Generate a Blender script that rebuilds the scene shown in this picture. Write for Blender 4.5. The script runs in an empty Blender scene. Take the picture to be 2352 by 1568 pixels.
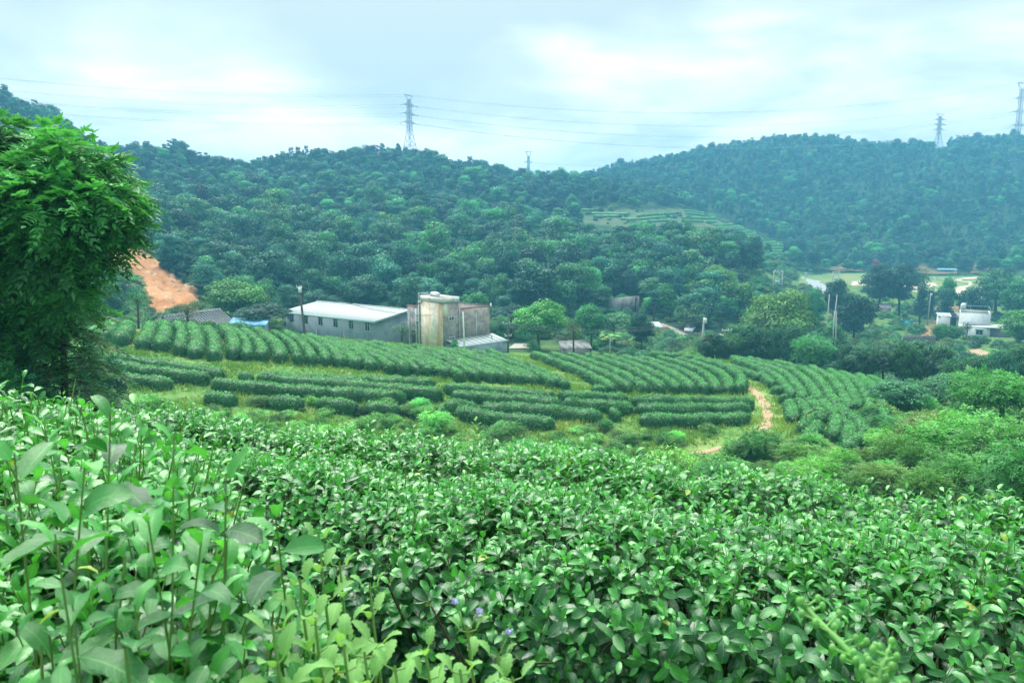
import bpy, math, random
import numpy as np
from mathutils import Matrix, Vector

# ---------------------------------------------------------------- camera, sky, sun, exposure
SC = bpy.context.scene
COL = SC.collection
FX = 1700.0                      # focal length in pixels of the 2352 px wide picture
PITCH = math.radians(8.83)
cam_d = bpy.data.cameras.new('camera')
cam_d.sensor_width = 36.0
cam_d.lens = 36.0 * FX / 2352.0
cam_d.clip_start = 0.02
cam_d.clip_end = 6000
cam_d.dof.use_dof = True
cam_d.dof.focus_distance = 6.0
cam_d.dof.aperture_fstop = 11.0
cam = bpy.data.objects.new('camera', cam_d)
COL.objects.link(cam)
cam.location = (0, 0, 0)
cam.rotation_euler = (math.pi / 2 - PITCH, 0, 0)
SC.camera = cam

SUN_EL, SUN_AZ = math.radians(64), math.radians(-25)     # azimuth from +Y towards +X
world = bpy.data.worlds.new('World')
SC.world = world
world.use_nodes = True
wn, wl = world.node_tree.nodes, world.node_tree.links
wn.clear()


def nd(tree, t, **kw):
    n = tree.nodes.new(t)
    for k, v in kw.items():
        if k == 'inp':
            for a, b in v.items():
                n.inputs[a].default_value = b
        else:
            setattr(n, k, v)
    return n


def sky_world():
    t = world.node_tree
    out = nd(t, 'ShaderNodeOutputWorld')
    bg = nd(t, 'ShaderNodeBackground', inp={1: 0.1})
    sky = nd(t, 'ShaderNodeTexSky', sky_type='NISHITA', sun_disc=False)
    sky.sun_elevation = SUN_EL
    sky.sun_rotation = SUN_AZ
    sky.air_density, sky.dust_density, sky.ozone_density = 1.0, 2.0, 2.0
    tc = nd(t, 'ShaderNodeTexCoord')
    sep = nd(t, 'ShaderNodeSeparateXYZ')
    wl.new(tc.outputs['Generated'], sep.inputs[0])
    # cloud deck: direction projected on a high plane
    zz = nd(t, 'ShaderNodeMath', operation='MAXIMUM', inp={1: 0.0})
    wl.new(sep.outputs[2], zz.inputs[0])
    za = nd(t, 'ShaderNodeMath', operation='ADD', inp={1: 0.16})
    wl.new(zz.outputs[0], za.inputs[0])
    dx = nd(t, 'ShaderNodeMath', operation='DIVIDE')
    dy = nd(t, 'ShaderNodeMath', operation='DIVIDE')
    wl.new(sep.outputs[0], dx.inputs[0]); wl.new(za.outputs[0], dx.inputs[1])
    wl.new(sep.outputs[1], dy.inputs[0]); wl.new(za.outputs[0], dy.inputs[1])
    cb = nd(t, 'ShaderNodeCombineXYZ', inp={2: 3.7})
    wl.new(dx.outputs[0], cb.inputs[0]); wl.new(dy.outputs[0], cb.inputs[1])
    n1 = nd(t, 'ShaderNodeTexNoise', inp={'Scale': 1.15, 'Detail': 8.0, 'Roughness': 0.56, 'Distortion': 0.35})
    n2 = nd(t, 'ShaderNodeTexNoise', inp={'Scale': 0.33, 'Detail': 4.0, 'Roughness': 0.5, 'Distortion': 0.6})
    wl.new(cb.outputs[0], n1.inputs['Vector']); wl.new(cb.outputs[0], n2.inputs['Vector'])
    ad = nd(t, 'ShaderNodeMath', operation='ADD')
    wl.new(n1.outputs[0], ad.inputs[0]); wl.new(n2.outputs[0], ad.inputs[1])
    acc = ad.outputs[0]
    # bright thin places and heavy places of the cloud deck (direction, tightness, amount)
    for (px, py, tight, amt) in SKY_SPOTS:
        d = pix_dir(px, py)
        dt = nd(t, 'ShaderNodeVectorMath', operation='DOT_PRODUCT')
        wl.new(tc.outputs['Generated'], dt.inputs[0])
        dt.inputs[1].default_value = tuple(d)
        s = nd(t, 'ShaderNodeMath', operation='SUBTRACT', inp={1: 1.0})
        wl.new(dt.outputs['Value'], s.inputs[0])
        m = nd(t, 'ShaderNodeMath', operation='MULTIPLY', inp={1: tight})
        wl.new(s.outputs[0], m.inputs[0])
        e = nd(t, 'ShaderNodeMath', operation='EXPONENT')
        wl.new(m.outputs[0], e.inputs[0])
        ma = nd(t, 'ShaderNodeMath', operation='MULTIPLY_ADD', inp={1: amt})
        wl.new(e.outputs[0], ma.inputs[0]); wl.new(acc, ma.inputs[2])
        acc = ma.outputs[0]
    ramp = nd(t, 'ShaderNodeValToRGB')
    el = ramp.color_ramp.elements
    k = 10.0 * SKY_GAIN
    stops = [(0.78, (0.53, 0.585, 0.575)), (0.94, (0.67, 0.72, 0.70)), (1.05, (0.92, 0.93, 0.89)), (1.22, (1.32, 1.25, 1.19))]
    while len(el) < len(stops):
        el.new(0.5)
    for q, (p, c) in zip(el, stops):
        q.position = (p - 0.6) / 0.8
        q.color = (c[0], c[1], c[2], 1)
    mr = nd(t, 'ShaderNodeMapRange', inp={1: 0.6, 2: 1.4})
    wl.new(acc, mr.inputs[0]); wl.new(mr.outputs[0], ramp.inputs[0])
    sc = nd(t, 'ShaderNodeVectorMath', operation='SCALE', inp={'Scale': k})
    wl.new(ramp.outputs[0], sc.inputs[0])
    mix = nd(t, 'ShaderNodeMix', data_type='RGBA', inp={0: 0.93})
    wl.new(sky.outputs[0], mix.inputs[6]); wl.new(sc.outputs[0], mix.inputs[7])
    wl.new(mix.outputs[2], bg.inputs[0]); wl.new(bg.outputs[0], out.inputs[0])


def pix_dir(px, py):
    a, b = (px - 1176) / FX, (py - 784) / FX
    d = np.array([a, math.cos(PITCH) - b * math.sin(PITCH), -math.sin(PITCH) - b * math.cos(PITCH)])
    return d / np.linalg.norm(d)


SKY_GAIN = 0.31
SKY_SPOTS = [(600, 265, 130, 0.22), (700, 330, 180, 0.14), (210, 170, 500, 0.14), (1330, 110, 60, -0.05), (1650, 60, 90, 0.0),
             (1900, 130, 60, -0.02), (120, 70, 60, -0.13), (650, 150, 90, -0.16), (1000, 190, 90, -0.12), (2250, 200, 40, -0.14),
             (1450, 330, 90, 0.04), (400, 60, 120, 0.05), (830, 60, 60, 0.02)]
sky_world()

sun_d = bpy.data.lights.new('sun', 'SUN')
sun_d.energy = 1.5
sun_d.angle = math.radians(48)
sun_d.color = (1.0, 0.97, 0.9)
sun = bpy.data.objects.new('sun', sun_d)
COL.objects.link(sun)
sv = Vector((math.sin(SUN_AZ) * math.cos(SUN_EL), math.cos(SUN_AZ) * math.cos(SUN_EL), math.sin(SUN_EL)))
sun.rotation_euler = sv.to_track_quat('Z', 'Y').to_euler()
sun.location = (0, 0, 60)

SC.view_settings.view_transform = 'Standard'
SC.view_settings.look = 'None'
SC.view_settings.exposure = 2.25
SC.view_settings.gamma = 1.0
SC.view_settings.use_curve_mapping = False
SC.render.engine = 'CYCLES'
SC.cycles.use_denoising = True
SC.cycles.max_bounces = 7
SC.cycles.diffuse_bounces = 3
SC.cycles.glossy_bounces = 2
SC.cycles.transmission_bounces = 4
SC.cycles.volume_bounces = 2
SC.cycles.use_adaptive_sampling = True
SC.cycles.adaptive_threshold = 0.02

# ---------------------------------------------------------------- helpers
rng = np.random.default_rng(7)


def P(px, py, Y):
    """world point seen at pixel (px, py) of the 2352 px picture at depth Y"""
    a, b = (px - 1176) / FX, (py - 784) / FX
    d = np.array([a, math.cos(PITCH) - b * math.sin(PITCH), -math.sin(PITCH) - b * math.cos(PITCH)])
    return d * (Y / d[1])


def proj(p):
    p = np.asarray(p, float)
    x, y, z = p[..., 0], p[..., 1], p[..., 2]
    f = y * math.cos(PITCH) - z * math.sin(PITCH)
    u = y * math.sin(PITCH) + z * math.cos(PITCH)
    f = np.where(f < 1e-3, 1e-3, f)
    return 1176 + FX * x / f, 784 - FX * u / f


def tag(o, label=None, cat=None, group=None, kind=None):
    if label: o['label'] = label
    if cat: o['category'] = cat
    if group: o['group'] = group
    if kind: o['kind'] = kind
    return o


def empty(name, loc=(0, 0, 0), rz=0.0):
    o = bpy.data.objects.new(name, None)
    COL.objects.link(o)
    o.location = loc
    o.rotation_euler = (0, 0, rz)
    o.empty_display_size = 0.3
    return o


def mesh_np(name, V, F, mat=None, attrs=None, smooth=False):
    """V (n,3); F: (m,k) array or list of such arrays; attrs {name: (n,) float}"""
    V = np.ascontiguousarray(V, dtype=np.float32)
    Fs = [np.asarray(f, dtype=np.int32) for f in (F if isinstance(F, list) else [F]) if len(f)]
    me = bpy.data.meshes.new(name)
    me.vertices.add(len(V))
    me.vertices.foreach_set('co', V.ravel())
    nl = sum(f.size for f in Fs)
    npoly = sum(len(f) for f in Fs)
    me.loops.add(nl)
    me.loops.foreach_set('vertex_index', np.concatenate([f.ravel() for f in Fs]) if Fs else np.zeros(0, np.int32))
    me.polygons.add(npoly)
    tot = np.concatenate([np.full(len(f), f.shape[1], np.int32) for f in Fs]) if Fs else np.zeros(0, np.int32)
    st = np.concatenate([[0], np.cumsum(tot)[:-1]]).astype(np.int32) if npoly else tot
    me.polygons.foreach_set('loop_start', st)
    if smooth:
        me.polygons.foreach_set('use_smooth', np.ones(npoly, dtype=bool))
    for k, a in (attrs or {}).items():
        at = me.attributes.new(k, 'FLOAT', 'POINT')
        at.data.foreach_set('value', np.ascontiguousarray(a, dtype=np.float32))
    for m in (mat if isinstance(mat, (list, tuple)) else [mat]):
        if m is not None:
            me.materials.append(m)
    me.update(calc_edges=True)
    return me


def link(name, me, parent=None, loc=None):
    o = bpy.data.objects.new(name, me)
    COL.objects.link(o)
    if parent is not None:
        o.parent = parent
    if loc is not None:
        o.location = loc
    return o


class MB:
    """collects boxes, tubes, sheets; build() links them as one mesh object"""
    def __init__(s):
        s.V, s.Q, s.T, s.n = [], [], [], 0

    def add(s, V, Q=None, T=None):
        V = np.asarray(V, float).reshape(-1, 3)
        s.V.append(V)
        if Q is not None and len(Q): s.Q.append(np.asarray(Q, int) + s.n)
        if T is not None and len(T): s.T.append(np.asarray(T, int) + s.n)
        s.n += len(V)
        return s

    def box(s, x0, x1, y0, y1, z0, z1, bev=0.0):
        V = [(x, y, z) for z in (z0, z1) for (x, y) in ((x0, y0), (x1, y0), (x1, y1), (x0, y1))]
        Q = [(3, 2, 1, 0), (4, 5, 6, 7), (0, 1, 5, 4), (1, 2, 6, 5), (2, 3, 7, 6), (3, 0, 4, 7)]
        return s.add(V, Q)

    def tube(s, pts, r, n=6, cap=True):
        pts = np.asarray(pts, float)
        m = len(pts)
        r = np.broadcast_to(np.asarray(r, float), (m,))
        tg = np.gradient(pts, axis=0)
        tg /= np.linalg.norm(tg, axis=1, keepdims=True) + 1e-9
        ref = np.array([0, 0, 1.0]) if abs(tg[0, 2]) < 0.9 else np.array([1.0, 0, 0])
        u = np.cross(tg, ref); u /= np.linalg.norm(u, axis=1, keepdims=True) + 1e-9
        v = np.cross(tg, u)
        a = np.linspace(0, 2 * np.pi, n, endpoint=False)
        V = pts[:, None] + r[:, None, None] * (np.cos(a)[None, :, None] * u[:, None] + np.sin(a)[None, :, None] * v[:, None])
        V = V.reshape(-1, 3)
        Q = [(i * n + j, i * n + (j + 1) % n, (i + 1) * n + (j + 1) % n, (i + 1) * n + j) for i in range(m - 1) for j in range(n)]
        T = []
        if cap:
            V = np.vstack([V, pts[:1], pts[-1:]])
            T = [(m * n, (j + 1) % n, j) for j in range(n)] + [(m * n + 1, (m - 1) * n + j, (m - 1) * n + (j + 1) % n) for j in range(n)]
        return s.add(V, Q, T)

    def bar(s, a, b, w):
        return s.tube([a, b], w, 4, False)

    def poly_prism(s, pts2, z0, z1):
        n = len(pts2)
        V = [(x, y, z0) for x, y in pts2] + [(x, y, z1) for x, y in pts2]
        Q = [(i, (i + 1) % n, n + (i + 1) % n, n + i) for i in range(n)]
        T = [(n, n + i, n + i + 1) for i in range(1, n - 1)] + [(0, i + 1, i) for i in range(1, n - 1)]
        return s.add(V, Q, T)

    def ball(s, c, r, nu=10, nv=6, sq=(1, 1, 1)):
        V = [(c[0], c[1], c[2] + r * sq[2])]
        for i in range(1, nv):
            th = math.pi * i / nv
            for j in range(nu):
                ph = 2 * math.pi * j / nu
                V.append((c[0] + r * sq[0] * math.sin(th) * math.cos(ph), c[1] + r * sq[1] * math.sin(th) * math.sin(ph), c[2] + r * sq[2] * math.cos(th)))
        V.append((c[0], c[1], c[2] - r * sq[2]))
        T = [(0, 1 + j, 1 + (j + 1) % nu) for j in range(nu)]
        Q = [(1 + i * nu + j, 1 + (i + 1) * nu + j, 1 + (i + 1) * nu + (j + 1) % nu, 1 + i * nu + (j + 1) % nu) for i in range(nv - 2) for j in range(nu)]
        L = len(V) - 1
        T += [(L, 1 + (nv - 2) * nu + (j + 1) % nu, 1 + (nv - 2) * nu + j) for j in range(nu)]
        return s.add(V, Q, T)

    def mesh(s, name, mat, smooth=False):
        F = []
        if s.Q: F.append(np.vstack(s.Q))
        if s.T: F.append(np.vstack(s.T))
        return mesh_np(name, np.vstack(s.V), F, mat, smooth=smooth)

    def build(s, name, mat, parent=None, smooth=False, loc=None):
        return link(name, s.mesh(name, mat, smooth), parent, loc)


# ---------------------------------------------------------------- materials
def new_mat(name):
    m = bpy.data.materials.new(name)
    m.use_nodes = True
    m.node_tree.nodes.clear()
    return m, m.node_tree


def hexc(c):
    return (c[0], c[1], c[2], 1.0)


def solid_mat(name, base, rough=0.7, var=0.25, scale=3.0, bump=0.2, spec=0.3, second=None, sscale=0.8, sramp=(0.45, 0.62), metal=0.0):
    """procedural: fine noise variation, optional second colour in large soft stains, bump"""
    m, t = new_mat(name)
    L = t.links
    out = nd(t, 'ShaderNodeOutputMaterial')
    b = nd(t, 'ShaderNodeBsdfPrincipled', inp={'Roughness': rough, 'Specular IOR Level': spec, 'Metallic': metal})
    tc = nd(t, 'ShaderNodeTexCoord')
    n = nd(t, 'ShaderNodeTexNoise', inp={'Scale': scale, 'Detail': 6.0, 'Roughness': 0.6})
    L.new(tc.outputs['Object'], n.inputs['Vector'])
    mx = nd(t, 'ShaderNodeMix', data_type='RGBA')
    mx.inputs[6].default_value = hexc([c * (1 - var) for c in base])
    mx.inputs[7].default_value = hexc([min(1, c * (1 + var)) for c in base])
    L.new(n.outputs[0], mx.inputs[0])
    col = mx.outputs[2]
    if second is not None:
        n2 = nd(t, 'ShaderNodeTexNoise', inp={'Scale': sscale, 'Detail': 5.0, 'Roughness': 0.65, 'Distortion': 0.4})
        L.new(tc.outputs['Object'], n2.inputs['Vector'])
        r = nd(t, 'ShaderNodeMapRange', inp={1: sramp[0], 2: sramp[1]})
        L.new(n2.outputs[0], r.inputs[0])
        m2 = nd(t, 'ShaderNodeMix', data_type='RGBA')
        L.new(r.outputs[0], m2.inputs[0]); L.new(col, m2.inputs[6])
        m2.inputs[7].default_value = hexc(second)
        col = m2.outputs[2]
    L.new(col, b.inputs['Base Color'])
    if bump:
        bp = nd(t, 'ShaderNodeBump', inp={'Strength': bump, 'Distance': 0.05})
        L.new(n.outputs[0], bp.inputs['Height'])
        L.new(bp.outputs[0], b.inputs['Normal'])
    L.new(b.outputs[0], out.inputs[0])
    return m


def leaf_mat(name, dark, light, rough=0.45, spec=0.4, trans=0.3, use_obj=False, inst=False, rib=0.0, tcol=None, yellow=None, rnd=0.25, coat=0.0):
    """foliage: attribute 'tint' picks between an old and a young leaf colour; light passes through"""
    m, t = new_mat(name)
    L = t.links
    out = nd(t, 'ShaderNodeOutputMaterial')
    b = nd(t, 'ShaderNodeBsdfPrincipled', inp={'Roughness': rough, 'Specular IOR Level': spec, 'Coat Weight': coat, 'Coat Roughness': 0.18})
    at = nd(t, 'ShaderNodeAttribute', attribute_name='tint')
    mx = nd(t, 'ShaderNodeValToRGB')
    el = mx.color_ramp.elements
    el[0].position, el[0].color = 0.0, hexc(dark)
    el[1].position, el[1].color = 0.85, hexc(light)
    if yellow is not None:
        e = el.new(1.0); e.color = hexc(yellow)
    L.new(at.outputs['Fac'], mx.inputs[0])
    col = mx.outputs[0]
    if use_obj:
        oi = nd(t, 'ShaderNodeObjectInfo')
        mm = nd(t, 'ShaderNodeMix', data_type='RGBA', blend_type='MULTIPLY', inp={0: 1.0})
        L.new(col, mm.inputs[6])
        if inst:
            ai = nd(t, 'ShaderNodeAttribute', attribute_name='col', attribute_type='INSTANCER')
            L.new(ai.outputs['Color'], mm.inputs[7])
        else:
            L.new(oi.outputs['Color'], mm.inputs[7])
        hs = nd(t, 'ShaderNodeHueSaturation')
        r1 = nd(t, 'ShaderNodeMapRange', inp={3: 0.5 - 0.012, 4: 0.5 + 0.022})
        L.new(oi.outputs['Random'], r1.inputs[0]); L.new(r1.outputs[0], hs.inputs['Hue'])
        r2 = nd(t, 'ShaderNodeMath', operation='MULTIPLY', inp={1: 7.31})
        L.new(oi.outputs['Random'], r2.inputs[0])
        r3 = nd(t, 'ShaderNodeMath', operation='FRACT')
        L.new(r2.outputs[0], r3.inputs[0])
        r4 = nd(t, 'ShaderNodeMapRange', inp={3: 1 - rnd, 4: 1 + rnd * 1.4})
        L.new(r3.outputs[0], r4.inputs[0]); L.new(r4.outputs[0], hs.inputs['Value'])
        L.new(mm.outputs[2], hs.inputs['Color'])
        col = hs.outputs[0]
    if rib:
        ar = nd(t, 'ShaderNodeAttribute', attribute_name='rib')
        rr = nd(t, 'ShaderNodeMapRange', inp={1: 0.0, 2: 0.11, 3: rib, 4: 0.0})
        L.new(ar.outputs['Fac'], rr.inputs[0])
        m3 = nd(t, 'ShaderNodeMix', data_type='RGBA')
        L.new(rr.outputs[0], m3.inputs[0]); L.new(col, m3.inputs[6])
        m3.inputs[7].default_value = hexc([min(1, c * 1.5 + 0.02) for c in light])
        col = m3.outputs[2]
        # blotches and side veins
        tc = nd(t, 'ShaderNodeTexCoord')
        ns = nd(t, 'ShaderNodeTexNoise', inp={'Scale': 60.0, 'Detail': 3.0})
        L.new(tc.outputs['Object'], ns.inputs['Vector'])
        rs = nd(t, 'ShaderNodeMapRange', inp={1: 0.3, 2: 0.7, 3: 0.8, 4: 1.25})
        L.new(ns.outputs[0], rs.inputs[0])
        m4 = nd(t, 'ShaderNodeVectorMath', operation='SCALE')
        L.new(col, m4.inputs[0]); L.new(rs.outputs[0], m4.inputs['Scale'])
        col = m4.outputs[0]
        al = nd(t, 'ShaderNodeAttribute', attribute_name='along')
        va = nd(t, 'ShaderNodeMath', operation='MULTIPLY', inp={1: 8.0})
        L.new(al.outputs['Fac'], va.inputs[0])
        vb = nd(t, 'ShaderNodeMath', operation='MULTIPLY_ADD', inp={1: -1.6})
        L.new(ar.outputs['Fac'], vb.inputs[0]); L.new(va.outputs[0], vb.inputs[2])
        vp = nd(t, 'ShaderNodeMath', operation='PINGPONG', inp={1: 0.5})
        L.new(vb.outputs[0], vp.inputs[0])
        vr = nd(t, 'ShaderNodeMapRange', inp={1: 0.0, 2: 0.14, 3: 0.13, 4: 0.0})
        L.new(vp.outputs[0], vr.inputs[0])
        m5 = nd(t, 'ShaderNodeMix', data_type='RGBA')
        L.new(vr.outputs[0], m5.inputs[0]); L.new(col, m5.inputs[6])
        m5.inputs[7].default_value = hexc([min(1, c * 1.3 + 0.02) for c in light])
        col = m5.outputs[2]
        n8 = nd(t, 'ShaderNodeTexNoise', inp={'Scale': 9.0, 'Detail': 4.0, 'Roughness': 0.7})
        L.new(tc.outputs['Object'], n8.inputs['Vector'])
        r8 = nd(t, 'ShaderNodeMapRange', inp={1: 0.68, 2: 0.74, 3: 0.0, 4: 0.55})
        L.new(n8.outputs[0], r8.inputs[0])
        m6 = nd(t, 'ShaderNodeMix', data_type='RGBA')
        L.new(r8.outputs[0], m6.inputs[0]); L.new(col, m6.inputs[6])
        m6.inputs[7].default_value = (0.30, 0.26, 0.14, 1)
        col = m6.outputs[2]
        hm = nd(t, 'ShaderNodeMath', operation='MULTIPLY_ADD', inp={1: -1.6})
        L.new(vr.outputs[0], hm.inputs[0]); L.new(ns.outputs[0], hm.inputs[2])
        bp = nd(t, 'ShaderNodeBump', inp={'Strength': 0.35, 'Distance': 0.004})
        L.new(hm.outputs[0], bp.inputs['Height']); L.new(bp.outputs[0], b.inputs['Normal'])
    L.new(col, b.inputs['Base Color'])
    tr = nd(t, 'ShaderNodeBsdfTranslucent')
    tm = nd(t, 'ShaderNodeMix', data_type='RGBA', blend_type='MULTIPLY', inp={0: 1.0})
    L.new(col, tm.inputs[6])
    tm.inputs[7].default_value = hexc(tcol or (1.5, 1.5, 0.6))
    L.new(tm.outputs[2], tr.inputs[0])
    ms = nd(t, 'ShaderNodeMixShader', inp={0: trans})
    L.new(b.outputs[0], ms.inputs[1]); L.new(tr.outputs[0], ms.inputs[2])
    L.new(ms.outputs[0], out.inputs[0])
    return m
# ---------------------------------------------------------------- terrain
CTRL = [
    # foot of the hill the camera stands on (hidden behind the near tea)
    (-300, 990, 9), (300, 1010, 9), (800, 1060, 9), (1176, 1100, 9), (1700, 1180, 9), (2200, 1260, 9), (2700, 1300, 9),
    (-300, 985, 18), (300, 1000, 18), (800, 1060, 18), (1176, 1085, 18), (1700, 1170, 18), (2200, 1230, 18), (2700, 1250, 18),
    (-300, 960, 30), (200, 975, 30), (700, 1040, 30), (1176, 1070, 32), (1500, 1075, 34), (1850, 1120, 27), (2200, 1150, 25), (2700, 1150, 25),
    # bank and terraces of the middle field
    (-300, 925, 42), (150, 930, 42), (420, 945, 42), (700, 975, 42), (960, 1010, 42), (1176, 1040, 42), (1400, 1050, 42), (1590, 1052, 42), (1700, 1035, 42),
    (1800, 1010, 41), (1900, 1050, 37), (2000, 1040, 38),
    (250, 882, 47), (560, 915, 46.5), (840, 955, 46), (1160, 980, 46.5), (1450, 980, 47), (1700, 975, 48),
    (220, 845, 50), (500, 875, 50), (800, 893, 51), (1000, 905, 51.5), (1270, 930, 51), (1500, 938, 52), (1720, 940, 53),
    (238, 800, 55), (412, 826, 55), (600, 838, 56), (800, 853, 57), (1000, 873, 57), (1220, 893, 57), (1400, 914, 56), (1690, 913, 58),
    (250, 758, 75), (500, 764, 80), (800, 784, 86), (1000, 800, 89), (1200, 815, 92), (1415, 818, 96), (1580, 826, 96),
    (1740, 895, 63), (1800, 950, 52), (1860, 945, 51), (1955, 965, 47), (2040, 990, 44),
    (1770, 838, 88), (1880, 858, 78), (1980, 880, 68), (2045, 905, 58), (2060, 950, 50),
    (2150, 950, 55), (2250, 960, 50), (2400, 1000, 40), (2700, 1000, 45),
    # behind the crest, around the workshop and the tower house
    (-300, 760, 90), (60, 765, 90), (250, 765, 95), (450, 772, 100), (560, 775, 105), (700, 790, 108), (900, 805, 108), (1060, 800, 110), (1180, 805, 112),
    (1300, 800, 118), (1450, 790, 128), (1560, 776, 145), (1660, 772, 150), (1600, 850, 112), (1750, 850, 112), (1900, 870, 105), (2060, 890, 90), (2200, 890, 85), (2400, 900, 80),
    # valley floor on the right
    (1780, 800, 138), (1950, 805, 138), (2110, 790, 140), (2280, 800, 140), (2500, 800, 140),
    (1800, 745, 175), (2000, 745, 180), (2130, 752, 185), (2240, 770, 175), (2450, 770, 175),
    (1800, 700, 215), (2000, 702, 220), (2200, 712, 220), (2450, 715, 220),
    (1800, 655, 270), (1960, 656, 262), (2240, 672, 258), (2450, 670, 255),
    (1840, 632, 310), (2000, 630, 312), (2180, 634, 305), (2330, 636, 300), (2500, 635, 300),
    # forest foot
    (-300, 700, 135), (600, 725, 128), (900, 735, 130), (1200, 738, 140), (1420, 722, 160), (1560, 735, 165), (1680, 730, 170),
    # cut bank on the left
    (200, 700, 112), (370, 735, 110), (450, 727, 114), (470, 680, 134), (395, 632, 142), (325, 580, 150), (255, 562, 152), (180, 570, 150),
    # middle hill
    (600, 620, 185), (900, 620, 190), (1150, 625, 195), (1400, 620, 205), (1600, 640, 200), (1720, 640, 215),
    (600, 520, 245), (900, 520, 265), (1150, 535, 265), (1400, 545, 260), (1600, 580, 245),
    (-300, 560, 190), (0, 560, 190), (100, 480, 240), (300, 470, 245),
    (1450, 505, 325), (1330, 500, 330), (1640, 528, 322), (1720, 555, 320), (1790, 590, 320), (1560, 508, 345),
    (600, 430, 325), (900, 440, 340), (1150, 455, 345), (1350, 465, 365), (1550, 475, 385), (1700, 520, 380), (1850, 585, 370),
    (-500, 180, 330), (0, 255, 330), (120, 298, 335), (250, 362, 345), (320, 362, 345), (430, 380, 360), (560, 400, 375), (700, 380, 400), (850, 370, 415), (950, 372, 420), (1050, 386, 425), (1140, 414, 430),
    (1200, 420, 450), (1290, 422, 470), (1380, 428, 480), (1450, 446, 470), (1560, 470, 440),
    # right hill
    (2000, 606, 345), (2200, 612, 335), (2400, 612, 335), (1880, 560, 400), (2000, 540, 395), (2200, 545, 390), (2400, 540, 390),
    (1700, 450, 500), (1900, 450, 500), (2100, 440, 490), (2350, 430, 480), (2700, 430, 480),
    (1400, 398, 600), (1500, 382, 600), (1600, 366, 600), (1720, 348, 600), (1850, 333, 600), (1960, 342, 600), (2080, 352, 600), (2160, 352, 600), (2220, 338, 600), (2340, 328, 600), (2700, 300, 600),
    # beyond the ridges
    (-500, 300, 480), (0, 380, 480), (300, 450, 480), (600, 470, 520), (900, 450, 560), (1100, 470, 580), (1290, 455, 640), (1450, 430, 720), (1850, 400, 780), (2350, 400, 780), (2700, 380, 780),
    (-500, 500, 1100), (300, 520, 1100), (900, 520, 1100), (1500, 520, 1200), (2100, 520, 1200), (2700, 520, 1200),
    (-500, 530, 2000), (900, 530, 2000), (2700, 530, 2000),
]


def near_z(x, y):
    return -1.80 - 0.09 * np.clip(y, -40, 40) - 0.05 * np.clip(x, -40, 40)


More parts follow.
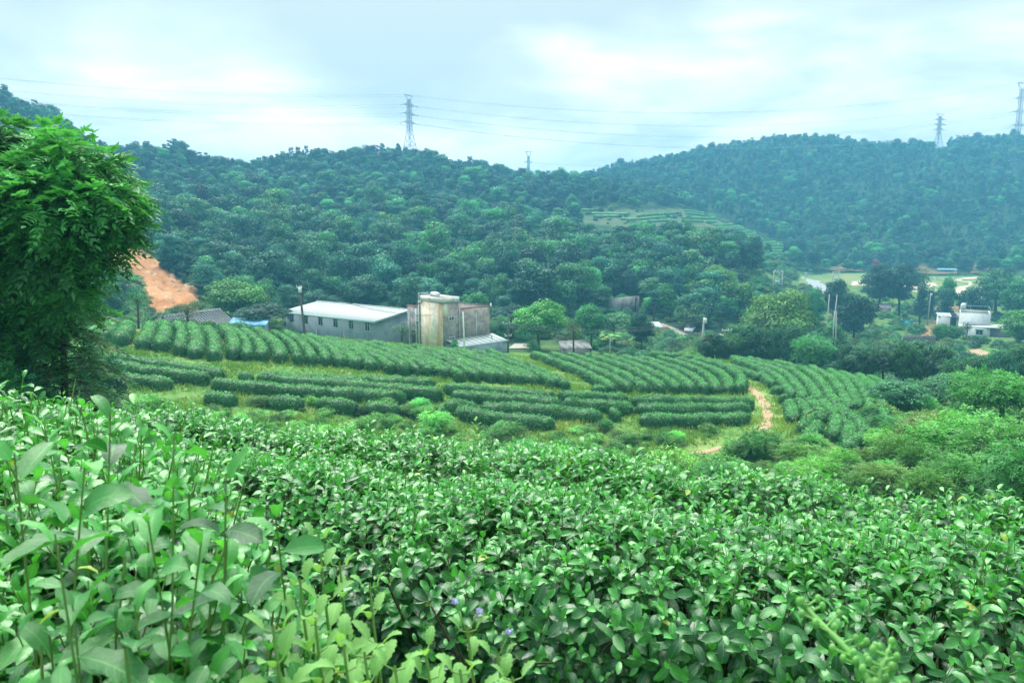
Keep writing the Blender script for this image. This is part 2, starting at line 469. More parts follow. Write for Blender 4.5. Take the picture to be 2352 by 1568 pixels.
class Terrain:
    def __init__(s):
        pts = np.array([P(*c) for c in CTRL])
        r = np.hypot(pts[:, 0], pts[:, 1])
        A = np.arctan2(pts[:, 0], pts[:, 1]) * 1.6
        B = np.log(r)
        t = pts[:, 2] / r
        n = len(pts)
        X = np.stack([A, B], 1)
        s.X = X
        K = s._k(X, X) + 2e-4 * np.eye(n)
        Pm = np.hstack([np.ones((n, 1)), X])
        M = np.zeros((n + 3, n + 3))
        M[:n, :n] = K; M[:n, n:] = Pm; M[n:, :n] = Pm.T
        s.w = np.linalg.solve(M, np.concatenate([t, np.zeros(3)]))
        # angular and radial sampling
        af = np.arange(-0.80, 0.8001, 0.005)
        ac1 = np.linspace(-math.pi, -0.80, 46)[:-1]
        ac2 = np.linspace(0.80, math.pi, 46)[1:]
        s.a = np.concatenate([ac1, af, ac2])
        s.v = np.concatenate([np.linspace(math.log(0.15), math.log(6), 50)[:-1], np.arange(math.log(6), math.log(900), 0.012), np.linspace(math.log(900), math.log(1600), 14)])
        AA, VV = np.meshgrid(s.a, s.v, indexing='ij')
        R = np.exp(VV)
        x, y = R * np.sin(AA), R * np.cos(AA)
        ac = np.clip(AA, -0.86, 0.86)
        T = np.empty(AA.size)
        q = np.stack([ac.ravel() * 1.6, np.clip(VV.ravel(), math.log(7.5), math.log(2000))], 1)
        for i in range(0, len(q), 20000):
            qq = q[i:i + 20000]
            T[i:i + 20000] = s._k(qq, X) @ s.w[:n] + s.w[n] + qq @ s.w[n + 1:]
        T = T.reshape(AA.shape)
        w = np.clip((np.abs(AA) - 0.86) / 0.9, 0, 1); w = w * w * (3 - 2 * w)
        T = T * (1 - w) + w * (-0.05)
        z = R * T
        # relief: folds in the wooded hills, small unevenness near by
        f = np.clip((R - 120) / 150, 0, 1) * np.clip((1000 - R) / 300, 0, 1)
        z += f * (2.2 * np.sin(x / 23 + 1.3 * np.sin(y / 41)) * np.sin(y / 29 + 0.7) + 1.2 * np.sin(x / 11 + y / 17 + 1))
        g = np.clip((R - 20) / 20, 0, 1) * np.clip((110 - R) / 30, 0, 1)
        z += g * (0.07 * np.sin(x * 1.9 + np.sin(y * 1.3)) * np.sin(y * 2.3) + 0.05 * np.sin(x * 5.1 + 2 * np.sin(y * 3.7)))
        nz = near_z(x, y)
        b = np.clip((R - 6.0) / 3.5, 0, 1); b = b * b * (3 - 2 * b)
        b = np.where((np.abs(AA) > 1.2) & (R < 20), np.clip((R - 6) / 14, 0, 1), b)
        s.Z = z * b + nz * (1 - b)
        s.xy = (x, y)

    @staticmethod
    def _k(a, b):
        d2 = ((a[:, None, :] - b[None, :, :]) ** 2).sum(-1)
        return 0.5 * d2 * np.log(d2 + 1e-12)

    def h(s, x, y):
        x, y = np.asarray(x, float), np.asarray(y, float)
        a = np.arctan2(x, y)
        v = np.log(np.clip(np.hypot(x, y), 0.16, 1590))
        i = np.clip(np.searchsorted(s.a, a) - 1, 0, len(s.a) - 2)
        j = np.clip(np.searchsorted(s.v, v) - 1, 0, len(s.v) - 2)
        fa = np.clip((a - s.a[i]) / (s.a[i + 1] - s.a[i]), 0, 1)
        fv = np.clip((v - s.v[j]) / (s.v[j + 1] - s.v[j]), 0, 1)
        Z = s.Z
        return (Z[i, j] * (1 - fa) * (1 - fv) + Z[i + 1, j] * fa * (1 - fv) + Z[i, j + 1] * (1 - fa) * fv + Z[i + 1, j + 1] * fa * fv)


TR = Terrain()
_rs = np.exp(np.linspace(math.log(9), math.log(900), 900))


def hit(px, py, rmin=9.0, lift=0.0):
    d = pix_dir(px, py)
    hr = math.hypot(d[0], d[1])
    rs = _rs[_rs >= rmin]
    q = d[None] * (rs / hr)[:, None]
    below = q[:, 2] < TR.h(q[:, 0], q[:, 1]) + lift
    k = np.argmax(below)
    if not below.any():
        k = len(rs) - 1
    if k == 0:
        p = q[0]
    else:
        e0 = q[k - 1, 2] - TR.h(q[k - 1, 0], q[k - 1, 1]) - lift
        e1 = q[k, 2] - TR.h(q[k, 0], q[k, 1]) - lift
        p = q[k - 1] + (q[k] - q[k - 1]) * (e0 / (e0 - e1 + 1e-9))
    return np.array([p[0], p[1], float(TR.h(p[0], p[1]))])


def ground(px, Y):
    """ground point on the terrain below the column px at depth Y"""
    x = (px - 1176) / FX * Y * 1.0
    for _ in range(6):
        z = float(TR.h(x, Y))
        q, _y = proj(np.array([x, Y, z]))
        x += (px - float(q)) / FX * Y
    return np.array([x, Y, float(TR.h(x, Y))])


def inpoly(px, py, poly):
    px, py = np.asarray(px, float), np.asarray(py, float)
    r = np.zeros(px.shape, bool)
    n = len(poly)
    for i in range(n):
        x0, y0 = poly[i]; x1, y1 = poly[(i + 1) % n]
        c = ((y0 > py) != (y1 > py)) & (px < (x1 - x0) * (py - y0) / (y1 - y0 + 1e-9) + x0)
        r ^= c
    return r


QUARRY = [(222, 565), (256, 560), (330, 578), (392, 628), (466, 677), (432, 722), (360, 726), (318, 690), (335, 655), (300, 625), (235, 612)]
TERRACE = [(1325, 484), (1420, 480), (1560, 482), (1650, 494), (1700, 520), (1760, 548), (1815, 565), (1806, 590), (1752, 588), (1690, 560), (1640, 545), (1560, 530), (1330, 512)]


def terrain_masks():
    x, y = TR.xy
    z = TR.Z
    px, py = proj(np.stack([x, y, z], -1))
    R = np.hypot(x, y)
    q = (inpoly(px, py, QUARRY) & (R > 100) & (R < 175)).astype(float)
    tr_ = (inpoly(px, py, TERRACE) & (R > 290) & (R < 400)).astype(float)
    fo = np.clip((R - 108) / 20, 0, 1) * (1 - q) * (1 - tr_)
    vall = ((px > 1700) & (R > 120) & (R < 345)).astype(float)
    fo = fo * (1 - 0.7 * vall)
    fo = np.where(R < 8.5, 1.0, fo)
    return q, fo, tr_


def ground_material():
    m, t = new_mat('ground_soil_and_grass')
    L = t.links
    out = nd(t, 'ShaderNodeOutputMaterial')
    b = nd(t, 'ShaderNodeBsdfPrincipled', inp={'Roughness': 0.95, 'Specular IOR Level': 0.1})
    tc = nd(t, 'ShaderNodeTexCoord')

    def noise(scale, det=5.0, rg=0.6):
        n = nd(t, 'ShaderNodeTexNoise', inp={'Scale': scale, 'Detail': det, 'Roughness': rg})
        L.new(tc.outputs['Object'], n.inputs['Vector'])
        return n.outputs[0]

    def rampmix(f, lo, hi, a, c):
        r = nd(t, 'ShaderNodeMapRange', inp={1: lo, 2: hi})
        L.new(f, r.inputs[0])
        mx = nd(t, 'ShaderNodeMix', data_type='RGBA')
        L.new(r.outputs[0], mx.inputs[0])
        for k, v in ((6, a), (7, c)):
            if isinstance(v, tuple): mx.inputs[k].default_value = hexc(v)
            else: L.new(v, mx.inputs[k])
        return mx.outputs[2]

    grass = rampmix(noise(1.7), 0.35, 0.65, (0.055, 0.16, 0.04), (0.13, 0.27, 0.07))
    grass = rampmix(noise(0.35), 0.48, 0.66, grass, (0.19, 0.28, 0.085))
    grass = rampmix(noise(0.6, 6.0), 0.60, 0.70, grass, (0.30, 0.17, 0.085))
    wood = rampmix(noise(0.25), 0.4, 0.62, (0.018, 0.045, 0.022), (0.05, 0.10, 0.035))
    bank = rampmix(noise(0.22, 8.0, 0.7), 0.42, 0.6, (0.40, 0.19, 0.08), (0.50, 0.28, 0.14))
    bank = rampmix(noise(0.5, 8.0, 0.7), 0.56, 0.68, bank, (0.52, 0.44, 0.36))
    bank = rampmix(noise(0.8, 8.0, 0.7), 0.54, 0.64, bank, (0.19, 0.115, 0.06))
    bank = rampmix(noise(0.16, 6.0, 0.7), 0.60, 0.66, bank, (0.07, 0.13, 0.045))
    terr = rampmix(noise(0.3), 0.4, 0.6, (0.045, 0.125, 0.055), (0.12, 0.13, 0.07))

    def att(n):
        a = nd(t, 'ShaderNodeAttribute', attribute_name=n)
        return a.outputs['Fac']
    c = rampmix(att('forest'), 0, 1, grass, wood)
    c = rampmix(att('terrace'), 0, 1, c, terr)
    c = rampmix(att('bank'), 0.2, 0.8, c, bank)
    L.new(c, b.inputs['Base Color'])
    bp = nd(t, 'ShaderNodeBump', inp={'Strength': 0.5, 'Distance': 0.12})
    L.new(noise(6.0, 8.0, 0.7), bp.inputs['Height'])
    L.new(bp.outputs[0], b.inputs['Normal'])
    L.new(b.outputs[0], out.inputs[0])
    return m


def build_terrain():
    x, y = TR.xy
    na, nv = x.shape
    q, fo, tr_ = terrain_masks()
    # the cut bank is rough, broken rock
    R = np.hypot(x, y)
    gl = np.abs(np.sin(x * 0.55 + 0.3 * np.sin(y * 0.35) + y * 0.25)) ** 0.6 + 0.5 * np.abs(np.sin(x * 1.3 + y * 0.6 + 1)) ** 0.7
    z = TR.Z + q * (1.1 * gl - 0.9 + 0.45 * np.round(1.5 * np.sin(y * 0.42 + 0.6 * np.sin(x * 0.5))) + 0.35 * np.sin(x * 2.3 + y * 1.7 + 2 * np.sin(y * 0.9)))
    TR.Z = z
    V = np.stack([x, y, z], -1).reshape(-1, 3)
    idx = np.arange(na * nv).reshape(na, nv)
    F = np.stack([idx[:-1, :-1], idx[:-1, 1:], idx[1:, 1:], idx[1:, :-1]], -1).reshape(-1, 4)
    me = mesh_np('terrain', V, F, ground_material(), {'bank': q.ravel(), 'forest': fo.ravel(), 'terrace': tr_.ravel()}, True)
    tag(link('terrain', me), kind='structure')


build_terrain()


def hits(pts, **k):
    return np.array([hit(a, b, **k) for a, b in pts])


def resample(p, n=None, step=None):
    p = np.asarray(p, float)
    d = np.concatenate([[0], np.cumsum(np.linalg.norm(np.diff(p, axis=0), axis=1))])
    if n is None:
        n = max(2, int(round(d[-1] / step)) + 1)
    s = np.linspace(0, d[-1], n)
    return np.stack([np.interp(s, d, p[:, k]) for k in range(p.shape[1])], 1)


def smooth_line(p, n=24):
    """Catmull-Rom through the points"""
    p = np.asarray(p, float)
    if len(p) < 3:
        return resample(p, n)
    q = np.vstack([2 * p[0] - p[1], p, 2 * p[-1] - p[-2]])
    out = []
    m = max(2, n // (len(p) - 1))
    for i in range(1, len(q) - 2):
        for t in np.linspace(0, 1, m, endpoint=False):
            a, b, c, d = q[i - 1:i + 3]
            out.append(0.5 * ((2 * b) + (c - a) * t + (2 * a - 5 * b + 4 * c - d) * t * t + (3 * b - 3 * c + d - a) * t ** 3))
    out.append(p[-1])
    return np.array(out)


def ribbon(name, centre, width, mat, lift=0.05, parent=None, kind='structure', edge=0.15):
    """strip draped on the terrain, 9 vertices wide, raised a little at the middle, edges under the ground"""
    c = resample(np.asarray(centre)[:, :2], step=0.6 if width < 4 else 1.5)
    tg = np.gradient(c, axis=0); tg /= np.linalg.norm(tg, axis=1, keepdims=True)
    nr = np.stack([-tg[:, 1], tg[:, 0]], 1)
    w = width * (1 + 0.16 * np.sin(np.arange(len(c)) * 0.9) + edge * rng.normal(0, 1, len(c)) * 0.4)
    ks = np.linspace(-0.5, 0.5, 9)
    xy = c[:, None] + nr[:, None] * (w[:, None] * ks[None])[..., None]
    z = TR.h(xy[..., 0], xy[..., 1]) + lift
    z[:, 0] -= lift * 2; z[:, -1] -= lift * 2
    V = np.concatenate([xy, z[..., None]], -1).reshape(-1, 3)
    idx = np.arange(len(V)).reshape(len(c), 9)
    F = np.stack([idx[:-1, :-1], idx[:-1, 1:], idx[1:, 1:], idx[1:, :-1]], -1).reshape(-1, 4)
    o = link(name, mesh_np(name, V, F, mat, smooth=True), parent)
    if kind: tag(o, kind=kind)
    return o


def patch(name, poly, mat, lift=0.08, n=26, rmin=100):
    """area draped on the terrain, outline given by ground points"""
    g = hits(poly, rmin=rmin)
    x0, y0 = g[:, :2].min(0); x1, y1 = g[:, :2].max(0)
    st = max((x1 - x0), (y1 - y0)) / n / 2
    X, Y = np.meshgrid(np.arange(x0, x1, st), np.arange(y0, y1, st), indexing='ij')
    pl = [tuple(p) for p in g[:, :2]]
    ins = inpoly(X, Y, pl)
    Z = TR.h(X, Y) + lift
    idx = -np.ones(X.shape, int)
    q = ins[:-1, :-1] & ins[1:, :-1] & ins[1:, 1:] & ins[:-1, 1:]
    used = np.zeros(X.shape, bool)
    used[:-1, :-1] |= q; used[1:, :-1] |= q; used[1:, 1:] |= q; used[:-1, 1:] |= q
    idx[used] = np.arange(used.sum())
    V = np.stack([X[used], Y[used], Z[used]], 1)
    F = np.stack([idx[:-1, :-1][q], idx[1:, :-1][q], idx[1:, 1:][q], idx[:-1, 1:][q]], -1)
    return tag(link(name, mesh_np(name, V, F, mat, smooth=True)), kind='structure')


M = {}
M['dirt'] = solid_mat('dirt', (0.40, 0.295, 0.185), 0.95, 0.2, 2.0, 0.5, 0.1, (0.30, 0.27, 0.13), 1.2, (0.58, 0.70))
M['strip'] = solid_mat('dry_grass', (0.22, 0.33, 0.10), 0.95, 0.3, 3.0, 0.6, 0.1, (0.12, 0.24, 0.07), 0.8)
M['field'] = solid_mat('meadow', (0.14, 0.24, 0.08), 0.95, 0.2, 0.6, 0.3, 0.1, (0.22, 0.25, 0.10), 0.12)
M['sand'] = solid_mat('pale_track', (0.55, 0.48, 0.38), 0.95, 0.12, 0.9, 0.2, 0.1, (0.38, 0.33, 0.24), 0.25)
M['asphalt'] = solid_mat('grey_road', (0.30, 0.34, 0.36), 0.9, 0.15, 1.0, 0.2, 0.2)
M['red_soil'] = solid_mat('red_soil', (0.30, 0.16, 0.095), 0.95, 0.3, 0.5, 0.6, 0.1, (0.09, 0.16, 0.06), 0.35, (0.44, 0.56))
M['concrete_yard'] = solid_mat('pale_concrete', (0.42, 0.40, 0.36), 0.9, 0.15, 0.6, 0.2, 0.2)

PATH = hits(smooth_line([(1668, 856), (1695, 872), (1728, 896), (1752, 922), (1763, 950), (1756, 985), (1725, 1008), (1680, 1025), (1600, 1044), (1540, 1052)], 40), rmin=25)
ribbon('grass_strip', PATH, 2.5, M['strip'], 0.03)
ribbon('dirt_path', PATH[4:], 0.85, M['dirt'], 0.11)
patch('meadow', [(1828, 652), (1832, 628), (1900, 627), (2000, 628), (2150, 634), (2270, 632), (2352, 634), (2352, 690), (2240, 690), (2160, 680), (2080, 668), (1960, 662), (1905, 652)], M['field'], 0.10, 40, 180)
patch('gravel_yard', [(1950, 657), (1966, 645), (2020, 643), (2110, 648), (2150, 650), (2160, 658), (2100, 664), (2010, 660)], M['sand'], 0.2, 26, 180)
for ring in ([(2178, 676), (2178, 662), (2220, 657), (2223, 650), (2190, 648), (2178, 650), (2185, 644), (2210, 638), (2245, 637), (2248, 641), (2215, 643), (2208, 646), (2232, 648), (2238, 655), (2225, 661), (2222, 668), (2225, 676)],):
    patch('pale_track', ring, M['sand'], 0.25, 40, 180)
ribbon('pale_track', hits([(2085, 668), (2140, 668), (2200, 671), (2300, 668), (2352, 662)], rmin=200), 4.0, M['sand'], 0.3)
ribbon('road', hits([(1855, 640), (1870, 652), (1890, 662), (1912, 673)], rmin=180), 5.5, M['asphalt'], 0.2, edge=0.02)
ribbon('road', hits([(2110, 706), (2150, 712), (2205, 724), (2260, 730)], rmin=170), 3.2, M['asphalt'], 0.2, edge=0.02)
patch('bare_yard', [(2070, 770), (2080, 742), (2140, 735), (2190, 745), (2200, 772), (2150, 776)], M['red_soil'], 0.1, 24, 120)
patch('bare_yard', [(2110, 726), (2118, 704), (2160, 700), (2205, 702), (2205, 722), (2150, 716)], M['red_soil'], 0.1, 24, 150)
patch('cut_bank', [(1900, 622), (1930, 606), (1962, 603), (1985, 610), (1984, 626), (1930, 627)], M['red_soil'], 0.5, 20, 250)
patch('cut_bank', [(2085, 626), (2090, 612), (2150, 612), (2200, 616), (2200, 631), (2140, 632)], M['red_soil'], 0.5, 20, 250)
patch('cut_bank', [(2226, 630), (2234, 612), (2262, 606), (2278, 612), (2270, 630)], M['red_soil'], 0.5, 20, 250)
patch('bare_ground', [(2210, 806), (2250, 800), (2285, 812), (2290, 826), (2255, 832), (2220, 822)], M['dirt'], 0.1, 16, 90)
patch('concrete_yard', [(1494, 748), (1520, 742), (1575, 762), (1660, 770), (1668, 792), (1600, 784), (1520, 772)], M['concrete_yard'], 0.15, 26, 115)
patch('concrete_yard', [(1165, 802), (1180, 790), (1230, 790), (1240, 802)], M['concrete_yard'], 0.15, 20, 98)
# ---------------------------------------------------------------- tea hedges of the middle field
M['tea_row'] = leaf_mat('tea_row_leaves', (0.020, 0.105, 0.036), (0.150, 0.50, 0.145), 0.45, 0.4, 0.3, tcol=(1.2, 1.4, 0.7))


def cards(Pt, N, size, aspect=0.5, jit=0.6, fold=0.25, tint=None, U=None):
    """folded diamond leaves at points Pt with rough normals N; returns V, F, tint"""
    n = len(Pt)
    N = N + rng.normal(0, jit, (n, 3))
    N /= np.linalg.norm(N, axis=1, keepdims=True) + 1e-9
    if U is None:
        U = rng.normal(0, 1, (n, 3))
    U = U - (U * N).sum(1, keepdims=True) * N
    U /= np.linalg.norm(U, axis=1, keepdims=True) + 1e-9
    S = np.cross(U, N)
    size = np.broadcast_to(np.asarray(size, float), (n,))[:, None]
    w = size * aspect * 0.5
    b = Pt - U * size * 0.5
    tpt = Pt + U * size * 0.5 - N * size * 0.08
    l = Pt - S * w + N * w * fold - U * size * 0.05
    r = Pt + S * w + N * w * fold - U * size * 0.05
    V = np.stack([b, tpt, l, r], 1).reshape(-1, 3)
    k = np.arange(n)[:, None] * 4
    F = np.concatenate([k + np.array([[0, 3, 1]]), k + np.array([[0, 1, 2]])], 0)
    t = np.repeat(tint if tint is not None else rng.random(n), 4)
    return V, F, t


HEDGE_COUNT = [0]


def hedge(line, width, height, label, group, dens=110, leaf=0.125, name='tea_hedge', lump=1.5):
    line = np.asarray(line, float)[:, :2]
    L = np.linalg.norm(np.diff(line, axis=0), axis=1).sum()
    far = np.hypot(*line.mean(0))
    st = 0.22 if far < 120 else 0.8
    c = resample(line, n=max(7, int(L / st)))
    m = len(c)
    s = np.linspace(0, L, m)
    tg = np.gradient(c, axis=0); tg /= np.linalg.norm(tg, axis=1, keepdims=True) + 1e-9
    nr = np.stack([-tg[:, 1], tg[:, 0]], 1)
    ph = rng.random(3) * 6
    rad = min(width * 0.62, L * 0.5)
    d = np.minimum(s, L - s)
    e = np.sqrt(np.clip(1 - np.clip(1 - d / rad, 0, 1) ** 2, 0.003, 1))
    lumps = 1 + 0.03 * np.sin(s / lump * 6.28 + ph[0]) + 0.05 * np.sin(s / lump * 2.1 + ph[1]) + rng.normal(0, 0.015, m)
    w = width * e * lumps
    h = height * (0.62 + 0.38 * e) * (1 + 0.035 * np.sin(s / lump * 3.1 + ph[2]) + rng.normal(0, 0.012, m))
    th = np.linspace(0, np.pi, 11)
    cx = -np.sign(np.cos(th)) * np.abs(np.cos(th)) ** 0.75 * 0.5
    cz = np.sin(th) ** 0.62
    cx[0] *= 0.86; cx[-1] *= 0.86
    zb = TR.h(c[:, 0], c[:, 1])
    off = w[:, None] * cx[None] * (1 + rng.normal(0, 0.02, (m, 11)))
    X = c[:, None, 0] + nr[:, None, 0] * off
    Y = c[:, None, 1] + nr[:, None, 1] * off
    Zl = TR.h(X, Y)
    zb2 = np.maximum(np.minimum(Zl, zb[:, None] + 0.2), zb[:, None] - 0.5)
    Z = zb2 + h[:, None] * cz[None] * (1 + rng.normal(0, 0.015, (m, 11))) - 0.08
    G = np.stack([X, Y, Z], -1)
    idx = np.arange(m * 11).reshape(m, 11)
    Q = np.stack([idx[:-1, :-1], idx[1:, :-1], idx[1:, 1:], idx[:-1, 1:]], -1).reshape(-1, 4)
    capT = []
    Vc = G.reshape(-1, 3)
    V0 = np.vstack([Vc, G[0].mean(0), G[-1].mean(0)])
    for k in range(10):
        capT.append((m * 11, idx[0, k], idx[0, k + 1])); capT.append((m * 11 + 1, idx[-1, k + 1], idx[-1, k]))
    # leaves over the surface
    a = G[:-1, :-1]; b = G[1:, :-1]; dd = G[:-1, 1:]; cc = G[1:, 1:]
    nn = np.cross(b - a, dd - a).reshape(-1, 3)
    ar = np.linalg.norm(nn, axis=1)
    nn = nn / (ar[:, None] + 1e-9)
    if nn[:, 2].sum() < 0: nn = -nn
    cnt = int(ar.sum() * dens)
    HEDGE_COUNT[0] += cnt
    f = rng.choice(len(ar), cnt, p=ar / ar.sum())
    u, v = rng.random((2, cnt, 1))
    A, B, C_, D = (q.reshape(-1, 3)[f] for q in (a, b, cc, dd))
    pt = (A * (1 - u) + B * u) * (1 - v) + (D * (1 - u) + C_ * u) * v
    nrm = nn[f]
    pt = pt + nrm * (rng.random((cnt, 1)) ** 2 * 0.13 + 0.01)
    up = nrm + np.array([0, 0, 0.5])
    clump = 0.12 * np.sin(pt[:, 0] * 2.7 + 1.3 * np.sin(pt[:, 1] * 2.1)) + 0.1 * np.sin(pt[:, 1] * 3.3 + pt[:, 2] * 3)
    tint = np.clip(0.02 + 0.62 * np.clip(nrm[:, 2], 0, 1) ** 1.5 + rng.normal(0, 0.17, cnt) + clump, 0, 1)  # young tops lighter; sides darkened further to paint shade between the rows
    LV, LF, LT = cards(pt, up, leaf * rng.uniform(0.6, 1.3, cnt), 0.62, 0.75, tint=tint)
    V = np.vstack([V0, LV])
    LF = LF + len(V0)
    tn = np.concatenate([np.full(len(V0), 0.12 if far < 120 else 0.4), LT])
    o = empty(name, (c[m // 2, 0], c[m // 2, 1], float(zb[m // 2])))
    loc = np.array(o.location)
    tag(o, label, 'tea hedge', group)
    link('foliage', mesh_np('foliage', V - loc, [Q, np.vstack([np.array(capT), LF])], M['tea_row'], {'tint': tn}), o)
    return o


ORD = ['', 'first', 'second', 'third', 'fourth', 'fifth', 'sixth', 'seventh', 'eighth', 'ninth', 'tenth', 'eleventh', 'twelfth', 'thirteenth', 'fourteenth', 'fifteenth', 'sixteenth',
       'seventeenth', 'eighteenth', 'nineteenth', 'twentieth', 'twenty-first', 'twenty-second', 'twenty-third', 'twenty-fourth', 'twenty-fifth', 'twenty-sixth', 'twenty-seventh', 'twenty-eighth', 'twenty-ninth', 'thirtieth', 'thirty-first']
z5 = lambda x, y: (172 + .3906 * x, 689 + .3906 * y)
z6 = lambda x, y: (918.7 + .3906 * x, 746.5 + .3906 * y)
z7 = lambda x, y: (1607.8 + .3164 * x, 746.5 + .3164 * y)
z9 = lambda x, y: (1320.7 + .2441 * x, 459.4 + .2441 * y)

FR = [(205, 790), (238, 794), (272, 800), (324, 808), (367, 812), (412, 822), (447, 828), (490, 833), (535, 832), (568, 835), (602, 835), (645, 839), (684, 843), (715, 845), (750, 847), (783, 849), (820, 853), (856, 859),
      (898, 863), (932, 867), (961, 869), (990, 869), (1023, 874), (1061, 882), (1096, 883), (1130, 884), (1163, 887), (1196, 889), (1231, 893), (1272, 898), (1303, 903)]
# crest ends and the bulge of the rows, given for some rows and blended between
KEY = [(205, 232, 760, 8), (238, 258, 760, 8), (324, 345, 757, 12), (412, 408, 757, 16), (535, 515, 768, 20), (645, 588, 776, 26), (750, 690, 784, 26), (898, 775, 798, 26), (1061, 882, 804, 30), (1200, 1010, 814, 26), (1303, 1120, 820, 22)]


def upper_rows():
    kx = np.array([k[0] for k in KEY])
    n = len(FR)
    for i, (fx, fy) in enumerate(FR):
        bx = np.interp(fx, kx, [k[1] for k in KEY]); by = np.interp(fx, kx, [k[2] for k in KEY]); bu = np.interp(fx, kx, [k[3] for k in KEY])
        by += rng.uniform(-3, 5)
        pts = []
        for t in np.linspace(0, 1, 9):
            px = fx + (bx - fx) * t + bu * 4 * t * (1 - t) * 0.6
            py = (fy - 3) + (by - fy + 3) * t
            pts.append((px, py))
        w = hits(pts, rmin=30)
        nb = FR[min(i + 1, n - 1)] if i < n - 1 else FR[i - 1]
        sp = np.linalg.norm(hit(*nb)[:2] - w[0, :2])
        sp = float(np.clip(sp, 0.95, 1.65))
        hedge(w, sp * 0.72, rng.uniform(0.92, 1.06), 'tea hedge running up to the crest, %s from the left below the buildings' % ORD[i + 1], 'tea hedges running up to the crest', dens=120)


def second_block():
    fr = [(1407, 912), (1446, 912), (1485, 912), (1520, 912), (1555, 911), (1587, 911), (1618, 912), (1645, 912), (1673, 912), (1696, 911)]
    n = len(fr)
    for i, (fx, fy) in enumerate(fr):
        k = i / (n - 1)
        bx, by = 1225 + k * (1590 - 1225), 824 + k * (838 - 824)
        mx, my = 1335 + k * (1688 - 1335), 868 + k * 1
        q = []
        for t in np.linspace(0, 1, 9):
            q.append(((1 - t) ** 2 * fx + 2 * t * (1 - t) * (2 * mx - (fx + bx) / 2) + t * t * bx, (1 - t) ** 2 * (fy - 4) + 2 * t * (1 - t) * (2 * my - (fy + by) / 2) + t * t * by))
        w = hits(q, rmin=30)
        hedge(w, 0.92, rng.uniform(0.9, 1.02), 'slanting tea hedge, %s from the left in the block beside the dirt path' % ORD[i + 1], 'slanting tea hedges beside the dirt path', dens=120)


def front_rows():
    H = [
        ([(223, 830), (367, 849), (516, 872)], 'uppermost of the three dark tea hedges behind the leaning conifer'),
        ([(207, 843), (348, 867), (480, 884)], 'middle of the three dark tea hedges behind the leaning conifer'),
        ([(260, 877), (328, 890), (397, 894)], 'short lowest of the three dark tea hedges behind the leaning conifer'),
        ([(547, 880), (584, 881)], 'small round tea bush between the two groups of level hedges'),
        ([(590, 878), (699, 882), (800, 886), (883, 888), (1000, 892)], 'level tea hedge topmost in the group below the workshop'),
        ([(623, 886), (781, 898), (953, 914), (1016, 919)], 'level tea hedge second from the top in the group below the workshop'),
        ([(486, 898), (641, 911), (800, 920), (932, 925)], 'long level tea hedge third from the top in the group below the workshop'),
        ([(469, 927), (547, 931)], 'short tea hedge at the end of the lowest broken line, beside pale weeds'),
        ([(613, 935), (699, 939)], 'short tea hedge second along the lowest broken line'),
        ([(725, 944), (824, 950)], 'short tea hedge third along the lowest broken line'),
        ([(834, 950), (920, 955)], 'short tea hedge with climbing weeds, fourth along the lowest broken line'),
        ([(1018, 904), (1153, 914), (1275, 924)], 'level tea hedge starting topmost beside the gap below the tower house'),
        ([(1280, 922), (1350, 926), (1442, 930)], 'level tea hedge continuing the topmost line below the isolated round bush'),
        ([(1448, 934), (1590, 936), (1731, 940)], 'level tea hedge topmost of the three ending at the dirt path'),
        ([(1036, 921), (1160, 930), (1288, 938)], 'level tea hedge second line down, beside the gap below the tower house'),
        ([(1292, 940), (1380, 946), (1452, 950)], 'level tea hedge in the middle of the second line down'),
        ([(1458, 952), (1590, 953), (1722, 951)], 'level tea hedge middle of the three ending at the dirt path'),
        ([(1020, 945), (1096, 947)], 'short fat tea hedge beside the small ball bush'),
        ([(1104, 949), (1239, 954), (1383, 970)], 'level tea hedge third line down, ending at a small round bush'),
        ([(1002, 962), (1024, 962)], 'small ball shaped tea bush alone in the grass gap'),
        ([(1044, 957), (1153, 976), (1274, 985)], 'lowest tea hedge of the central group, on the bank edge'),
        ([(1399, 965), (1422, 966)], 'small round tea bush between the lowest hedges on the bank'),
        ([(1469, 977), (1583, 978), (1723, 973)], 'lowest of the three tea hedges ending at the dirt path'),
        ([(1362, 906), (1386, 907)], 'isolated round tea bush at the foot of the slanting hedges'),
    ]
    for p, lab in H:
        w = hits(smooth_line(p, 12) if len(p) > 2 else p, rmin=30)
        hedge(w, 1.05, rng.uniform(0.80, 0.92), lab, 'level tea hedges on the terraces', dens=150, leaf=0.12)


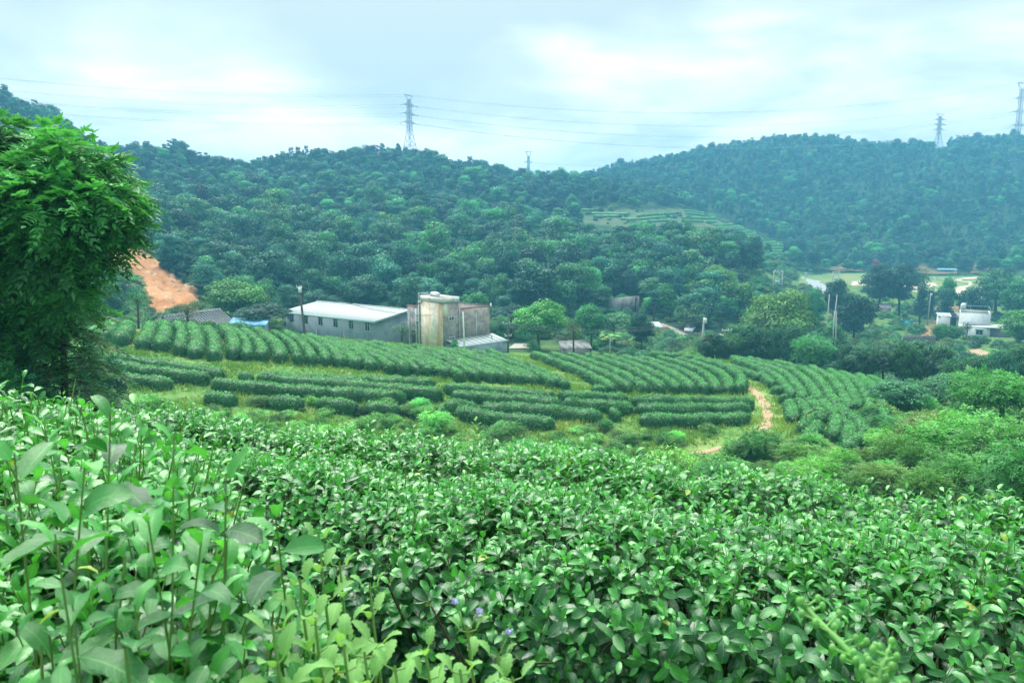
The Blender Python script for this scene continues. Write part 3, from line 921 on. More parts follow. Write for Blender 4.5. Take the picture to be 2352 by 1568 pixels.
def right_block():
    R = [
        ([(1418, 809), (1446, 812)], 0.9, 'small rounded end bush at the tip of the curving hedges'),
        ([(1446, 813), (1500, 820), (1562, 826)], 1.2, 'first length of the outermost curving hedge by the grass strip'),
        ([(1566, 828), (1620, 836), (1660, 846)], 1.2, 'second length of the outermost curving hedge by the grass strip'),
        ([(1664, 848), (1700, 858), (1742, 876)], 1.2, 'third length of the outermost curving hedge by the grass strip'),
        ([z7(440, 385), z7(490, 440), z7(530, 468)], 1.2, 'short curving hedge beside the upper bend of the dirt path'),
        ([z7(520, 505), z7(585, 512)], 1.25, 'round tea bush above the widest part of the dirt path'),
        ([z7(575, 565), z7(630, 575)], 1.2, 'round tea bush below another beside the dirt path'),
        ([z7(250, 282), z7(420, 345), z7(540, 400), z7(610, 480), z7(670, 548)], 1.25, 'second curving hedge from the dirt path'),
        ([z7(230, 262), z7(430, 320), z7(600, 380), z7(690, 470), z7(755, 568)], 1.3, 'third curving hedge from the dirt path'),
        ([z7(230, 248), z7(500, 310), z7(690, 375), z7(790, 470), z7(865, 588)], 1.3, 'fourth curving hedge from the dirt path'),
        ([z7(240, 236), z7(560, 295), z7(790, 375), z7(900, 480), z7(985, 618)], 1.3, 'fifth curving hedge from the dirt path'),
        ([z7(260, 228), z7(620, 288), z7(880, 375), z7(1000, 490), z7(1080, 640)], 1.3, 'sixth curving hedge from the dirt path'),
        ([z7(280, 222), z7(680, 282), z7(960, 375), z7(1080, 490), z7(1150, 630)], 1.25, 'seventh curving hedge from the dirt path'),
        ([z7(330, 220), z7(740, 278), z7(1030, 375), z7(1170, 490), z7(1235, 640), z7(1225, 735)], 1.25, 'eighth curving hedge from the dirt path'),
        ([z7(400, 222), z7(800, 280), z7(1110, 380), z7(1250, 490), z7(1320, 640), z7(1325, 760)], 1.25, 'ninth curving hedge, against the dark bamboo'),
        ([z7(600, 246), z7(900, 300), z7(1180, 385), z7(1330, 480), z7(1400, 600)], 1.2, 'outermost curving hedge of the far edge, against the dark bamboo'),
        ([z7(640, 590), z7(660, 650), z7(675, 725)], 1.25, 'short upright hedge lowest beside the dirt path'),
        ([z7(700, 590), z7(770, 660), z7(790, 730), z7(740, 800)], 1.2, 'bent hedge with a dead branch across it, lower tier'),
        ([z7(780, 585), z7(850, 660), z7(885, 735)], 1.2, 'third short hedge of the lower tier from the path'),
        ([z7(880, 600), z7(960, 680), z7(990, 760), z7(960, 850)], 1.25, 'long bent hedge in the middle of the lower tier'),
        ([z7(980, 630), z7(1030, 670), z7(1050, 720)], 1.2, 'short hedge tucked under the upper tier'),
        ([z7(1030, 750), z7(1085, 800), z7(1060, 900)], 1.2, 'short lowest hedge above the young trees'),
        ([z7(1090, 690), z7(1150, 760), z7(1190, 850)], 1.2, 'bent hedge at the far side of the lower tier'),
        ([z7(850, 770), z7(820, 830), z7(770, 870)], 1.15, 'hedge end disappearing behind the young trees'),
        ([z7(1180, 865), z7(1110, 900), z7(1060, 960)], 1.15, 'lowest hedge end sloping behind the young trees'),
    ]
    for p, w_, lab in R:
        w = hits(smooth_line(p, 16) if len(p) > 2 else p, rmin=28)
        hedge(w, w_ * 0.66, rng.uniform(0.72, 0.82), lab, 'curving tea hedges round the end of the hill', dens=122)


def far_terraces():
    T = [[(0, 105), (200, 100)], [(150, 135), (520, 140)], [(170, 160), (430, 160)], [(580, 160), (800, 140), (1000, 125)], [(600, 190), (960, 160)], [(1030, 105), (1330, 150)], [(1040, 130), (1330, 165)], [(1000, 175), (1340, 182)],
         [(620, 215), (900, 200)], [(1330, 250), (1490, 240)], [(1345, 275), (1560, 260)], [(1380, 300), (1600, 280)], [(1420, 322), (1690, 305)], [(1480, 345), (1720, 330)], [(1540, 370), (1740, 352)], [(1560, 392), (1750, 378)],
         [(1760, 412), (1960, 410)], [(1760, 440), (1990, 428)], [(1765, 470), (2000, 457)], [(1770, 500), (2000, 487)], [(1780, 525), (1990, 515)], [(430, 185), (590, 192)], [(1000, 205), (1330, 215)]]
    for i, p in enumerate(T):
        w = hits(smooth_line([z9(*q) for q in p], 10), rmin=280)
        hedge(w, 1.7, 1.1, 'thin dark tea hedge on the distant terraced slope, %s of its lines' % ORD[i + 1], 'tea hedges on the distant terraces', dens=5, leaf=0.4)


upper_rows(); second_block(); front_rows(); right_block(); far_terraces()


# ---------------------------------------------------------------- grass and weeds between the hedges
M['grass'] = leaf_mat('grass_blades', (0.085, 0.22, 0.045), (0.24, 0.40, 0.10), 0.7, 0.2, 0.3, yellow=(0.46, 0.44, 0.17))


def grass():
    n = 34000
    pxs = rng.uniform(180, 2080, n); pys = rng.uniform(775, 1062, n)
    # sample evenly on the ground by rejection in the ground plane
    x = rng.uniform(-34, 30, n * 3); y = rng.uniform(36, 84, n * 3)
    z = TR.h(x, y)
    px, py = proj(np.stack([x, y, z], 1))
    ok = (px > 150) & (px < 2100) & (y < 84)
    cl = np.sin(x * 0.9 + 2 * np.sin(y * 0.5)) + np.sin(y * 1.1 + 1.5 * np.sin(x * 0.7)) + rng.normal(0, 0.7, len(x))
    ok &= cl > -0.9
    x, y, z, cl = x[ok][:n], y[ok][:n], z[ok][:n], cl[ok][:n]
    k = 5
    X = np.repeat(x, k) + rng.normal(0, 0.08, len(x) * k); Y = np.repeat(y, k) + rng.normal(0, 0.08, len(x) * k)
    Z = TR.h(X, Y) - 0.02
    hh = np.repeat(np.clip(0.20 + 0.07 * cl, 0.08, 0.5), k) * rng.uniform(0.6, 1.5, len(X))
    az = rng.uniform(0, 6.283, len(X)); lean = rng.uniform(0.1, 0.8, len(X)) * hh
    wd = rng.uniform(0.018, 0.05, len(X))
    b = np.stack([X, Y, Z], 1)
    sd = np.stack([-np.sin(az), np.cos(az), 0 * az], 1) * wd[:, None]
    tp = b + np.stack([np.cos(az) * lean, np.sin(az) * lean, hh], 1)
    V = np.stack([b - sd, b + sd, tp], 1).reshape(-1, 3)
    F = np.arange(len(V)).reshape(-1, 3)
    t = np.repeat(np.clip(0.45 + 0.12 * np.repeat(np.sin(x * 0.35 + 1) + np.cos(y * 0.4), k) + rng.normal(0, 0.25, len(X)), 0, 1), 3)
    tag(link('grass', mesh_np('grass', V, F, M['grass'], {'tint': t})), kind='stuff')


grass()
# ---------------------------------------------------------------- buildings
RZ = math.atan2(0.68, 0.735)          # local x runs along the tower's right-hand wall, local y along its left-hand wall
M['grey_render'] = solid_mat('grey_render', (0.26, 0.335, 0.38), 0.9, 0.14, 0.9, 0.15, 0.2, (0.155, 0.215, 0.25), 0.5, (0.46, 0.7))
M['sheet_roof'] = solid_mat('white_sheet_roof', (0.53, 0.61, 0.605), 0.45, 0.05, 1.5, 0.05, 0.4, (0.42, 0.49, 0.49), 0.2, (0.45, 0.7))
M['trim_teal'] = solid_mat('pale_teal_trim', (0.36, 0.52, 0.54), 0.6, 0.08)
M['frame_alu'] = solid_mat('window_frame', (0.48, 0.58, 0.58), 0.5, 0.05, spec=0.5)
M['frame_white'] = solid_mat('white_frame', (0.75, 0.77, 0.76), 0.5, 0.04)
M['glass'] = solid_mat('dark_glass', (0.03, 0.07, 0.075), 0.12, 0.1, 1.0, 0.0, 0.6)
M['dark'] = solid_mat('dark_interior', (0.035, 0.035, 0.035), 0.9)
M['cream'] = solid_mat('cream_paint', (0.74, 0.72, 0.64), 0.85, 0.08, 2.0, 0.1, 0.2, (0.40, 0.39, 0.34), 0.9, (0.55, 0.75))
M['red_edge'] = solid_mat('dark_red_coping', (0.26, 0.075, 0.095), 0.8, 0.2)
M['roof_deck'] = solid_mat('roof_deck', (0.14, 0.155, 0.155), 0.9, 0.25, 0.8, 0.1, 0.2, (0.07, 0.08, 0.08), 0.4)
M['pvc'] = solid_mat('white_pipe', (0.72, 0.76, 0.78), 0.4, 0.05)
M['steel'] = solid_mat('stainless_tank', (0.72, 0.76, 0.78), 0.3, 0.05, metal=0.35, spec=0.6)
M['blue_sheet'] = solid_mat('blue_sheet', (0.16, 0.45, 0.70), 0.5, 0.08)
M['tile'] = solid_mat('grey_roof_tile', (0.20, 0.225, 0.24), 0.85, 0.35, 3.0, 0.3, 0.2, (0.34, 0.36, 0.36), 1.2)
M['wood_pole'] = solid_mat('dark_pole', (0.13, 0.10, 0.085), 0.9, 0.25, 4.0)
M['conc_pole'] = solid_mat('concrete_pole', (0.42, 0.43, 0.42), 0.9, 0.12, 4.0)
M['wire'] = solid_mat('wire', (0.10, 0.13, 0.14), 0.6, 0.1)
M['whitewash'] = solid_mat('whitewash', (0.60, 0.66, 0.68), 0.9, 0.08, 1.2, 0.1, 0.2, (0.40, 0.44, 0.44), 0.7, (0.52, 0.75))
M['teal_sheet'] = solid_mat('teal_sheet', (0.07, 0.35, 0.36), 0.6, 0.1)
M['old_wall'] = solid_mat('stained_concrete', (0.30, 0.31, 0.30), 0.95, 0.25, 1.5, 0.3, 0.1, (0.12, 0.13, 0.12), 0.5, (0.42, 0.66))
M['block_wall'] = solid_mat('grey_block_wall', (0.25, 0.24, 0.25), 0.95, 0.12, 2.0, 0.2, 0.1)
M['olive_deck'] = solid_mat('mossy_roof', (0.17, 0.18, 0.135), 0.95, 0.2, 0.9, 0.1, 0.1, (0.10, 0.115, 0.085), 0.5)


def stained_wall(name, base, brown, orange, ofreq=0.5, olo=0.55):
    """old plaster: vertical run-off streaks and big damp patches"""
    m, t = new_mat(name)
    L = t.links
    out = nd(t, 'ShaderNodeOutputMaterial')
    b = nd(t, 'ShaderNodeBsdfPrincipled', inp={'Roughness': 0.95, 'Specular IOR Level': 0.1})
    tc = nd(t, 'ShaderNodeTexCoord')
    mp = nd(t, 'ShaderNodeMapping', inp={'Scale': (1.6, 1.6, 0.16)})
    L.new(tc.outputs['Object'], mp.inputs[0])

    def no(sc, src, det=6.0):
        n = nd(t, 'ShaderNodeTexNoise', inp={'Scale': sc, 'Detail': det, 'Roughness': 0.65, 'Distortion': 0.3})
        L.new(src, n.inputs['Vector'])
        return n.outputs[0]

    def mixr(f, lo, hi, a, c):
        r = nd(t, 'ShaderNodeMapRange', inp={1: lo, 2: hi}); L.new(f, r.inputs[0])
        x = nd(t, 'ShaderNodeMix', data_type='RGBA'); L.new(r.outputs[0], x.inputs[0])
        if isinstance(a, tuple): x.inputs[6].default_value = hexc(a)
        else: L.new(a, x.inputs[6])
        x.inputs[7].default_value = hexc(c)
        return x.outputs[2]
    c = mixr(no(0.9, tc.outputs['Object'], 8.0), 0.38, 0.62, base, brown)
    c = mixr(no(1.7, tc.outputs['Object'], 8.0), 0.52, 0.72, c, tuple(k * 0.55 for k in brown))
    c = mixr(no(ofreq, mp.outputs[0]), olo, olo + 0.13, c, orange)
    c = mixr(no(1.6, mp.outputs[0]), 0.60, 0.75, c, tuple(k * 0.75 for k in brown))
    L.new(c, b.inputs['Base Color'])
    bp = nd(t, 'ShaderNodeBump', inp={'Strength': 0.3, 'Distance': 0.04})
    L.new(no(3.0, tc.outputs['Object'], 8.0), bp.inputs['Height']); L.new(bp.outputs[0], b.inputs['Normal'])
    L.new(b.outputs[0], out.inputs[0])
    return m


M['tower_left'] = stained_wall('cream_plaster_streaked', (0.78, 0.74, 0.64), (0.62, 0.57, 0.47), (0.66, 0.37, 0.14), 0.42, 0.52)
M['tower_right'] = stained_wall('brown_damp_plaster', (0.36, 0.34, 0.30), (0.23, 0.205, 0.18), (0.42, 0.42, 0.42), 0.6, 0.64)
M['black_wall'] = stained_wall('black_streaked_plaster', (0.42, 0.42, 0.40), (0.16, 0.16, 0.16), (0.04, 0.04, 0.04), 0.9, 0.5)


def window(parent, x, y, z, w, h, axis, mat_f, cols=2, transom=0.3, dep=0.06):
    """axis 'x-': faces local -x, 'y-': faces local -y; frame with panes and glazing bars as sub-parts"""
    def bx(mb, a0, a1, d0, d1, z0, z1):
        if axis == 'y-': mb.box(x + a0, x + a1, y + d0, y + d1, z + z0, z + z1)
        else: mb.box(x + d0, x + d1, y + a0, y + a1, z + z0, z + z1)
    f = MB(); t = 0.07
    bx(f, 0, w, -dep, 0.02, 0, t); bx(f, 0, w, -dep, 0.02, h - t, h)
    bx(f, 0, t, -dep, 0.02, t, h - t); bx(f, w - t, w, -dep, 0.02, t, h - t)
    fo = f.build('window', mat_f, parent)
    cw = (w - 2 * t) / cols
    gl = MB(); bx(gl, t, w - t, -0.012, 0.01, t, h - t); gl.build('pane', M['glass'], fo)
    if cols > 1 or transom:
        mu = MB()
        for k in range(1, cols): bx(mu, t + k * cw - 0.03, t + k * cw + 0.03, -dep * 0.8, -0.014, t, h - t)
        if transom: bx(mu, t, w - t, -dep * 0.75, -0.015, h * (1 - transom) - 0.03, h * (1 - transom) + 0.03)
        mu.build('glazing_bar', mat_f, fo)
    return fo


def tower_house():
    o = empty('tower_house', (-9.6, 102.0, 0), RZ)
    tag(o, 'tall stained concrete house with a square tower and pale parapet', 'house')
    zt, zb, zw = -9.75, -19.0, -11.55
    w = MB(); w.box(-0.10, 2.7, -0.10, 5.0, zb, zt - 0.75); tw = w.build('tower_wall', M['tower_right'], o)
    # the left-hand face carries the orange run-off, a thin render coat standing proud
    c = MB(); c.box(-0.13, -0.101, -0.12, 5.0, zb, zt - 0.75); c.box(-0.13, 0.9, -0.13, -0.101, -12.4, zt - 0.75)
    link('render_coat', c.mesh('render_coat', M['tower_left']), o)
    pr = MB()
    pr.box(-0.22, 2.8, -0.22, -0.02, zt - 0.62, zt); pr.box(-0.22, 2.8, 4.9, 5.1, zt - 0.62, zt)
    pr.box(-0.22, -0.02, -0.02, 4.9, zt - 0.62, zt); pr.box(2.6, 2.8, -0.02, 4.9, zt - 0.62, zt)
    pr.build('parapet', M['cream'], o)
    ld = MB(); ld.box(-0.30, 2.88, -0.30, 5.18, zt - 0.78, zt - 0.622); ld.build('ledge', M['old_wall'], o)
    dk = MB(); dk.box(-0.02, 2.6, -0.02, 4.9, zt - 0.60, zt - 0.50); dk.build('roof_deck', M['roof_deck'], o)
    # lower wing
    w2 = MB()
    w2.box(2.71, 8.6, 0.0, 0.25, zb, zw); w2.box(8.35, 8.6, 0.25, 8.35, zb, zw)
    w2.build('wing_wall', M['tower_right'], o)
    w3 = MB(); w3.box(0.0, 0.25, 5.01, 8.6, zb, zw); w3.box(0.25, 8.6, 8.36, 8.6, zb, zw - 0.05)
    w3.build('side_wall', M['black_wall'], o)
    d2 = MB(); d2.box(0.25, 8.35, 0.26, 8.35, zw - 0.9, zw - 0.75); d2.build('flat_roof', M['roof_deck'], o)
    for bx in ((2.82, 8.7, -0.08, 0.28), (-0.06, 0.3, 5.2, 8.7)):
        cp = MB(); cp.box(*bx, zw + 0.003, zw + 0.13); cp.build('coping', M['red_edge'], o)
    cp = MB(); cp.box(8.32, 8.68, 0.29, 8.3, zw + 0.003, zw + 0.10); cp.box(0.31, 8.6, 8.32, 8.68, zw - 0.047, zw + 0.10); cp.build('coping', M['roof_deck'], o)
    window(o, 0.95, -0.10, -13.05, 0.95, 0.62, 'y-', M['frame_white'], 2, 0)
    window(o, 1.0, -0.10, -15.9, 0.95, 0.62, 'y-', M['frame_white'], 2, 0)
    window(o, 0.0, 5.6, -14.1, 0.7, 0.6, 'x-', M['frame_alu'], 1, 0)
    door = MB(); door.box(-0.03, 0.0, 6.5, 7.5, zb + 1.2, -15.0); door.build('doorway', M['dark'], o)
    for x, y, z0, z1 in ((2.85, -0.14, -15.2, zt - 0.8), (6.0, -0.08, -15.6, -12.6)):
        p = MB(); p.tube([(x, y, z0), (x, y, z1)], 0.055 if x > 5 else 0.07); p.build('drainpipe', M['pvc'] if x > 5 else M['frame_alu'], o)
    for y, z1 in ((6.0, -11.7), (5.35, -11.2), (7.6, -12.5)):
        p = MB(); p.tube([(-0.25 - 0.05 * (y - 5), y, -17.0), (-0.25 - 0.05 * (y - 5), y, z1)], 0.06); p.build('standpipe', M['pvc'], o)
    p = MB()
    p.tube([(-0.35, 5.15, -17.0), (-0.3, 5.25, -11.3), (-0.3, 5.25, zt + 0.35), (0.6, 4.2, zt + 0.42)], 0.05); p.tube([(-0.3, 5.25, zt + 0.05), (0.8, 4.1, zt + 0.28)], 0.045)
    p.tube([(-0.3, 5.3, -11.1), (0.9, 6.2, -11.4)], 0.045)
    p.build('pipework', M['pvc'], o)
    # water tank on the tower, a thing of its own
    t = empty('water_tank', tuple(Vector((-9.6, 102, 0)) + Matrix.Rotation(RZ, 3, 'Z') @ Vector((1.1, 3.2, zt - 0.5))), RZ)
    tag(t, 'silver horizontal water tank on top of the square tower', 'water tank')
    b = MB(); xs = [-0.82, -0.8, -0.7, 0.7, 0.8, 0.82]; rr = [0.05, 0.25, 0.38, 0.38, 0.25, 0.05]
    b.tube([(0.0, q, 0.66) for q in xs], rr, 16); b.build('tank', M['steel'], t, True)
    for q in (-0.5, 0.5):
        s = MB(); s.box(-0.3, 0.3, q - 0.04, q + 0.04, 0, 0.40); s.build('cradle', M['frame_alu'], t)
    lid = MB(); lid.tube([(0, 0, 1.0), (0, 0, 1.1)], 0.13, 12); lid.build('lid', M['steel'], t)
    t = empty('solar_water_heater', tuple(Vector((-9.6, 102, 0)) + Matrix.Rotation(RZ, 3, 'Z') @ Vector((1.6, 7.1, zw - 0.75))), RZ)
    tag(t, 'white solar water heater on the low roof beside the tower', 'water heater')
    b = MB(); b.tube([(0.0, q, 1.35) for q in (-0.7, -0.68, 0.68, 0.7)], [0.1, 0.24, 0.24, 0.1], 14); b.build('tank', M['pvc'], t, True)
    s = MB()
    for q in (-0.6, 0.6): s.bar((0.0, q, 0), (0.0, q, 1.2), 0.03); s.bar((-0.9, q, 0), (0.0, q, 1.2), 0.03)
    s.build('stand', M['pvc'], t)
    for q in np.linspace(-0.55, 0.55, 9):
        b = MB(); b.tube([(-0.05, q, 1.2), (-0.9, q, 0.1)], 0.035, 6); b.build('collector_tube', M['glass'], t)
    d = empty('satellite_dish', tuple(Vector((-9.6, 102, 0)) + Matrix.Rotation(RZ, 3, 'Z') @ Vector((8.75, 0.1, zw))), 0)
    tag(d, 'small white satellite dish at the far roof corner of the tower house', 'satellite dish')
    b = MB(); b.ball((0.15, -0.1, 0.15), 0.32, 12, 6, (0.4, 0.9, 1)); b.build('dish', M['pvc'], d, True)
    b = MB(); b.tube([(-0.1, 0, -0.3), (0.05, 0, 0.12)], 0.04); b.build('bracket', M['frame_alu'], d)


def lean_to():
    o = empty('lean_to_shed', (-9.6, 102.0, 0), RZ)
    tag(o, 'low lean-to shed with white sheet roof against the tower house', 'shed')
    x0, x1, y0, y1, zh, zl = 0.0, 9.0, -3.7, -0.16, -15.55, -16.2
    n = 9
    st = (x1 - x0) / n
    pm = None
    for i in range(n):
        b = MB()
        a = 0.0; c = st - 0.02
        V = []
        for (xx, up) in ((a, 0.05), (a + 0.05, 0.05), (a + 0.08, 0), (c, 0)):
            for (yy, zz) in ((y0, zl), (y1, zh)):
                V += [(xx, yy, zz + up), (xx, yy, zz + up - 0.04)]
        Q = []
        for k in range(3):
            p = k * 4; q = p + 4
            Q += [(p, q, q + 2, p + 2), (p + 1, p + 3, q + 3, q + 1), (p, p + 1, q + 1, q), (p + 2, q + 2, q + 3, p + 3)]
        if pm is None:
            b.add(V, Q); pm = b.mesh('roof_panel', M['sheet_roof'])
        link('roof_panel', pm, o, (x0 + i * st, 0, 0))
    w = MB(); w.box(x0 + 0.3, x1 - 0.1, y0 + 0.25, y0 + 0.45, -19, zl - 0.02); w.box(x1 - 0.3, x1 - 0.1, y0 + 0.45, y1 - 0.1, -19, zl - 0.02); w.box(x0 + 0.3, x0 + 0.5, y0 + 0.45, y1 - 0.1, -19, zl - 0.02)
    w.build('wall', M['grey_render'], o)
    b = MB(); b.box(x0 - 0.05, x1 + 0.05, y0 - 0.04, y0 - 0.003, zl - 0.1, zl + 0.06); b.build('fascia', M['trim_teal'], o)
    b = MB(); b.bar((6.8, -2.6, -15.93), (7.9, -1.2, -15.68), 0.04); b.build('loose_batten', M['dark'], o)


def workshop():
    o = empty('workshop', (-20.2, 108.0, 0), math.atan2(0.81, 0.58))
    tag(o, 'long grey workshop with a shallow white metal roof and a row of windows', 'workshop')
    Ln, W = 20.6, 14.0
    ze = P(858, 735, 108)[2]
    zr, zb = ze + 0.95, -20.0
    # wall in local frame: front along +y at x = 0, gable along +x at y = 0
    w = MB(); w.box(0, 0.2, 0, Ln, zb, ze - 0.05); w.box(W - 0.2, W, 0, Ln, zb, ze - 0.05)
    for yy in (0, Ln - 0.2):
        V = [(0.2, yy, zb), (W - 0.2, yy, zb), (W - 0.2, yy, ze - 0.05), (W / 2, yy, zr - 0.06), (0.2, yy, ze - 0.05)]
        V += [(x, y + 0.2, z) for x, y, z in V]
        w.add(V, [(i, (i + 1) % 5, 5 + (i + 1) % 5, 5 + i) for i in range(5)], [(0, 2, 1), (0, 3, 2), (0, 4, 3), (5, 6, 7), (5, 7, 8), (5, 8, 9)])
    w.build('wall', M['grey_render'], o)
    rc = MB(); rc.tube([(W / 2, -0.6, zr + 0.05), (W / 2, Ln + 0.6, zr + 0.05)], 0.10, 6)
    roof = rc.build('roof', M['sheet_roof'], o)
    n = 22; st = (Ln + 1.2) / n
    for side in (0, 1):
        xa, xb = (-0.55, W / 2) if side == 0 else (W + 0.55, W / 2)
        sl = (zr - ze) / (W / 2)
        za = ze - 0.55 * sl
        b = MB(); V = []
        for (yy, up) in ((0.0, 0.05), (0.06, 0.05), (0.09, 0.0), (st - 0.015, 0.0)):
            for (xx, zz) in ((xa, za), (xb, zr)):
                V += [(xx, yy, zz + up), (xx, yy, zz + up - 0.045)]
        Q = []
        for k in range(3):
            p = k * 4; q = p + 4
            Q += [(p, p + 2, q + 2, q), (p + 1, q + 1, q + 3, p + 3), (p, q, q + 1, p + 1), (p + 2, p + 3, q + 3, q + 2)]
        b.add(V, Q); me = b.mesh('roof_panel', M['sheet_roof'])
        for i in range(n):
            link('roof_panel', me, roof, (0, -0.6 + i * st, 0))
    e = MB(); e.box(-0.64, -0.553, -0.6, Ln + 0.6, ze - 0.36, ze - 0.08); e.build('gutter', M['trim_teal'], o)
    e = MB()
    for (xa, xb, za, zb2) in ((-0.6, W / 2, ze - 0.14, zr), (W / 2, W + 0.6, zr, ze - 0.14)):
        e.add([(xa, -0.66, za - 0.16), (xb, -0.66, zb2 - 0.16), (xb, -0.66, zb2 + 0.06), (xa, -0.66, za + 0.06), (xa, -0.61, za - 0.16), (xb, -0.61, zb2 - 0.16), (xb, -0.61, zb2 + 0.06), (xa, -0.61, za + 0.06)],
              [(0, 1, 2, 3), (7, 6, 5, 4), (0, 4, 5, 1), (3, 2, 6, 7), (0, 3, 7, 4), (1, 5, 6, 2)])
    e.build('verge_trim', M['trim_teal'], o)
    for i in range(6):
        y = 1.0 + i * 3.5
        window(o, 0.0, y, ze - 1.75, 1.05, 1.35, 'x-', M['frame_alu'], 2, 0.28, 0.05)
    for y in (6.6, 13.0):
        p = MB(); p.tube([(-0.12, y, -18.5), (-0.12, y, ze - 2.1)], 0.05); p.build('vent_pipe', M['pvc'], o)


def tile_house():
    A = P(504, 711, 96.0); B = P(372, 728.5, 88.0)
    r = (B - A); r[2] = 0; Lr = np.linalg.norm(r); r /= Lr
    q = np.array([-r[1], r[0], 0.0])                   # down-slope direction
    if q[0] < 0: q = -q
    zr = (A[2] + B[2]) / 2
    W, drop = 4.6, 2.7
    o = empty('tile_roof_cottage', (A[0], A[1], zr), math.atan2(r[1], r[0]))
    tag(o, 'low cottage with a weathered grey tile roof behind the tea rows', 'cottage')
    s = 1 if (np.cross(r, q)[2] > 0) else -1
    w = MB(); w.box(0.3, Lr - 0.3, -W + 0.5, W - 0.5, -6, -drop * 0.9 + 0.1)
    for xx in (0.3, Lr - 0.5):
        V = [(xx, -W + 0.5, -drop * 0.9 + 0.1), (xx, W - 0.5, -drop * 0.9 + 0.1), (xx, 0, -0.15)]
        V += [(x + 0.2, y, z) for x, y, z in V]
        w.add(V, [(0, 1, 4, 3), (1, 2, 5, 4), (2, 0, 3, 5)], [(0, 2, 1), (3, 4, 5)])
    w.build('wall', M['old_wall'], o)
    rf = MB(); rf.tube([(-0.1, 0, 0.08), (Lr + 0.1, 0, 0.08)], 0.13, 6)
    roof = rf.build('roof', M['tile'], o)
    for sd in (1, -1):
        sh = MB()
        V = [(0, 0, 0), (Lr, 0, 0), (Lr, sd * W, -drop), (0, sd * W, -drop)]
        V += [(x, y, z - 0.08) for x, y, z in V]
        sh.add(V, [(0, 1, 2, 3), (7, 6, 5, 4), (0, 4, 5, 1), (1, 5, 6, 2), (2, 6, 7, 3), (3, 7, 4, 0)])
        sh.build('roof_boarding', M['tile'], roof)
        me = None
        n = int(Lr / 0.44)
        b = MB()
        k = 12
        for i in range(k):                              # overlapping cover tiles of one column
            t0, t1 = i / k, (i + 1.15) / k
            b.tube([(0, sd * W * t0, -drop * t0 + 0.045), (0, sd * W * min(t1, 1), -drop * min(t1, 1) + 0.075)], 0.125, 6)
        me = b.mesh('tile_column', M['tile'])
        for i in range(n):
            link('tile_column', me, roof, (0.15 + i * Lr / n, 0, rng.normal(0, 0.006)))


def white_house():
    y0 = 170.0
    zf = -25.2
    A = P(2203, 745, y0); Bx = P(2273, 745, y0)
    x0, x1 = A[0], Bx[0]
    zt = P(2240, 718, y0)[2]
    zm = P(2240, 742, y0)[2]
    o = empty('white_house', (x0, y0, 0), math.radians(-30))
    tag(o, 'whitewashed two storey house with a flat mossy roof and lower annex', 'house')
    W = 6.0
    D = 8.0
    w = MB(); w.box(0, W, 0, 0.2, zf - 2, zt); w.box(0, 0.2, 0.2, D, zf - 2, zt); w.box(W - 0.2, W, 0.2, D, zf - 2, zt); w.box(0.2, W - 0.2, D - 0.2, D, zf - 2, zt)
    w.build('wall', M['whitewash'], o)
    d = MB(); d.box(0.2, W - 0.2, 0.2, D - 0.2, zt - 0.25, zt - 0.1); d.build('flat_roof', M['olive_deck'], o)
    ra = MB()
    for xx in (0.1, 2.2, W - 0.1):
        for yy in (0.1, D - 0.1): ra.bar((xx, yy, zt), (xx, yy, zt + 1.0), 0.03)
    ra.bar((0.1, D - 0.1, zt + 1.0), (W - 0.1, D - 0.1, zt + 1.0), 0.03); ra.bar((W - 0.1, 0.1, zt + 1.0), (W - 0.1, D - 0.1, zt + 1.0), 0.03)
    ra.build('railing', M['frame_alu'], o)
    # annex in front and beside, under a white slab
    an = MB(); an.box(1.5, W + 0.05, -2.6, -0.01, zf - 2, zm - 0.45); an.build('annex_wall', M['whitewash'], o)
    an = MB(); an.box(W + 0.06, W + 4.0, -1.6, 3.0, zf - 2, zm - 0.45); an.build('annex_wall', M['block_wall'], o)
    sl = MB(); sl.poly_prism([(-0.1, -2.9), (W + 0.1, -2.9), (W + 4.3, -1.9), (W + 4.3, 3.2), (W + 0.003, 3.2), (W + 0.003, -0.003), (-0.1, -0.003)], zm - 0.448, zm - 0.20); sl.build('annex_roof', M['frame_white'], o)
    window(o, 3.3, -2.6, -24.2, 1.35, 1.05, 'y-', M['frame_alu'], 2, 0)
    aw = MB(); aw.box(3.1, 4.85, -3.1, -2.62, -23.1, -22.95); aw.build('awning', M['teal_sheet'], o)
    p = MB(); p.tube([(-0.12, 0.1, zf), (-0.12, 0.1, zt + 0.6), (0.3, 0.6, zt + 2.2), (1.2, 0.8, zt + 2.2)], 0.06); p.build('pipework', M['pvc'], o)
    t = empty('water_tank', (x0 + 1.35, y0 + 1.2, zt - 0.1), 0)
    tag(t, 'round silver water tank on the roof of the white house', 'water tank')
    b = MB(); b.tube([(0, 0, z) for z in (1.0, 1.05, 2.0, 2.12, 2.2)], [0.5, 0.58, 0.58, 0.4, 0.1], 14); b.build('tank', M['steel'], t, True)
    s = MB()
    for a in range(4): s.bar((0.42 * math.cos(a * 1.57 + .78), 0.42 * math.sin(a * 1.57 + .78), 0), (0.42 * math.cos(a * 1.57 + .78), 0.42 * math.sin(a * 1.57 + .78), 1.0), 0.04)
    s.box(-0.5, 0.5, -0.5, 0.5, 0.93, 0.998)
    s.build('stand', M['frame_alu'], t)


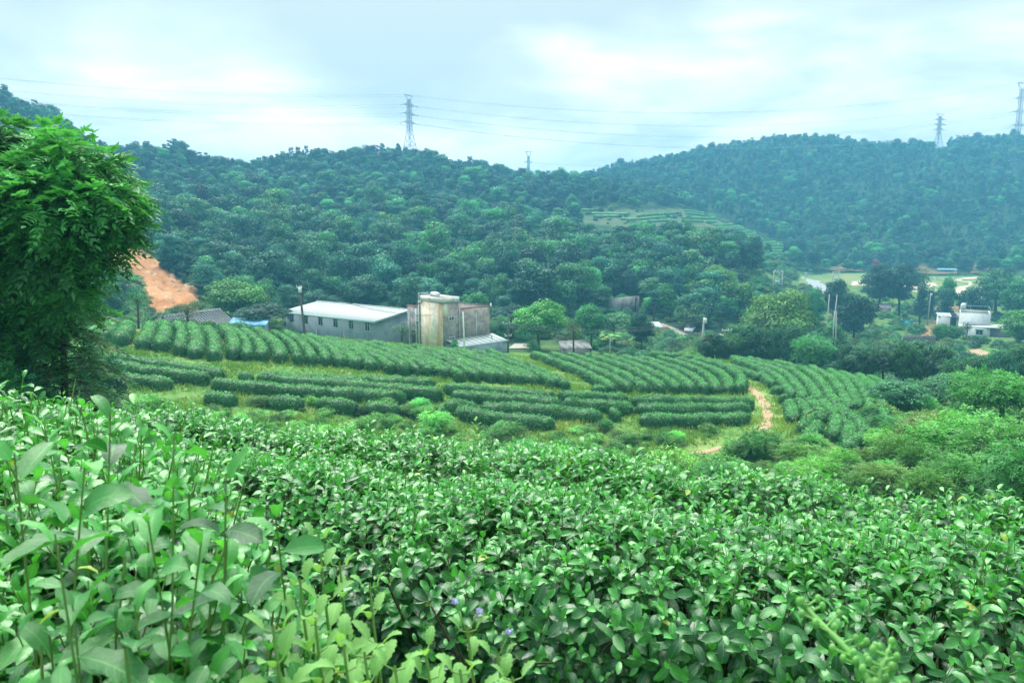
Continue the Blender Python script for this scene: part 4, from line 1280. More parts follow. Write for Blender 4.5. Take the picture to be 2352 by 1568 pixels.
def simple_shed(name, label, cat, px0, px1, ptop, pbase, Y, depth, roofmat, wallmat, slope=0.3, over=0.25, rz=0.0, open_front=False, back=True):
    a, b = P(px0, pbase, Y), P(px1, pbase, Y)
    W = b[0] - a[0]
    zt = P((px0 + px1) / 2, ptop, Y)[2]
    g = float(TR.h((a[0] + b[0]) / 2, Y))
    if px0 > 1700:
        rz -= 0.75 * math.atan2(a[0], Y)
        W *= 0.88
    o = empty(name, (a[0], Y, 0), rz)
    tag(o, label, cat)
    zb = min(g, a[2]) - 0.8
    w = MB()
    if open_front:
        for xx in (0, W - 0.12):
            for yy in (0.1, depth - 0.2): w.box(xx, xx + 0.12, yy, yy + 0.12, zb, zt - 0.02 + slope * yy / depth)
        w.build('post', wallmat, o)
        if back:
            bk = MB(); bk.box(0.13, W - 0.13, depth - 0.15, depth - 0.05, zb, zt + slope * 0.8); bk.build('back_wall', M['dark'], o)
    else:
        w.box(0, W, 0, 0.15, zb, zt - 0.03); w.box(0, 0.15, 0.15, depth, zb, zt - 0.02); w.box(W - 0.15, W, 0.15, depth, zb, zt - 0.02); w.box(0.15, W - 0.15, depth - 0.15, depth, zb, zt + slope - 0.12)
        w.build('wall', wallmat, o)
    n = max(3, int(W / 0.9)); st = (W + 2 * over) / n
    sl = slope / depth
    b = MB()
    V = []
    for (xx, up) in ((0.0, 0.04), (0.06, 0.04), (0.09, 0.0), (st - 0.01, 0.0)):
        for (yy, zz) in ((-over, zt - sl * over), (depth + over, zt + slope + sl * over)):
            V += [(xx, yy, zz + up), (xx, yy, zz + up - 0.05)]
    Q = []
    for k in range(3):
        p = k * 4; q = p + 4
        Q += [(p, q, q + 2, p + 2), (p + 1, p + 3, q + 3, q + 1), (p, p + 1, q + 1, q), (p + 2, q + 2, q + 3, p + 3)]
    b.add(V, Q); me = b.mesh('roof_panel', roofmat)
    for i in range(n):
        link('roof_panel', me, o, (-over + i * st, 0, 0))
    return o


def small_buildings():
    simple_shed('blue_roof_shed', 'low shed with a bright blue sheet roof under the dark tree', 'shed', 528, 606, 746, 760, 93, 2.6, M['blue_sheet'], M['grey_render'], 0.55, rz=0.1)
    simple_shed('small_white_shed', 'small white shed with pale roof beside the white house', 'shed', 2155, 2182, 725, 738, 182, 3.0, M['sheet_roof'], M['whitewash'], 0.45)
    simple_shed('open_store', 'dark open store between the white shed and white house', 'store', 2184, 2200, 727, 742, 186, 2.5, M['block_wall'], M['block_wall'], 0.3, open_front=True)
    simple_shed('teal_shelter', 'teal sheet shelter among the vegetable plots', 'shelter', 2072, 2097, 735, 744, 172, 2.4, M['teal_sheet'], M['teal_sheet'], -0.5)
    simple_shed('field_shelter', 'open shelter with thin blue roof at the meadow edge', 'shelter', 2155, 2196, 619, 635, 300, 4.5, M['blue_sheet'], M['conc_pole'], 0.25, open_front=True, back=False)
    simple_shed('flat_roof_hut', 'low hut with pale broken roof under the small trees', 'hut', 1292, 1356, 799, 808, 106, 3.6, M['old_wall'], M['block_wall'], 0.5, rz=0.05)
    simple_shed('tarpaulin_stall', 'stall under a white and blue sheet by the pale yard', 'stall', 1492, 1520, 752, 762, 150, 4.0, M['sheet_roof'], M['teal_sheet'], 0.6, open_front=True)
    simple_shed('grey_hut', 'grey roofed hut half hidden behind the big dark tree', 'hut', 2022, 2046, 707, 720, 205, 4.0, M['block_wall'], M['block_wall'], 0.8)
    # long low block wall below the plots
    a, b = P(2073, 788, 138), P(2148, 788, 138)
    o = empty('block_wall', (a[0], 138, a[2]), 0.0)
    tag(o, 'long low grey block wall above the bamboo', 'wall')
    me = MB().box(0.012, 0.388, 0.0, 0.2, 0.01, 0.19).mesh('block', M['block_wall'])
    c = MB(); c.box(0, b[0] - a[0], 0.012, 0.188, -1.5, 1.32); c.build('core', M['old_wall'], o)
    for r in range(7):
        for k in range(int((b[0] - a[0]) / 0.4)):
            if (r * 7 + k * 3) % 11 == 0 and r == 6: continue
            link('block', me, o, (k * 0.4, 0.0, r * 0.2 - 0.02 + rng.normal(0, 0.003)))
    # retaining wall with a doorway in the wood
    a, b = P(1407, 712, 160), P(1466, 714, 166)
    o = empty('retaining_wall', tuple(a), math.atan2(b[1] - a[1], b[0] - a[0]))
    tag(o, 'stained concrete wall with a dark doorway at the foot of the wood', 'wall')
    L = np.hypot(*(b - a)[:2])
    w = MB(); w.box(0, L * 0.86, 0, 0.4, -2, 2.5); w.box(L * 0.95, L * 1.03, 0, 0.4, -2, 2.5); w.box(L * 0.86, L * 0.95, 0, 0.4, 1.9, 2.5); w.box(0, 0.4, 0.41, 5, -2, 2.7)
    w.build('wall', M['old_wall'], o)
    d = MB(); d.box(L * 0.86, L * 0.95, 0.35, 0.39, -2, 1.89); d.build('doorway', M['dark'], o)


tower_house(); lean_to(); workshop(); tile_house(); white_house(); small_buildings()


# ---------------------------------------------------------------- poles and wires
def pole(label, px, ptop, Y, r=0.13, mat='conc_pole', lean=0.0, arm=None, name='utility_pole', group=None, box=None):
    g = ground(px, Y)
    zt = P(px, ptop, Y)[2]
    H = zt - g[2]
    o = empty(name, tuple(g))
    tag(o, label, 'pole', group)
    p = MB(); p.tube([(0, 0, -0.5), (lean * 0.5, 0, H * 0.5), (lean, 0, H)], [r * 1.15, r, r * 0.75], 8); p.build('pole', M[mat], o, True)
    if arm:
        for k, (dz, w) in enumerate(arm):
            a = MB(); a.box(lean - w, lean + w, -0.06, 0.06, H - dz - 0.06, H - dz + 0.06); ao = a.build('crossarm', M['frame_alu'], o)
            for xx in (-w * 0.9, 0.25 * w, w * 0.9):
                i = MB(); i.tube([(lean + xx, 0, H - dz + 0.06), (lean + xx, 0, H - dz + 0.28)], 0.05, 6); i.build('insulator', M['pvc'], ao)
    if box:
        b = MB(); b.box(lean - 0.1, lean + 0.32, -0.25, -0.12, H - 0.75, H - 0.05); b.build('meter_box', M['pvc'], o)
    return np.array([g[0] + lean, g[1], zt])


M['power_wire'] = solid_mat('aluminium_wire', (0.30, 0.35, 0.37), 0.6, 0.1)


def wires(pts_a, pts_b, sag, r, label, group, n=18, name='overhead_wire'):
    hs = sorted(range(len(pts_a)), key=lambda k: -pts_a[k][2])
    for k, (a, b) in enumerate(zip(pts_a, pts_b)):
        a, b = np.array(a, float), np.array(b, float)
        t = np.linspace(0, 1, n)
        q = a + (b - a) * t[:, None]
        q[:, 2] -= sag * 4 * t * (1 - t)
        m = MB(); m.tube(q, r, 4, False)
        tag(m.build(name, M['power_wire' if name == 'power_line' else 'wire']), label if len(pts_a) == 1 else label + ', %s from the top' % ORD[hs.index(k) + 1], 'wire', group)


pa = pole('dark leaning wooden pole in front of the workshop', 703, 658, 94, 0.16, 'wood_pole', -0.55, [(0.15, 0.35)], box=True)
pb = pole('thin pole rising behind the dark tree', 620, 643, 112, 0.11, 'wood_pole')
pc = pole('slim white pole in front of the lean-to roof', 1067, 716, 97, 0.10, 'pvc', -0.15)
pd = pole('dark pole with two crossarms beside the bright round tree', 1167, 741, 106, 0.12, 'wood_pole', 0.0, [(0.1, 0.8), (1.9, 0.5)])
pe = pole('tall concrete pole at the edge of the curving hedges', 1609, 729, 97, 0.15, 'conc_pole', 0.25, box=True)
pf = pole('pale concrete pole with a box by the red bank', 2130, 673, 196, 0.16, 'conc_pole', 0.15, box=True)
pg = pole('concrete pole beside the green meadow', 1850, 626, 290, 0.18, 'conc_pole', 0.0, [(0.1, 0.5)])
ph = pole('short dark post with a crossbar in the shrubs', 1666, 758, 100, 0.09, 'wood_pole', 0.0, [(0.05, 0.7)])
pq = pole('distant pole at the foot of the terraced slope', 1812, 596, 330, 0.2, 'conc_pole')
pr_ = pole('leaning pole at the meadow corner', 2008, 633, 296, 0.18, 'conc_pole', 0.6)
for i, (px, pt, ln, lab) in enumerate(((1893, 676, 0.2, 'farthest bare pole of the pole cluster by the dark tree'), (1906, 677, 0.5, 'braced pole of the pole cluster by the dark tree'), (1910, 714, -0.1, 'short front pole of the pole cluster by the dark tree'), (1918, 714, -0.4, 'short leaning pole of the pole cluster by the dark tree'))):
    pole(lab, px, pt, 130 - i * 3, 0.10, 'conc_pole', ln, group='poles by the dark tree')


def transformer_frame(px0, px1, ptop, Y, label):
    a, b = ground(px0, Y), ground(px1, Y)
    zt = P(px0, ptop, Y)[2]
    o = empty('transformer_frame', tuple(a))
    tag(o, label, 'power frame')
    W = b[0] - a[0]; H = zt - a[2]
    for x in (0, W):
        p = MB(); p.tube([(x, 0, -1), (x, 0, H)], [0.2, 0.15], 8); p.build('pole', M['conc_pole'], o, True)
    for hh in (H - 0.3, H * 0.62, H * 0.4):
        c = MB(); c.box(-0.3, W + 0.3, -0.08, 0.08, hh - 0.08, hh + 0.08); c.build('crossarm', M['frame_alu'], o)
    for x in (W * 0.15, W * 0.5, W * 0.85):
        c = MB(); c.tube([(x, 0, H - 0.2), (x, 0, H + 0.25)], 0.1, 8); c.build('insulator', M['pvc'], o)
        c = MB(); c.bar((x, 0, H - 0.2), (x, 0, H * 0.62), 0.03); c.build('drop_wire', M['wire'], o)
    t = MB(); t.box(W * 0.3, W * 0.7, -0.4, 0.4, H * 0.4 + 0.1, H * 0.4 + 1.0); t.build('transformer', M['frame_alu'], o)


transformer_frame(1775, 1794, 622, 205, 'two pole transformer frame above the yellowish tree')
transformer_frame(1911, 1926, 624, 285, 'plain goal shaped pole frame at the meadow corner')
transformer_frame(2021, 2029, 507, 420, 'distant two pole power frame in the far wood')

up = np.array([0, 0, 0.1])
LABL = 'thin overhead wires between the poles'
wires([pa + up, pa + [0.3, 0, 0]], [P(1000, 723, 104), P(1000, 726, 104)], 1.0, 0.022, 'thin wire from the leaning pole to the tower house', LABL)
wires([pa], [P(430, 742, 92)], 0.8, 0.02, 'thin wire from the leaning pole down to the tile roof cottage', LABL)
wires([pb], [pa], 1.0, 0.02, 'thin wire between the two poles near the workshop', LABL)
wires([pb, pb - up * 2], [P(440, 650, 130), P(440, 652, 130)], 0.8, 0.02, 'thin wire crossing in front of the bare cut bank', LABL)
wires([pc, pc - up * 2], [pd, pd - up * 2], 0.6, 0.02, 'thin wire from the white pole to the crossarm pole', LABL)
wires([pd, pd - up * 3, pd - up * 5], [pe, pe - up * 3, pe - up * 5], 1.3, 0.022, 'thin wire passing in front of the bright round tree', LABL)
wires([P(1121, 735, 106)], [pd], 0.5, 0.02, 'thin wire from the tower house wall to the crossarm pole', LABL)


# ---------------------------------------------------------------- pylons
M['lattice'] = solid_mat('galvanised_lattice', (0.17, 0.21, 0.24), 0.6, 0.12, spec=0.4)


def pylon(label, px, ptop, Y, rz=0.5, arms=3, Hmin=34, base=3.6, th=0.10):
    x = P(px, ptop, Y)[0]
    zt = P(px, ptop, Y)[2]
    g = float(TR.h(x, Y))
    H = max(Hmin, zt - g)
    o = empty('pylon', (x, Y, zt - H), rz)
    tag(o, label, 'pylon', 'lattice pylons on the ridge')

    def half(z):
        t = z / H
        return base + (1.15 - base) * min(1, t / 0.45) if t < 0.45 else 1.15 + (0.75 - 1.15) * (t - 0.45) / 0.5
    legs = []
    zs = np.concatenate([np.linspace(0, 0.45, 5), np.linspace(0.45, 0.93, 13)[1:]]) * H
    for sx in (-1, 1):
        for sy in (-1, 1):
            m = MB(); m.tube([(sx * half(z), sy * half(z), z) for z in zs], th * 1.3, 4, False); m.build('leg', M['lattice'], o)
    br = MB()
    for a, b in zip(zs[:-1], zs[1:]):
        ha, hb = half(a), half(b)
        for s in (-1, 1):
            br.bar((s * ha, -ha, a), (s * hb, hb, b), th * 0.7); br.bar((s * ha, ha, a), (s * hb, -hb, b), th * 0.7)
            br.bar((-ha, s * ha, a), (hb, s * hb, b), th * 0.7); br.bar((ha, s * ha, a), (-hb, s * hb, b), th * 0.7)
            br.bar((s * hb, -hb, b), (s * hb, hb, b), th * 0.6); br.bar((-hb, s * hb, b), (hb, s * hb, b), th * 0.6)
    br.build('bracing', M['lattice'], o)
    tips = []
    for k in range(arms):
        z = H * (0.84 - 0.135 * k)
        L = (4.6, 5.4, 4.9)[k % 3]
        for s in (-1, 1):
            m = MB(); h = half(z)
            for sy in (-1, 1):
                m.bar((s * h, sy * h, z), (s * L, 0, z + 0.25), th); m.bar((s * h, sy * h, z + 1.5), (s * L, 0, z + 0.3), th * 0.8)
                for q in (0.33, 0.66):
                    xx = s * (h + (L - h) * q)
                    m.bar((xx, sy * h * (1 - q), z + 0.2 * q), (s * (h + (L - h) * (q - 0.2)), sy * h * (1.2 - q), z + 1.5 * (1.2 - q)), th * 0.6)
            ao = m.build('crossarm', M['lattice'], o)
            for dy in (-1, 1):
                i = MB(); i.tube([(s * L, dy * 0.2, z + 0.2), (s * L, dy * 2.6, z - 0.1)], 0.13, 6); i.build('insulator', M['trim_teal'], ao)
            lp = MB(); lp.tube([(s * L, 2.6 * math.sin(q), z - 0.1 - 1.8 * math.cos(q)) for q in np.linspace(-1.57, 1.57, 9)], 0.035, 4, False); lp.build('jumper_loop', M['wire'], ao)
            tips.append((s * L, z))
    m = MB()
    ht = half(H * 0.93)
    for s in (-1, 1):
        for sy in (-1, 1):
            m.bar((s * ht, sy * ht, H * 0.93), (s * 3.6, 0, H), th); m.bar((s * ht * 0.3, sy * ht, H * 0.99), (s * 3.6, 0, H), th * 0.8)
        m.bar((s * ht, -ht, H * 0.93), (s * ht, ht, H * 0.93), th)
    m.bar((-3.6, 0, H), (3.6, 0, H), th)
    m.build('earth_wire_horn', M['lattice'], o)
    tips += [(-3.6, H), (3.6, H)]
    mw = Matrix.Translation(o.location) @ Matrix.Rotation(rz, 4, 'Z')
    return [np.array(mw @ Vector((x, 0, z))) for x, z in tips]


t1 = pylon('tall lattice pylon standing alone on the middle ridge', 939, 219, 430, 1.05, th=0.10)
t2 = pylon('small pylon top showing above the saddle of the ridge', 1214, 348, 800, 0.4, arms=2, Hmin=32, th=0.16)
t3 = pylon('distant whole pylon on the hill ridge at the far side', 2160, 262, 640, 0.15, Hmin=30, th=0.12)
t4 = pylon('large pylon cut off by the picture edge on the far ridge', 2349, 190, 500, 0.2, th=0.12)
GW = 'high voltage wires strung between the pylons'
off = np.array([(-380, 300, 20)])
tl = [t + np.array([-330.0, -70, 16]) for t in t1]
wires(t1, tl, 9, 0.045, 'faint high voltage wire running off behind the lone pylon', GW, 26, 'power_line')
wires(t1, t4, 14, 0.045, 'faint high voltage wire sagging across the sky between pylons', GW, 30, 'power_line')
wires([t3[i] for i in (0, 1, 2, 3, 4, 5)], [np.array(t2[min(i, 3)]) + [0, 0, 0] for i in range(6)], 16, 0.05, 'faint high voltage wire between the two small distant pylons', GW, 26, 'power_line')


# ---------------------------------------------------------------- vehicles and heaps in the yard
M['car_white'] = solid_mat('white_car_paint', (0.70, 0.74, 0.76), 0.3, 0.03, spec=0.5)
M['orange'] = solid_mat('orange_paint', (0.62, 0.16, 0.05), 0.5, 0.15)
M['rubber'] = solid_mat('tyre_rubber', (0.025, 0.025, 0.025), 0.9, 0.2)
M['rust'] = solid_mat('red_brick_heap', (0.34, 0.13, 0.10), 0.95, 0.3, 3.0)


def car(label, px, Y, rz):
    g = ground(px, Y)
    o = empty('parked_car', tuple(g + [0, 0, 0.15]), rz)
    tag(o, label, 'car')
    prof = [(-2.1, 0.35), (-2.15, 0.75), (-1.95, 0.95), (-1.2, 1.02), (-0.6, 1.5), (1.1, 1.5), (1.75, 1.0), (2.1, 0.9), (2.15, 0.4)]
    V = [(x, -0.85 if z < 1.2 else -0.68, z) for x, z in prof] + [(x, 0.85 if z < 1.2 else 0.68, z) for x, z in prof]
    n = len(prof)
    b = MB(); b.add(V, [(i, i + 1, n + i + 1, n + i) for i in range(n - 1)] + [(n - 1, 0, n, 2 * n - 1)], [(0, i + 1, i) for i in range(1, n - 1)] + [(n, n + i, n + i + 1) for i in range(1, n - 1)])
    b.build('body', M['car_white'], o)
    for s in (-1, 1):
        w = MB(); w.add([(-1.05, s * 0.80, 1.04), (1.5, s * 0.80, 1.04), (1.05, s * 0.70, 1.44), (-0.55, s * 0.70, 1.44)], [(0, 1, 2, 3)]); w.build('side_window', M['glass'], o)
        for x in (-1.3, 1.3):
            t = MB(); t.tube([(x, s * 0.7, 0.32), (x, s * 0.9, 0.32)], 0.32, 14); t.build('wheel', M['rubber'], o)
    w = MB(); w.add([(-1.17, -0.72, 1.06), (-1.17, 0.72, 1.06), (-0.64, 0.62, 1.47), (-0.64, -0.62, 1.47)], [(0, 1, 2, 3)]); w.build('windscreen', M['glass'], o)


def tipper(label, px, Y, rz):
    g = ground(px, Y)
    o = empty('orange_truck', tuple(g + [0, 0, 0.15]), rz)
    o.scale = (0.62, 0.62, 0.62)
    tag(o, label, 'truck')
    b = MB(); b.box(-2.4, 0.9, -0.95, 0.95, 0.8, 0.9); b.box(-2.4, 0.9, -0.95, -0.88, 0.9, 1.5); b.box(-2.4, 0.9, 0.88, 0.95, 0.9, 1.5); b.box(-2.4, -2.33, -0.88, 0.88, 0.9, 1.5); b.box(0.83, 0.9, -0.88, 0.88, 0.9, 1.6)
    b.build('bed', M['orange'], o)
    c = MB(); c.add([(1.0, -0.9, 0.5), (2.4, -0.9, 0.5), (2.4, -0.9, 1.3), (2.15, -0.85, 2.05), (1.0, -0.85, 2.05)] + [(1.0, 0.9, 0.5), (2.4, 0.9, 0.5), (2.4, 0.9, 1.3), (2.15, 0.85, 2.05), (1.0, 0.85, 2.05)],
                    [(i, (i + 1) % 5, 5 + (i + 1) % 5, 5 + i) for i in range(5)], [(0, 2, 1), (0, 3, 2), (0, 4, 3), (5, 6, 7), (5, 7, 8), (5, 8, 9)])
    c.build('cab', M['orange'], o)
    w = MB(); w.add([(2.41, -0.8, 1.3), (2.41, 0.8, 1.3), (2.17, 0.75, 1.98), (2.17, -0.75, 1.98)], [(0, 1, 2, 3)]); w.build('windscreen', M['glass'], o)
    for x in (-1.5, 1.7):
        for s in (-1, 1):
            t = MB(); t.tube([(x, s * 0.65, 0.42), (x, s * 0.95, 0.42)], 0.42, 14); t.build('wheel', M['rubber'], o)


car('small white car parked by the light green tree', 1648, 143, 0.4)
car('white car half hidden at the edge of the pale yard', 1584, 152, 1.2)
tipper('orange truck parked under the light green tree', 1606, 146, 0.2)
tipper('low orange vehicle beside the small white car', 1630, 141, 2.9)


def heap(px, Y):
    g = ground(px, Y)
    o = empty('brick_heap', tuple(g))
    tag(o, 'heap of red bricks in the pale yard', 'heap')
    me = MB().box(-0.22, 0.22, -0.11, 0.11, -0.08, 0.08).mesh('brick', M['rust'])
    for i in range(240):
        r = abs(rng.normal(0, 0.75)); a = rng.uniform(0, 6.28)
        b = link('brick', me, o, (1.3 * r * math.cos(a), r * math.sin(a), max(0.05, 1.5 - r * 0.95) * rng.uniform(0.5, 1)))
        b.rotation_euler = tuple(rng.uniform(-0.8, 0.8, 2)) + (rng.uniform(0, 6.28),)


heap(1531, 148)
# ---------------------------------------------------------------- trees
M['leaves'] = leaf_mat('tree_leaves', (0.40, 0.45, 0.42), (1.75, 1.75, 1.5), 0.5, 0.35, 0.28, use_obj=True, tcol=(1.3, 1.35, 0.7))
M['leaves_mass'] = leaf_mat('tree_leaves_mass', (0.40, 0.45, 0.42), (1.75, 1.75, 1.5), 0.5, 0.35, 0.28, use_obj=True, inst=True, rnd=0.36, tcol=(1.3, 1.35, 0.7))
M['bark'] = solid_mat('bark', (0.085, 0.065, 0.05), 0.95, 0.35, 5.0, 0.6, 0.1)
PROTO = {}
ALLT = []


def crown_cards(lobes, n, leaf, flat=0.5, shell=0.55, asp=0.55, jit=0.45, droop=0.0):
    """leaf clumps on the upper and outer shells of many small lobes"""
    lobes = np.asarray(lobes, float)             # x y z rx rz
    wgt = lobes[:, 3] ** 2
    f = rng.choice(len(lobes), n, p=wgt / wgt.sum())
    L = lobes[f]
    d = rng.normal(0, 1, (n, 3)); d[:, 2] = np.abs(d[:, 2]) * 1.0 - 0.28
    d /= np.linalg.norm(d, axis=1, keepdims=True)
    r = shell + (1 - shell) * rng.random(n) ** 0.5
    r *= 1 + 0.10 * rng.normal(0, 1, n)
    pt = L[:, :3] + d * r[:, None] * np.stack([L[:, 3], L[:, 3], L[:, 4]], 1)
    N = d * np.array([1, 1, 1.0]) + np.array([0, 0, flat])
    U = d * np.array([1, 1, 0.15]) + rng.normal(0, 0.6, (n, 3)) + np.array([0, 0, -droop])
    tone = rng.normal(0, 0.17, len(lobes))[f]
    tint = np.clip(0.32 + 0.32 * d[:, 2] + tone + rng.normal(0, 0.14, n), 0, 1)  # lobe tops lighter, undersides darker: top-to-bottom shading painted into the tint
    return cards(pt, N, leaf * rng.uniform(0.6, 1.4, n), asp, jit, 0.25, tint, U)


def branch_mesh(mb, base, top, r, limbs):
    mb.tube([base, (np.asarray(base) * 0.5 + np.asarray(top) * 0.5) + np.array([r * 0.8, r * 0.5, 0]), top], [r * 1.25, r, r * 0.6], 7)
    for e in limbs:
        s = np.asarray(base) + (np.asarray(top) - np.asarray(base)) * rng.uniform(0.45, 0.95)
        mid = (s + e) / 2 + np.array([0, 0, -0.05 * np.linalg.norm(e - s)])
        mb.tube([s, mid, e], [r * 0.5, r * 0.35, r * 0.15], 5)


def make_broad(key, W, H, nl, n, leaf, flat, lz=0.5, trunk=0.30, kind='round', r=None, lobe=(0.24, 0.36), droop=0.0, asp=0.55):
    """unit-ish tree: crown width W, height H, standing on z = 0"""
    lob = []
    ct = trunk * H
    for i in range(nl):
        for _ in range(30):
            u = rng.normal(0, 1, 3); u /= np.linalg.norm(u)
            q = rng.random() ** 0.4
            if kind == 'round':
                p = u * q * np.array([W * 0.36, W * 0.36, (H - ct) * 0.38]) + np.array([0, 0, ct + (H - ct) * 0.5])
            elif kind == 'layer':
                lv = rng.integers(0, 5) / 4.0
                rad = W * 0.42 * math.sqrt(max(0.08, 1 - (lv - 0.25) ** 2 * 1.5))
                a = rng.uniform(0, 6.28); p = np.array([rad * q * math.cos(a), rad * q * math.sin(a), ct + (H - ct) * (0.12 + 0.76 * lv)])
            elif kind == 'umbrella':
                a = rng.uniform(0, 6.28); rr = W * 0.44 * q
                p = np.array([rr * math.cos(a), rr * math.sin(a), H * (0.86 - 0.5 * (rr / W) ** 2 * 2) - rng.uniform(0, 0.28) * H * (0.4)])
            elif kind == 'column':
                t = rng.random(); rad = W * 0.32 * (1 - t) ** 0.7
                a = rng.uniform(0, 6.28); p = np.array([rad * q * math.cos(a), rad * q * math.sin(a), ct + (H - ct) * (0.1 + 0.8 * t)])
            elif kind == 'pine':
                t = rng.random() ** 0.8; rad = W * 0.40 * (1.0 - 0.55 * t)
                a = rng.uniform(0, 6.28); p = np.array([rad * q * math.cos(a), rad * q * math.sin(a), ct + (H - ct) * (0.08 + 0.84 * t)])
            if all(np.linalg.norm(p - l[:3]) > 0.12 * W for l in lob): break
        s = rng.uniform(*lobe) * W * (0.75 if kind == 'pine' else 1.0)
        lob.append((p[0], p[1], p[2], s, s * lz))
    V, F, t = crown_cards(lob, n, leaf, flat, droop=droop, asp=asp)
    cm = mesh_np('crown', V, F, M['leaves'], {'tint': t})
    tb = MB()
    rr = r or 0.022 * H + 0.03
    topz = ct + (H - ct) * (0.75 if kind != 'column' else 0.9)
    ends = [np.array(l[:3]) - np.array([0, 0, l[4] * 0.3]) for l in lob[:min(len(lob), 9)]]
    branch_mesh(tb, (0, 0, -0.6), (0.06 * W, 0, topz), rr, ends)
    PROTO[key] = (cm, tb.mesh('trunk', M['bark'], True), W, H)


def make_spray(key, W, H, nl, n, leaf, kind='shrub', lobe=(0.25, 0.4), lz=0.7, leaflets=7, stem=0.12):
    """fine near tree or shrub: feathery sprays of paired leaflets over lobes"""
    lob = []
    for i in range(nl):
        u = rng.normal(0, 1, 3); u /= np.linalg.norm(u); q = rng.random() ** 0.4
        if kind == 'shrub':
            p = u * q * np.array([W * 0.36, W * 0.36, H * 0.33]) + np.array([0, 0, H * 0.5])
        else:
            t = rng.random(); a = rng.uniform(0, 6.28); rad = W * 0.34 * q
            p = np.array([rad * math.cos(a), rad * math.sin(a), H * (0.15 + 0.72 * t)])
        s = rng.uniform(*lobe) * W
        lob.append((p[0], p[1], p[2], s, s * lz))
    lob = np.array(lob)
    f = rng.choice(nl, n, p=lob[:, 3] ** 2 / (lob[:, 3] ** 2).sum())
    L = lob[f]
    d = rng.normal(0, 1, (n, 3)); d[:, 2] = np.abs(d[:, 2]) - 0.3
    d /= np.linalg.norm(d, axis=1, keepdims=True)
    base = L[:, :3] + d * (0.6 + 0.4 * rng.random((n, 1))) * np.stack([L[:, 3], L[:, 3], L[:, 4]], 1)
    out = d * np.array([1, 1, 0.3]) + rng.normal(0, 0.45, (n, 3)); out /= np.linalg.norm(out, axis=1, keepdims=True)
    nrm = np.array([0, 0, 1.0]) + 0.5 * d + rng.normal(0, 0.3, (n, 3))
    side = np.cross(out, nrm); side /= np.linalg.norm(side, axis=1, keepdims=True) + 1e-9
    nrm = np.cross(side, out)
    leaf = leaf * 1.25
    Ls = leaf * 3.0 * rng.uniform(0.7, 1.3, n)
    PT, NN, UU, SZ, TT = [], [], [], [], []
    tone = np.clip(0.34 + 0.3 * d[:, 2] + rng.normal(0, 0.18, nl)[f] + rng.normal(0, 0.12, n), 0, 1)  # sprays lighter above, darker below: same shading put into the tint
    for k in range(leaflets):
        t = (k // 2 + 0.6) / ((leaflets + 1) // 2)
        sgn = 0 if k == leaflets - 1 else (1 if k % 2 else -1)
        dr = -0.25 * t * t
        p = base + out * (Ls * t)[:, None] + np.array([0, 0, 1.0]) * (Ls * dr)[:, None]
        u = out * (1.0 if sgn == 0 else 0.55) + side * sgn * 0.85 + np.array([0, 0, -0.3])
        PT.append(p + u * leaf * 0.45); NN.append(nrm); UU.append(u); SZ.append(leaf * rng.uniform(0.8, 1.2, n)); TT.append(np.clip(tone + rng.normal(0, 0.05, n), 0, 1))
    V, F, t = cards(np.vstack(PT), np.vstack(NN), np.concatenate(SZ), 0.42, 0.18, 0.2, np.concatenate(TT), np.vstack(UU))
    cm = mesh_np('crown', V, F, M['leaves'], {'tint': t})
    tb = MB()
    branch_mesh(tb, (0, 0, -0.5), (0.05 * W, 0, H * 0.7), stem, [l[:3] for l in lob[:8]])
    PROTO[key] = (cm, tb.mesh('trunk', M['bark'], True), W, H)


# wood types, metres
for i in range(3): make_broad('wood%d' % i, 8.0, 8.0 + i, 24 + 4 * i, 3200, 0.55, 0.35, 0.8, 0.16, 'round', lobe=(0.14, 0.27))
for i in range(3): make_broad('fan%d' % i, 9.0, 9.5 + i, 22 + 6 * i, 3400, 0.52, 0.4, 0.66, 0.2, ('round', 'umbrella', 'column')[i] if i != 1 else 'round', lobe=(0.10, 0.26))
for i in range(2): make_broad('pine%d' % i, 5.0, 9.5, 22, 1900, 0.42, 0.4, 0.7, 0.35, 'pine', lobe=(0.12, 0.24), asp=0.35)
# nearer single trees
make_broad('mango0', 8.0, 7.0, 46, 8000, 0.36, 0.5, 0.6, 0.22, 'round', lobe=(0.14, 0.22), droop=0.4)
make_broad('mango1', 8.0, 7.0, 40, 7000, 0.34, 0.7, 0.5, 0.25, 'round', lobe=(0.14, 0.22), droop=0.2)
make_broad('umb0', 8.5, 7.5, 44, 7000, 0.36, 1.2, 0.34, 0.35, 'umbrella', lobe=(0.12, 0.2))
make_broad('lay0', 9.0, 9.0, 44, 7500, 0.38, 0.9, 0.46, 0.16, 'round', lobe=(0.13, 0.21))
make_broad('full0', 7.0, 6.5, 44, 7000, 0.32, 0.5, 0.6, 0.05, 'round', lobe=(0.15, 0.24))
make_broad('cyp0', 3.2, 7.5, 30, 3500, 0.28, 0.3, 0.9, 0.12, 'column', lobe=(0.22, 0.34))
make_broad('thin0', 4.0, 6.0, 18, 700, 0.22, 0.4, 0.6, 0.35, 'round', lobe=(0.2, 0.32))
make_broad('bush0', 3.0, 2.2, 18, 2200, 0.20, 0.5, 0.7, 0.02, 'round', lobe=(0.2, 0.32))
make_broad('bush1', 3.6, 2.4, 20, 2200, 0.26, 0.6, 0.6, 0.02, 'round', lobe=(0.2, 0.3), droop=0.4)
make_broad('bamboo0', 5.0, 5.5, 40, 7500, 0.36, 0.3, 1.1, 0.05, 'round', lobe=(0.11, 0.20), droop=1.3, asp=0.24)
make_spray('spray0', 5.0, 5.0, 34, 1700, 0.17, 'shrub', (0.15, 0.25), 0.6)
make_spray('spray1', 5.0, 4.0, 30, 1500, 0.16, 'shrub', (0.15, 0.26), 0.7)
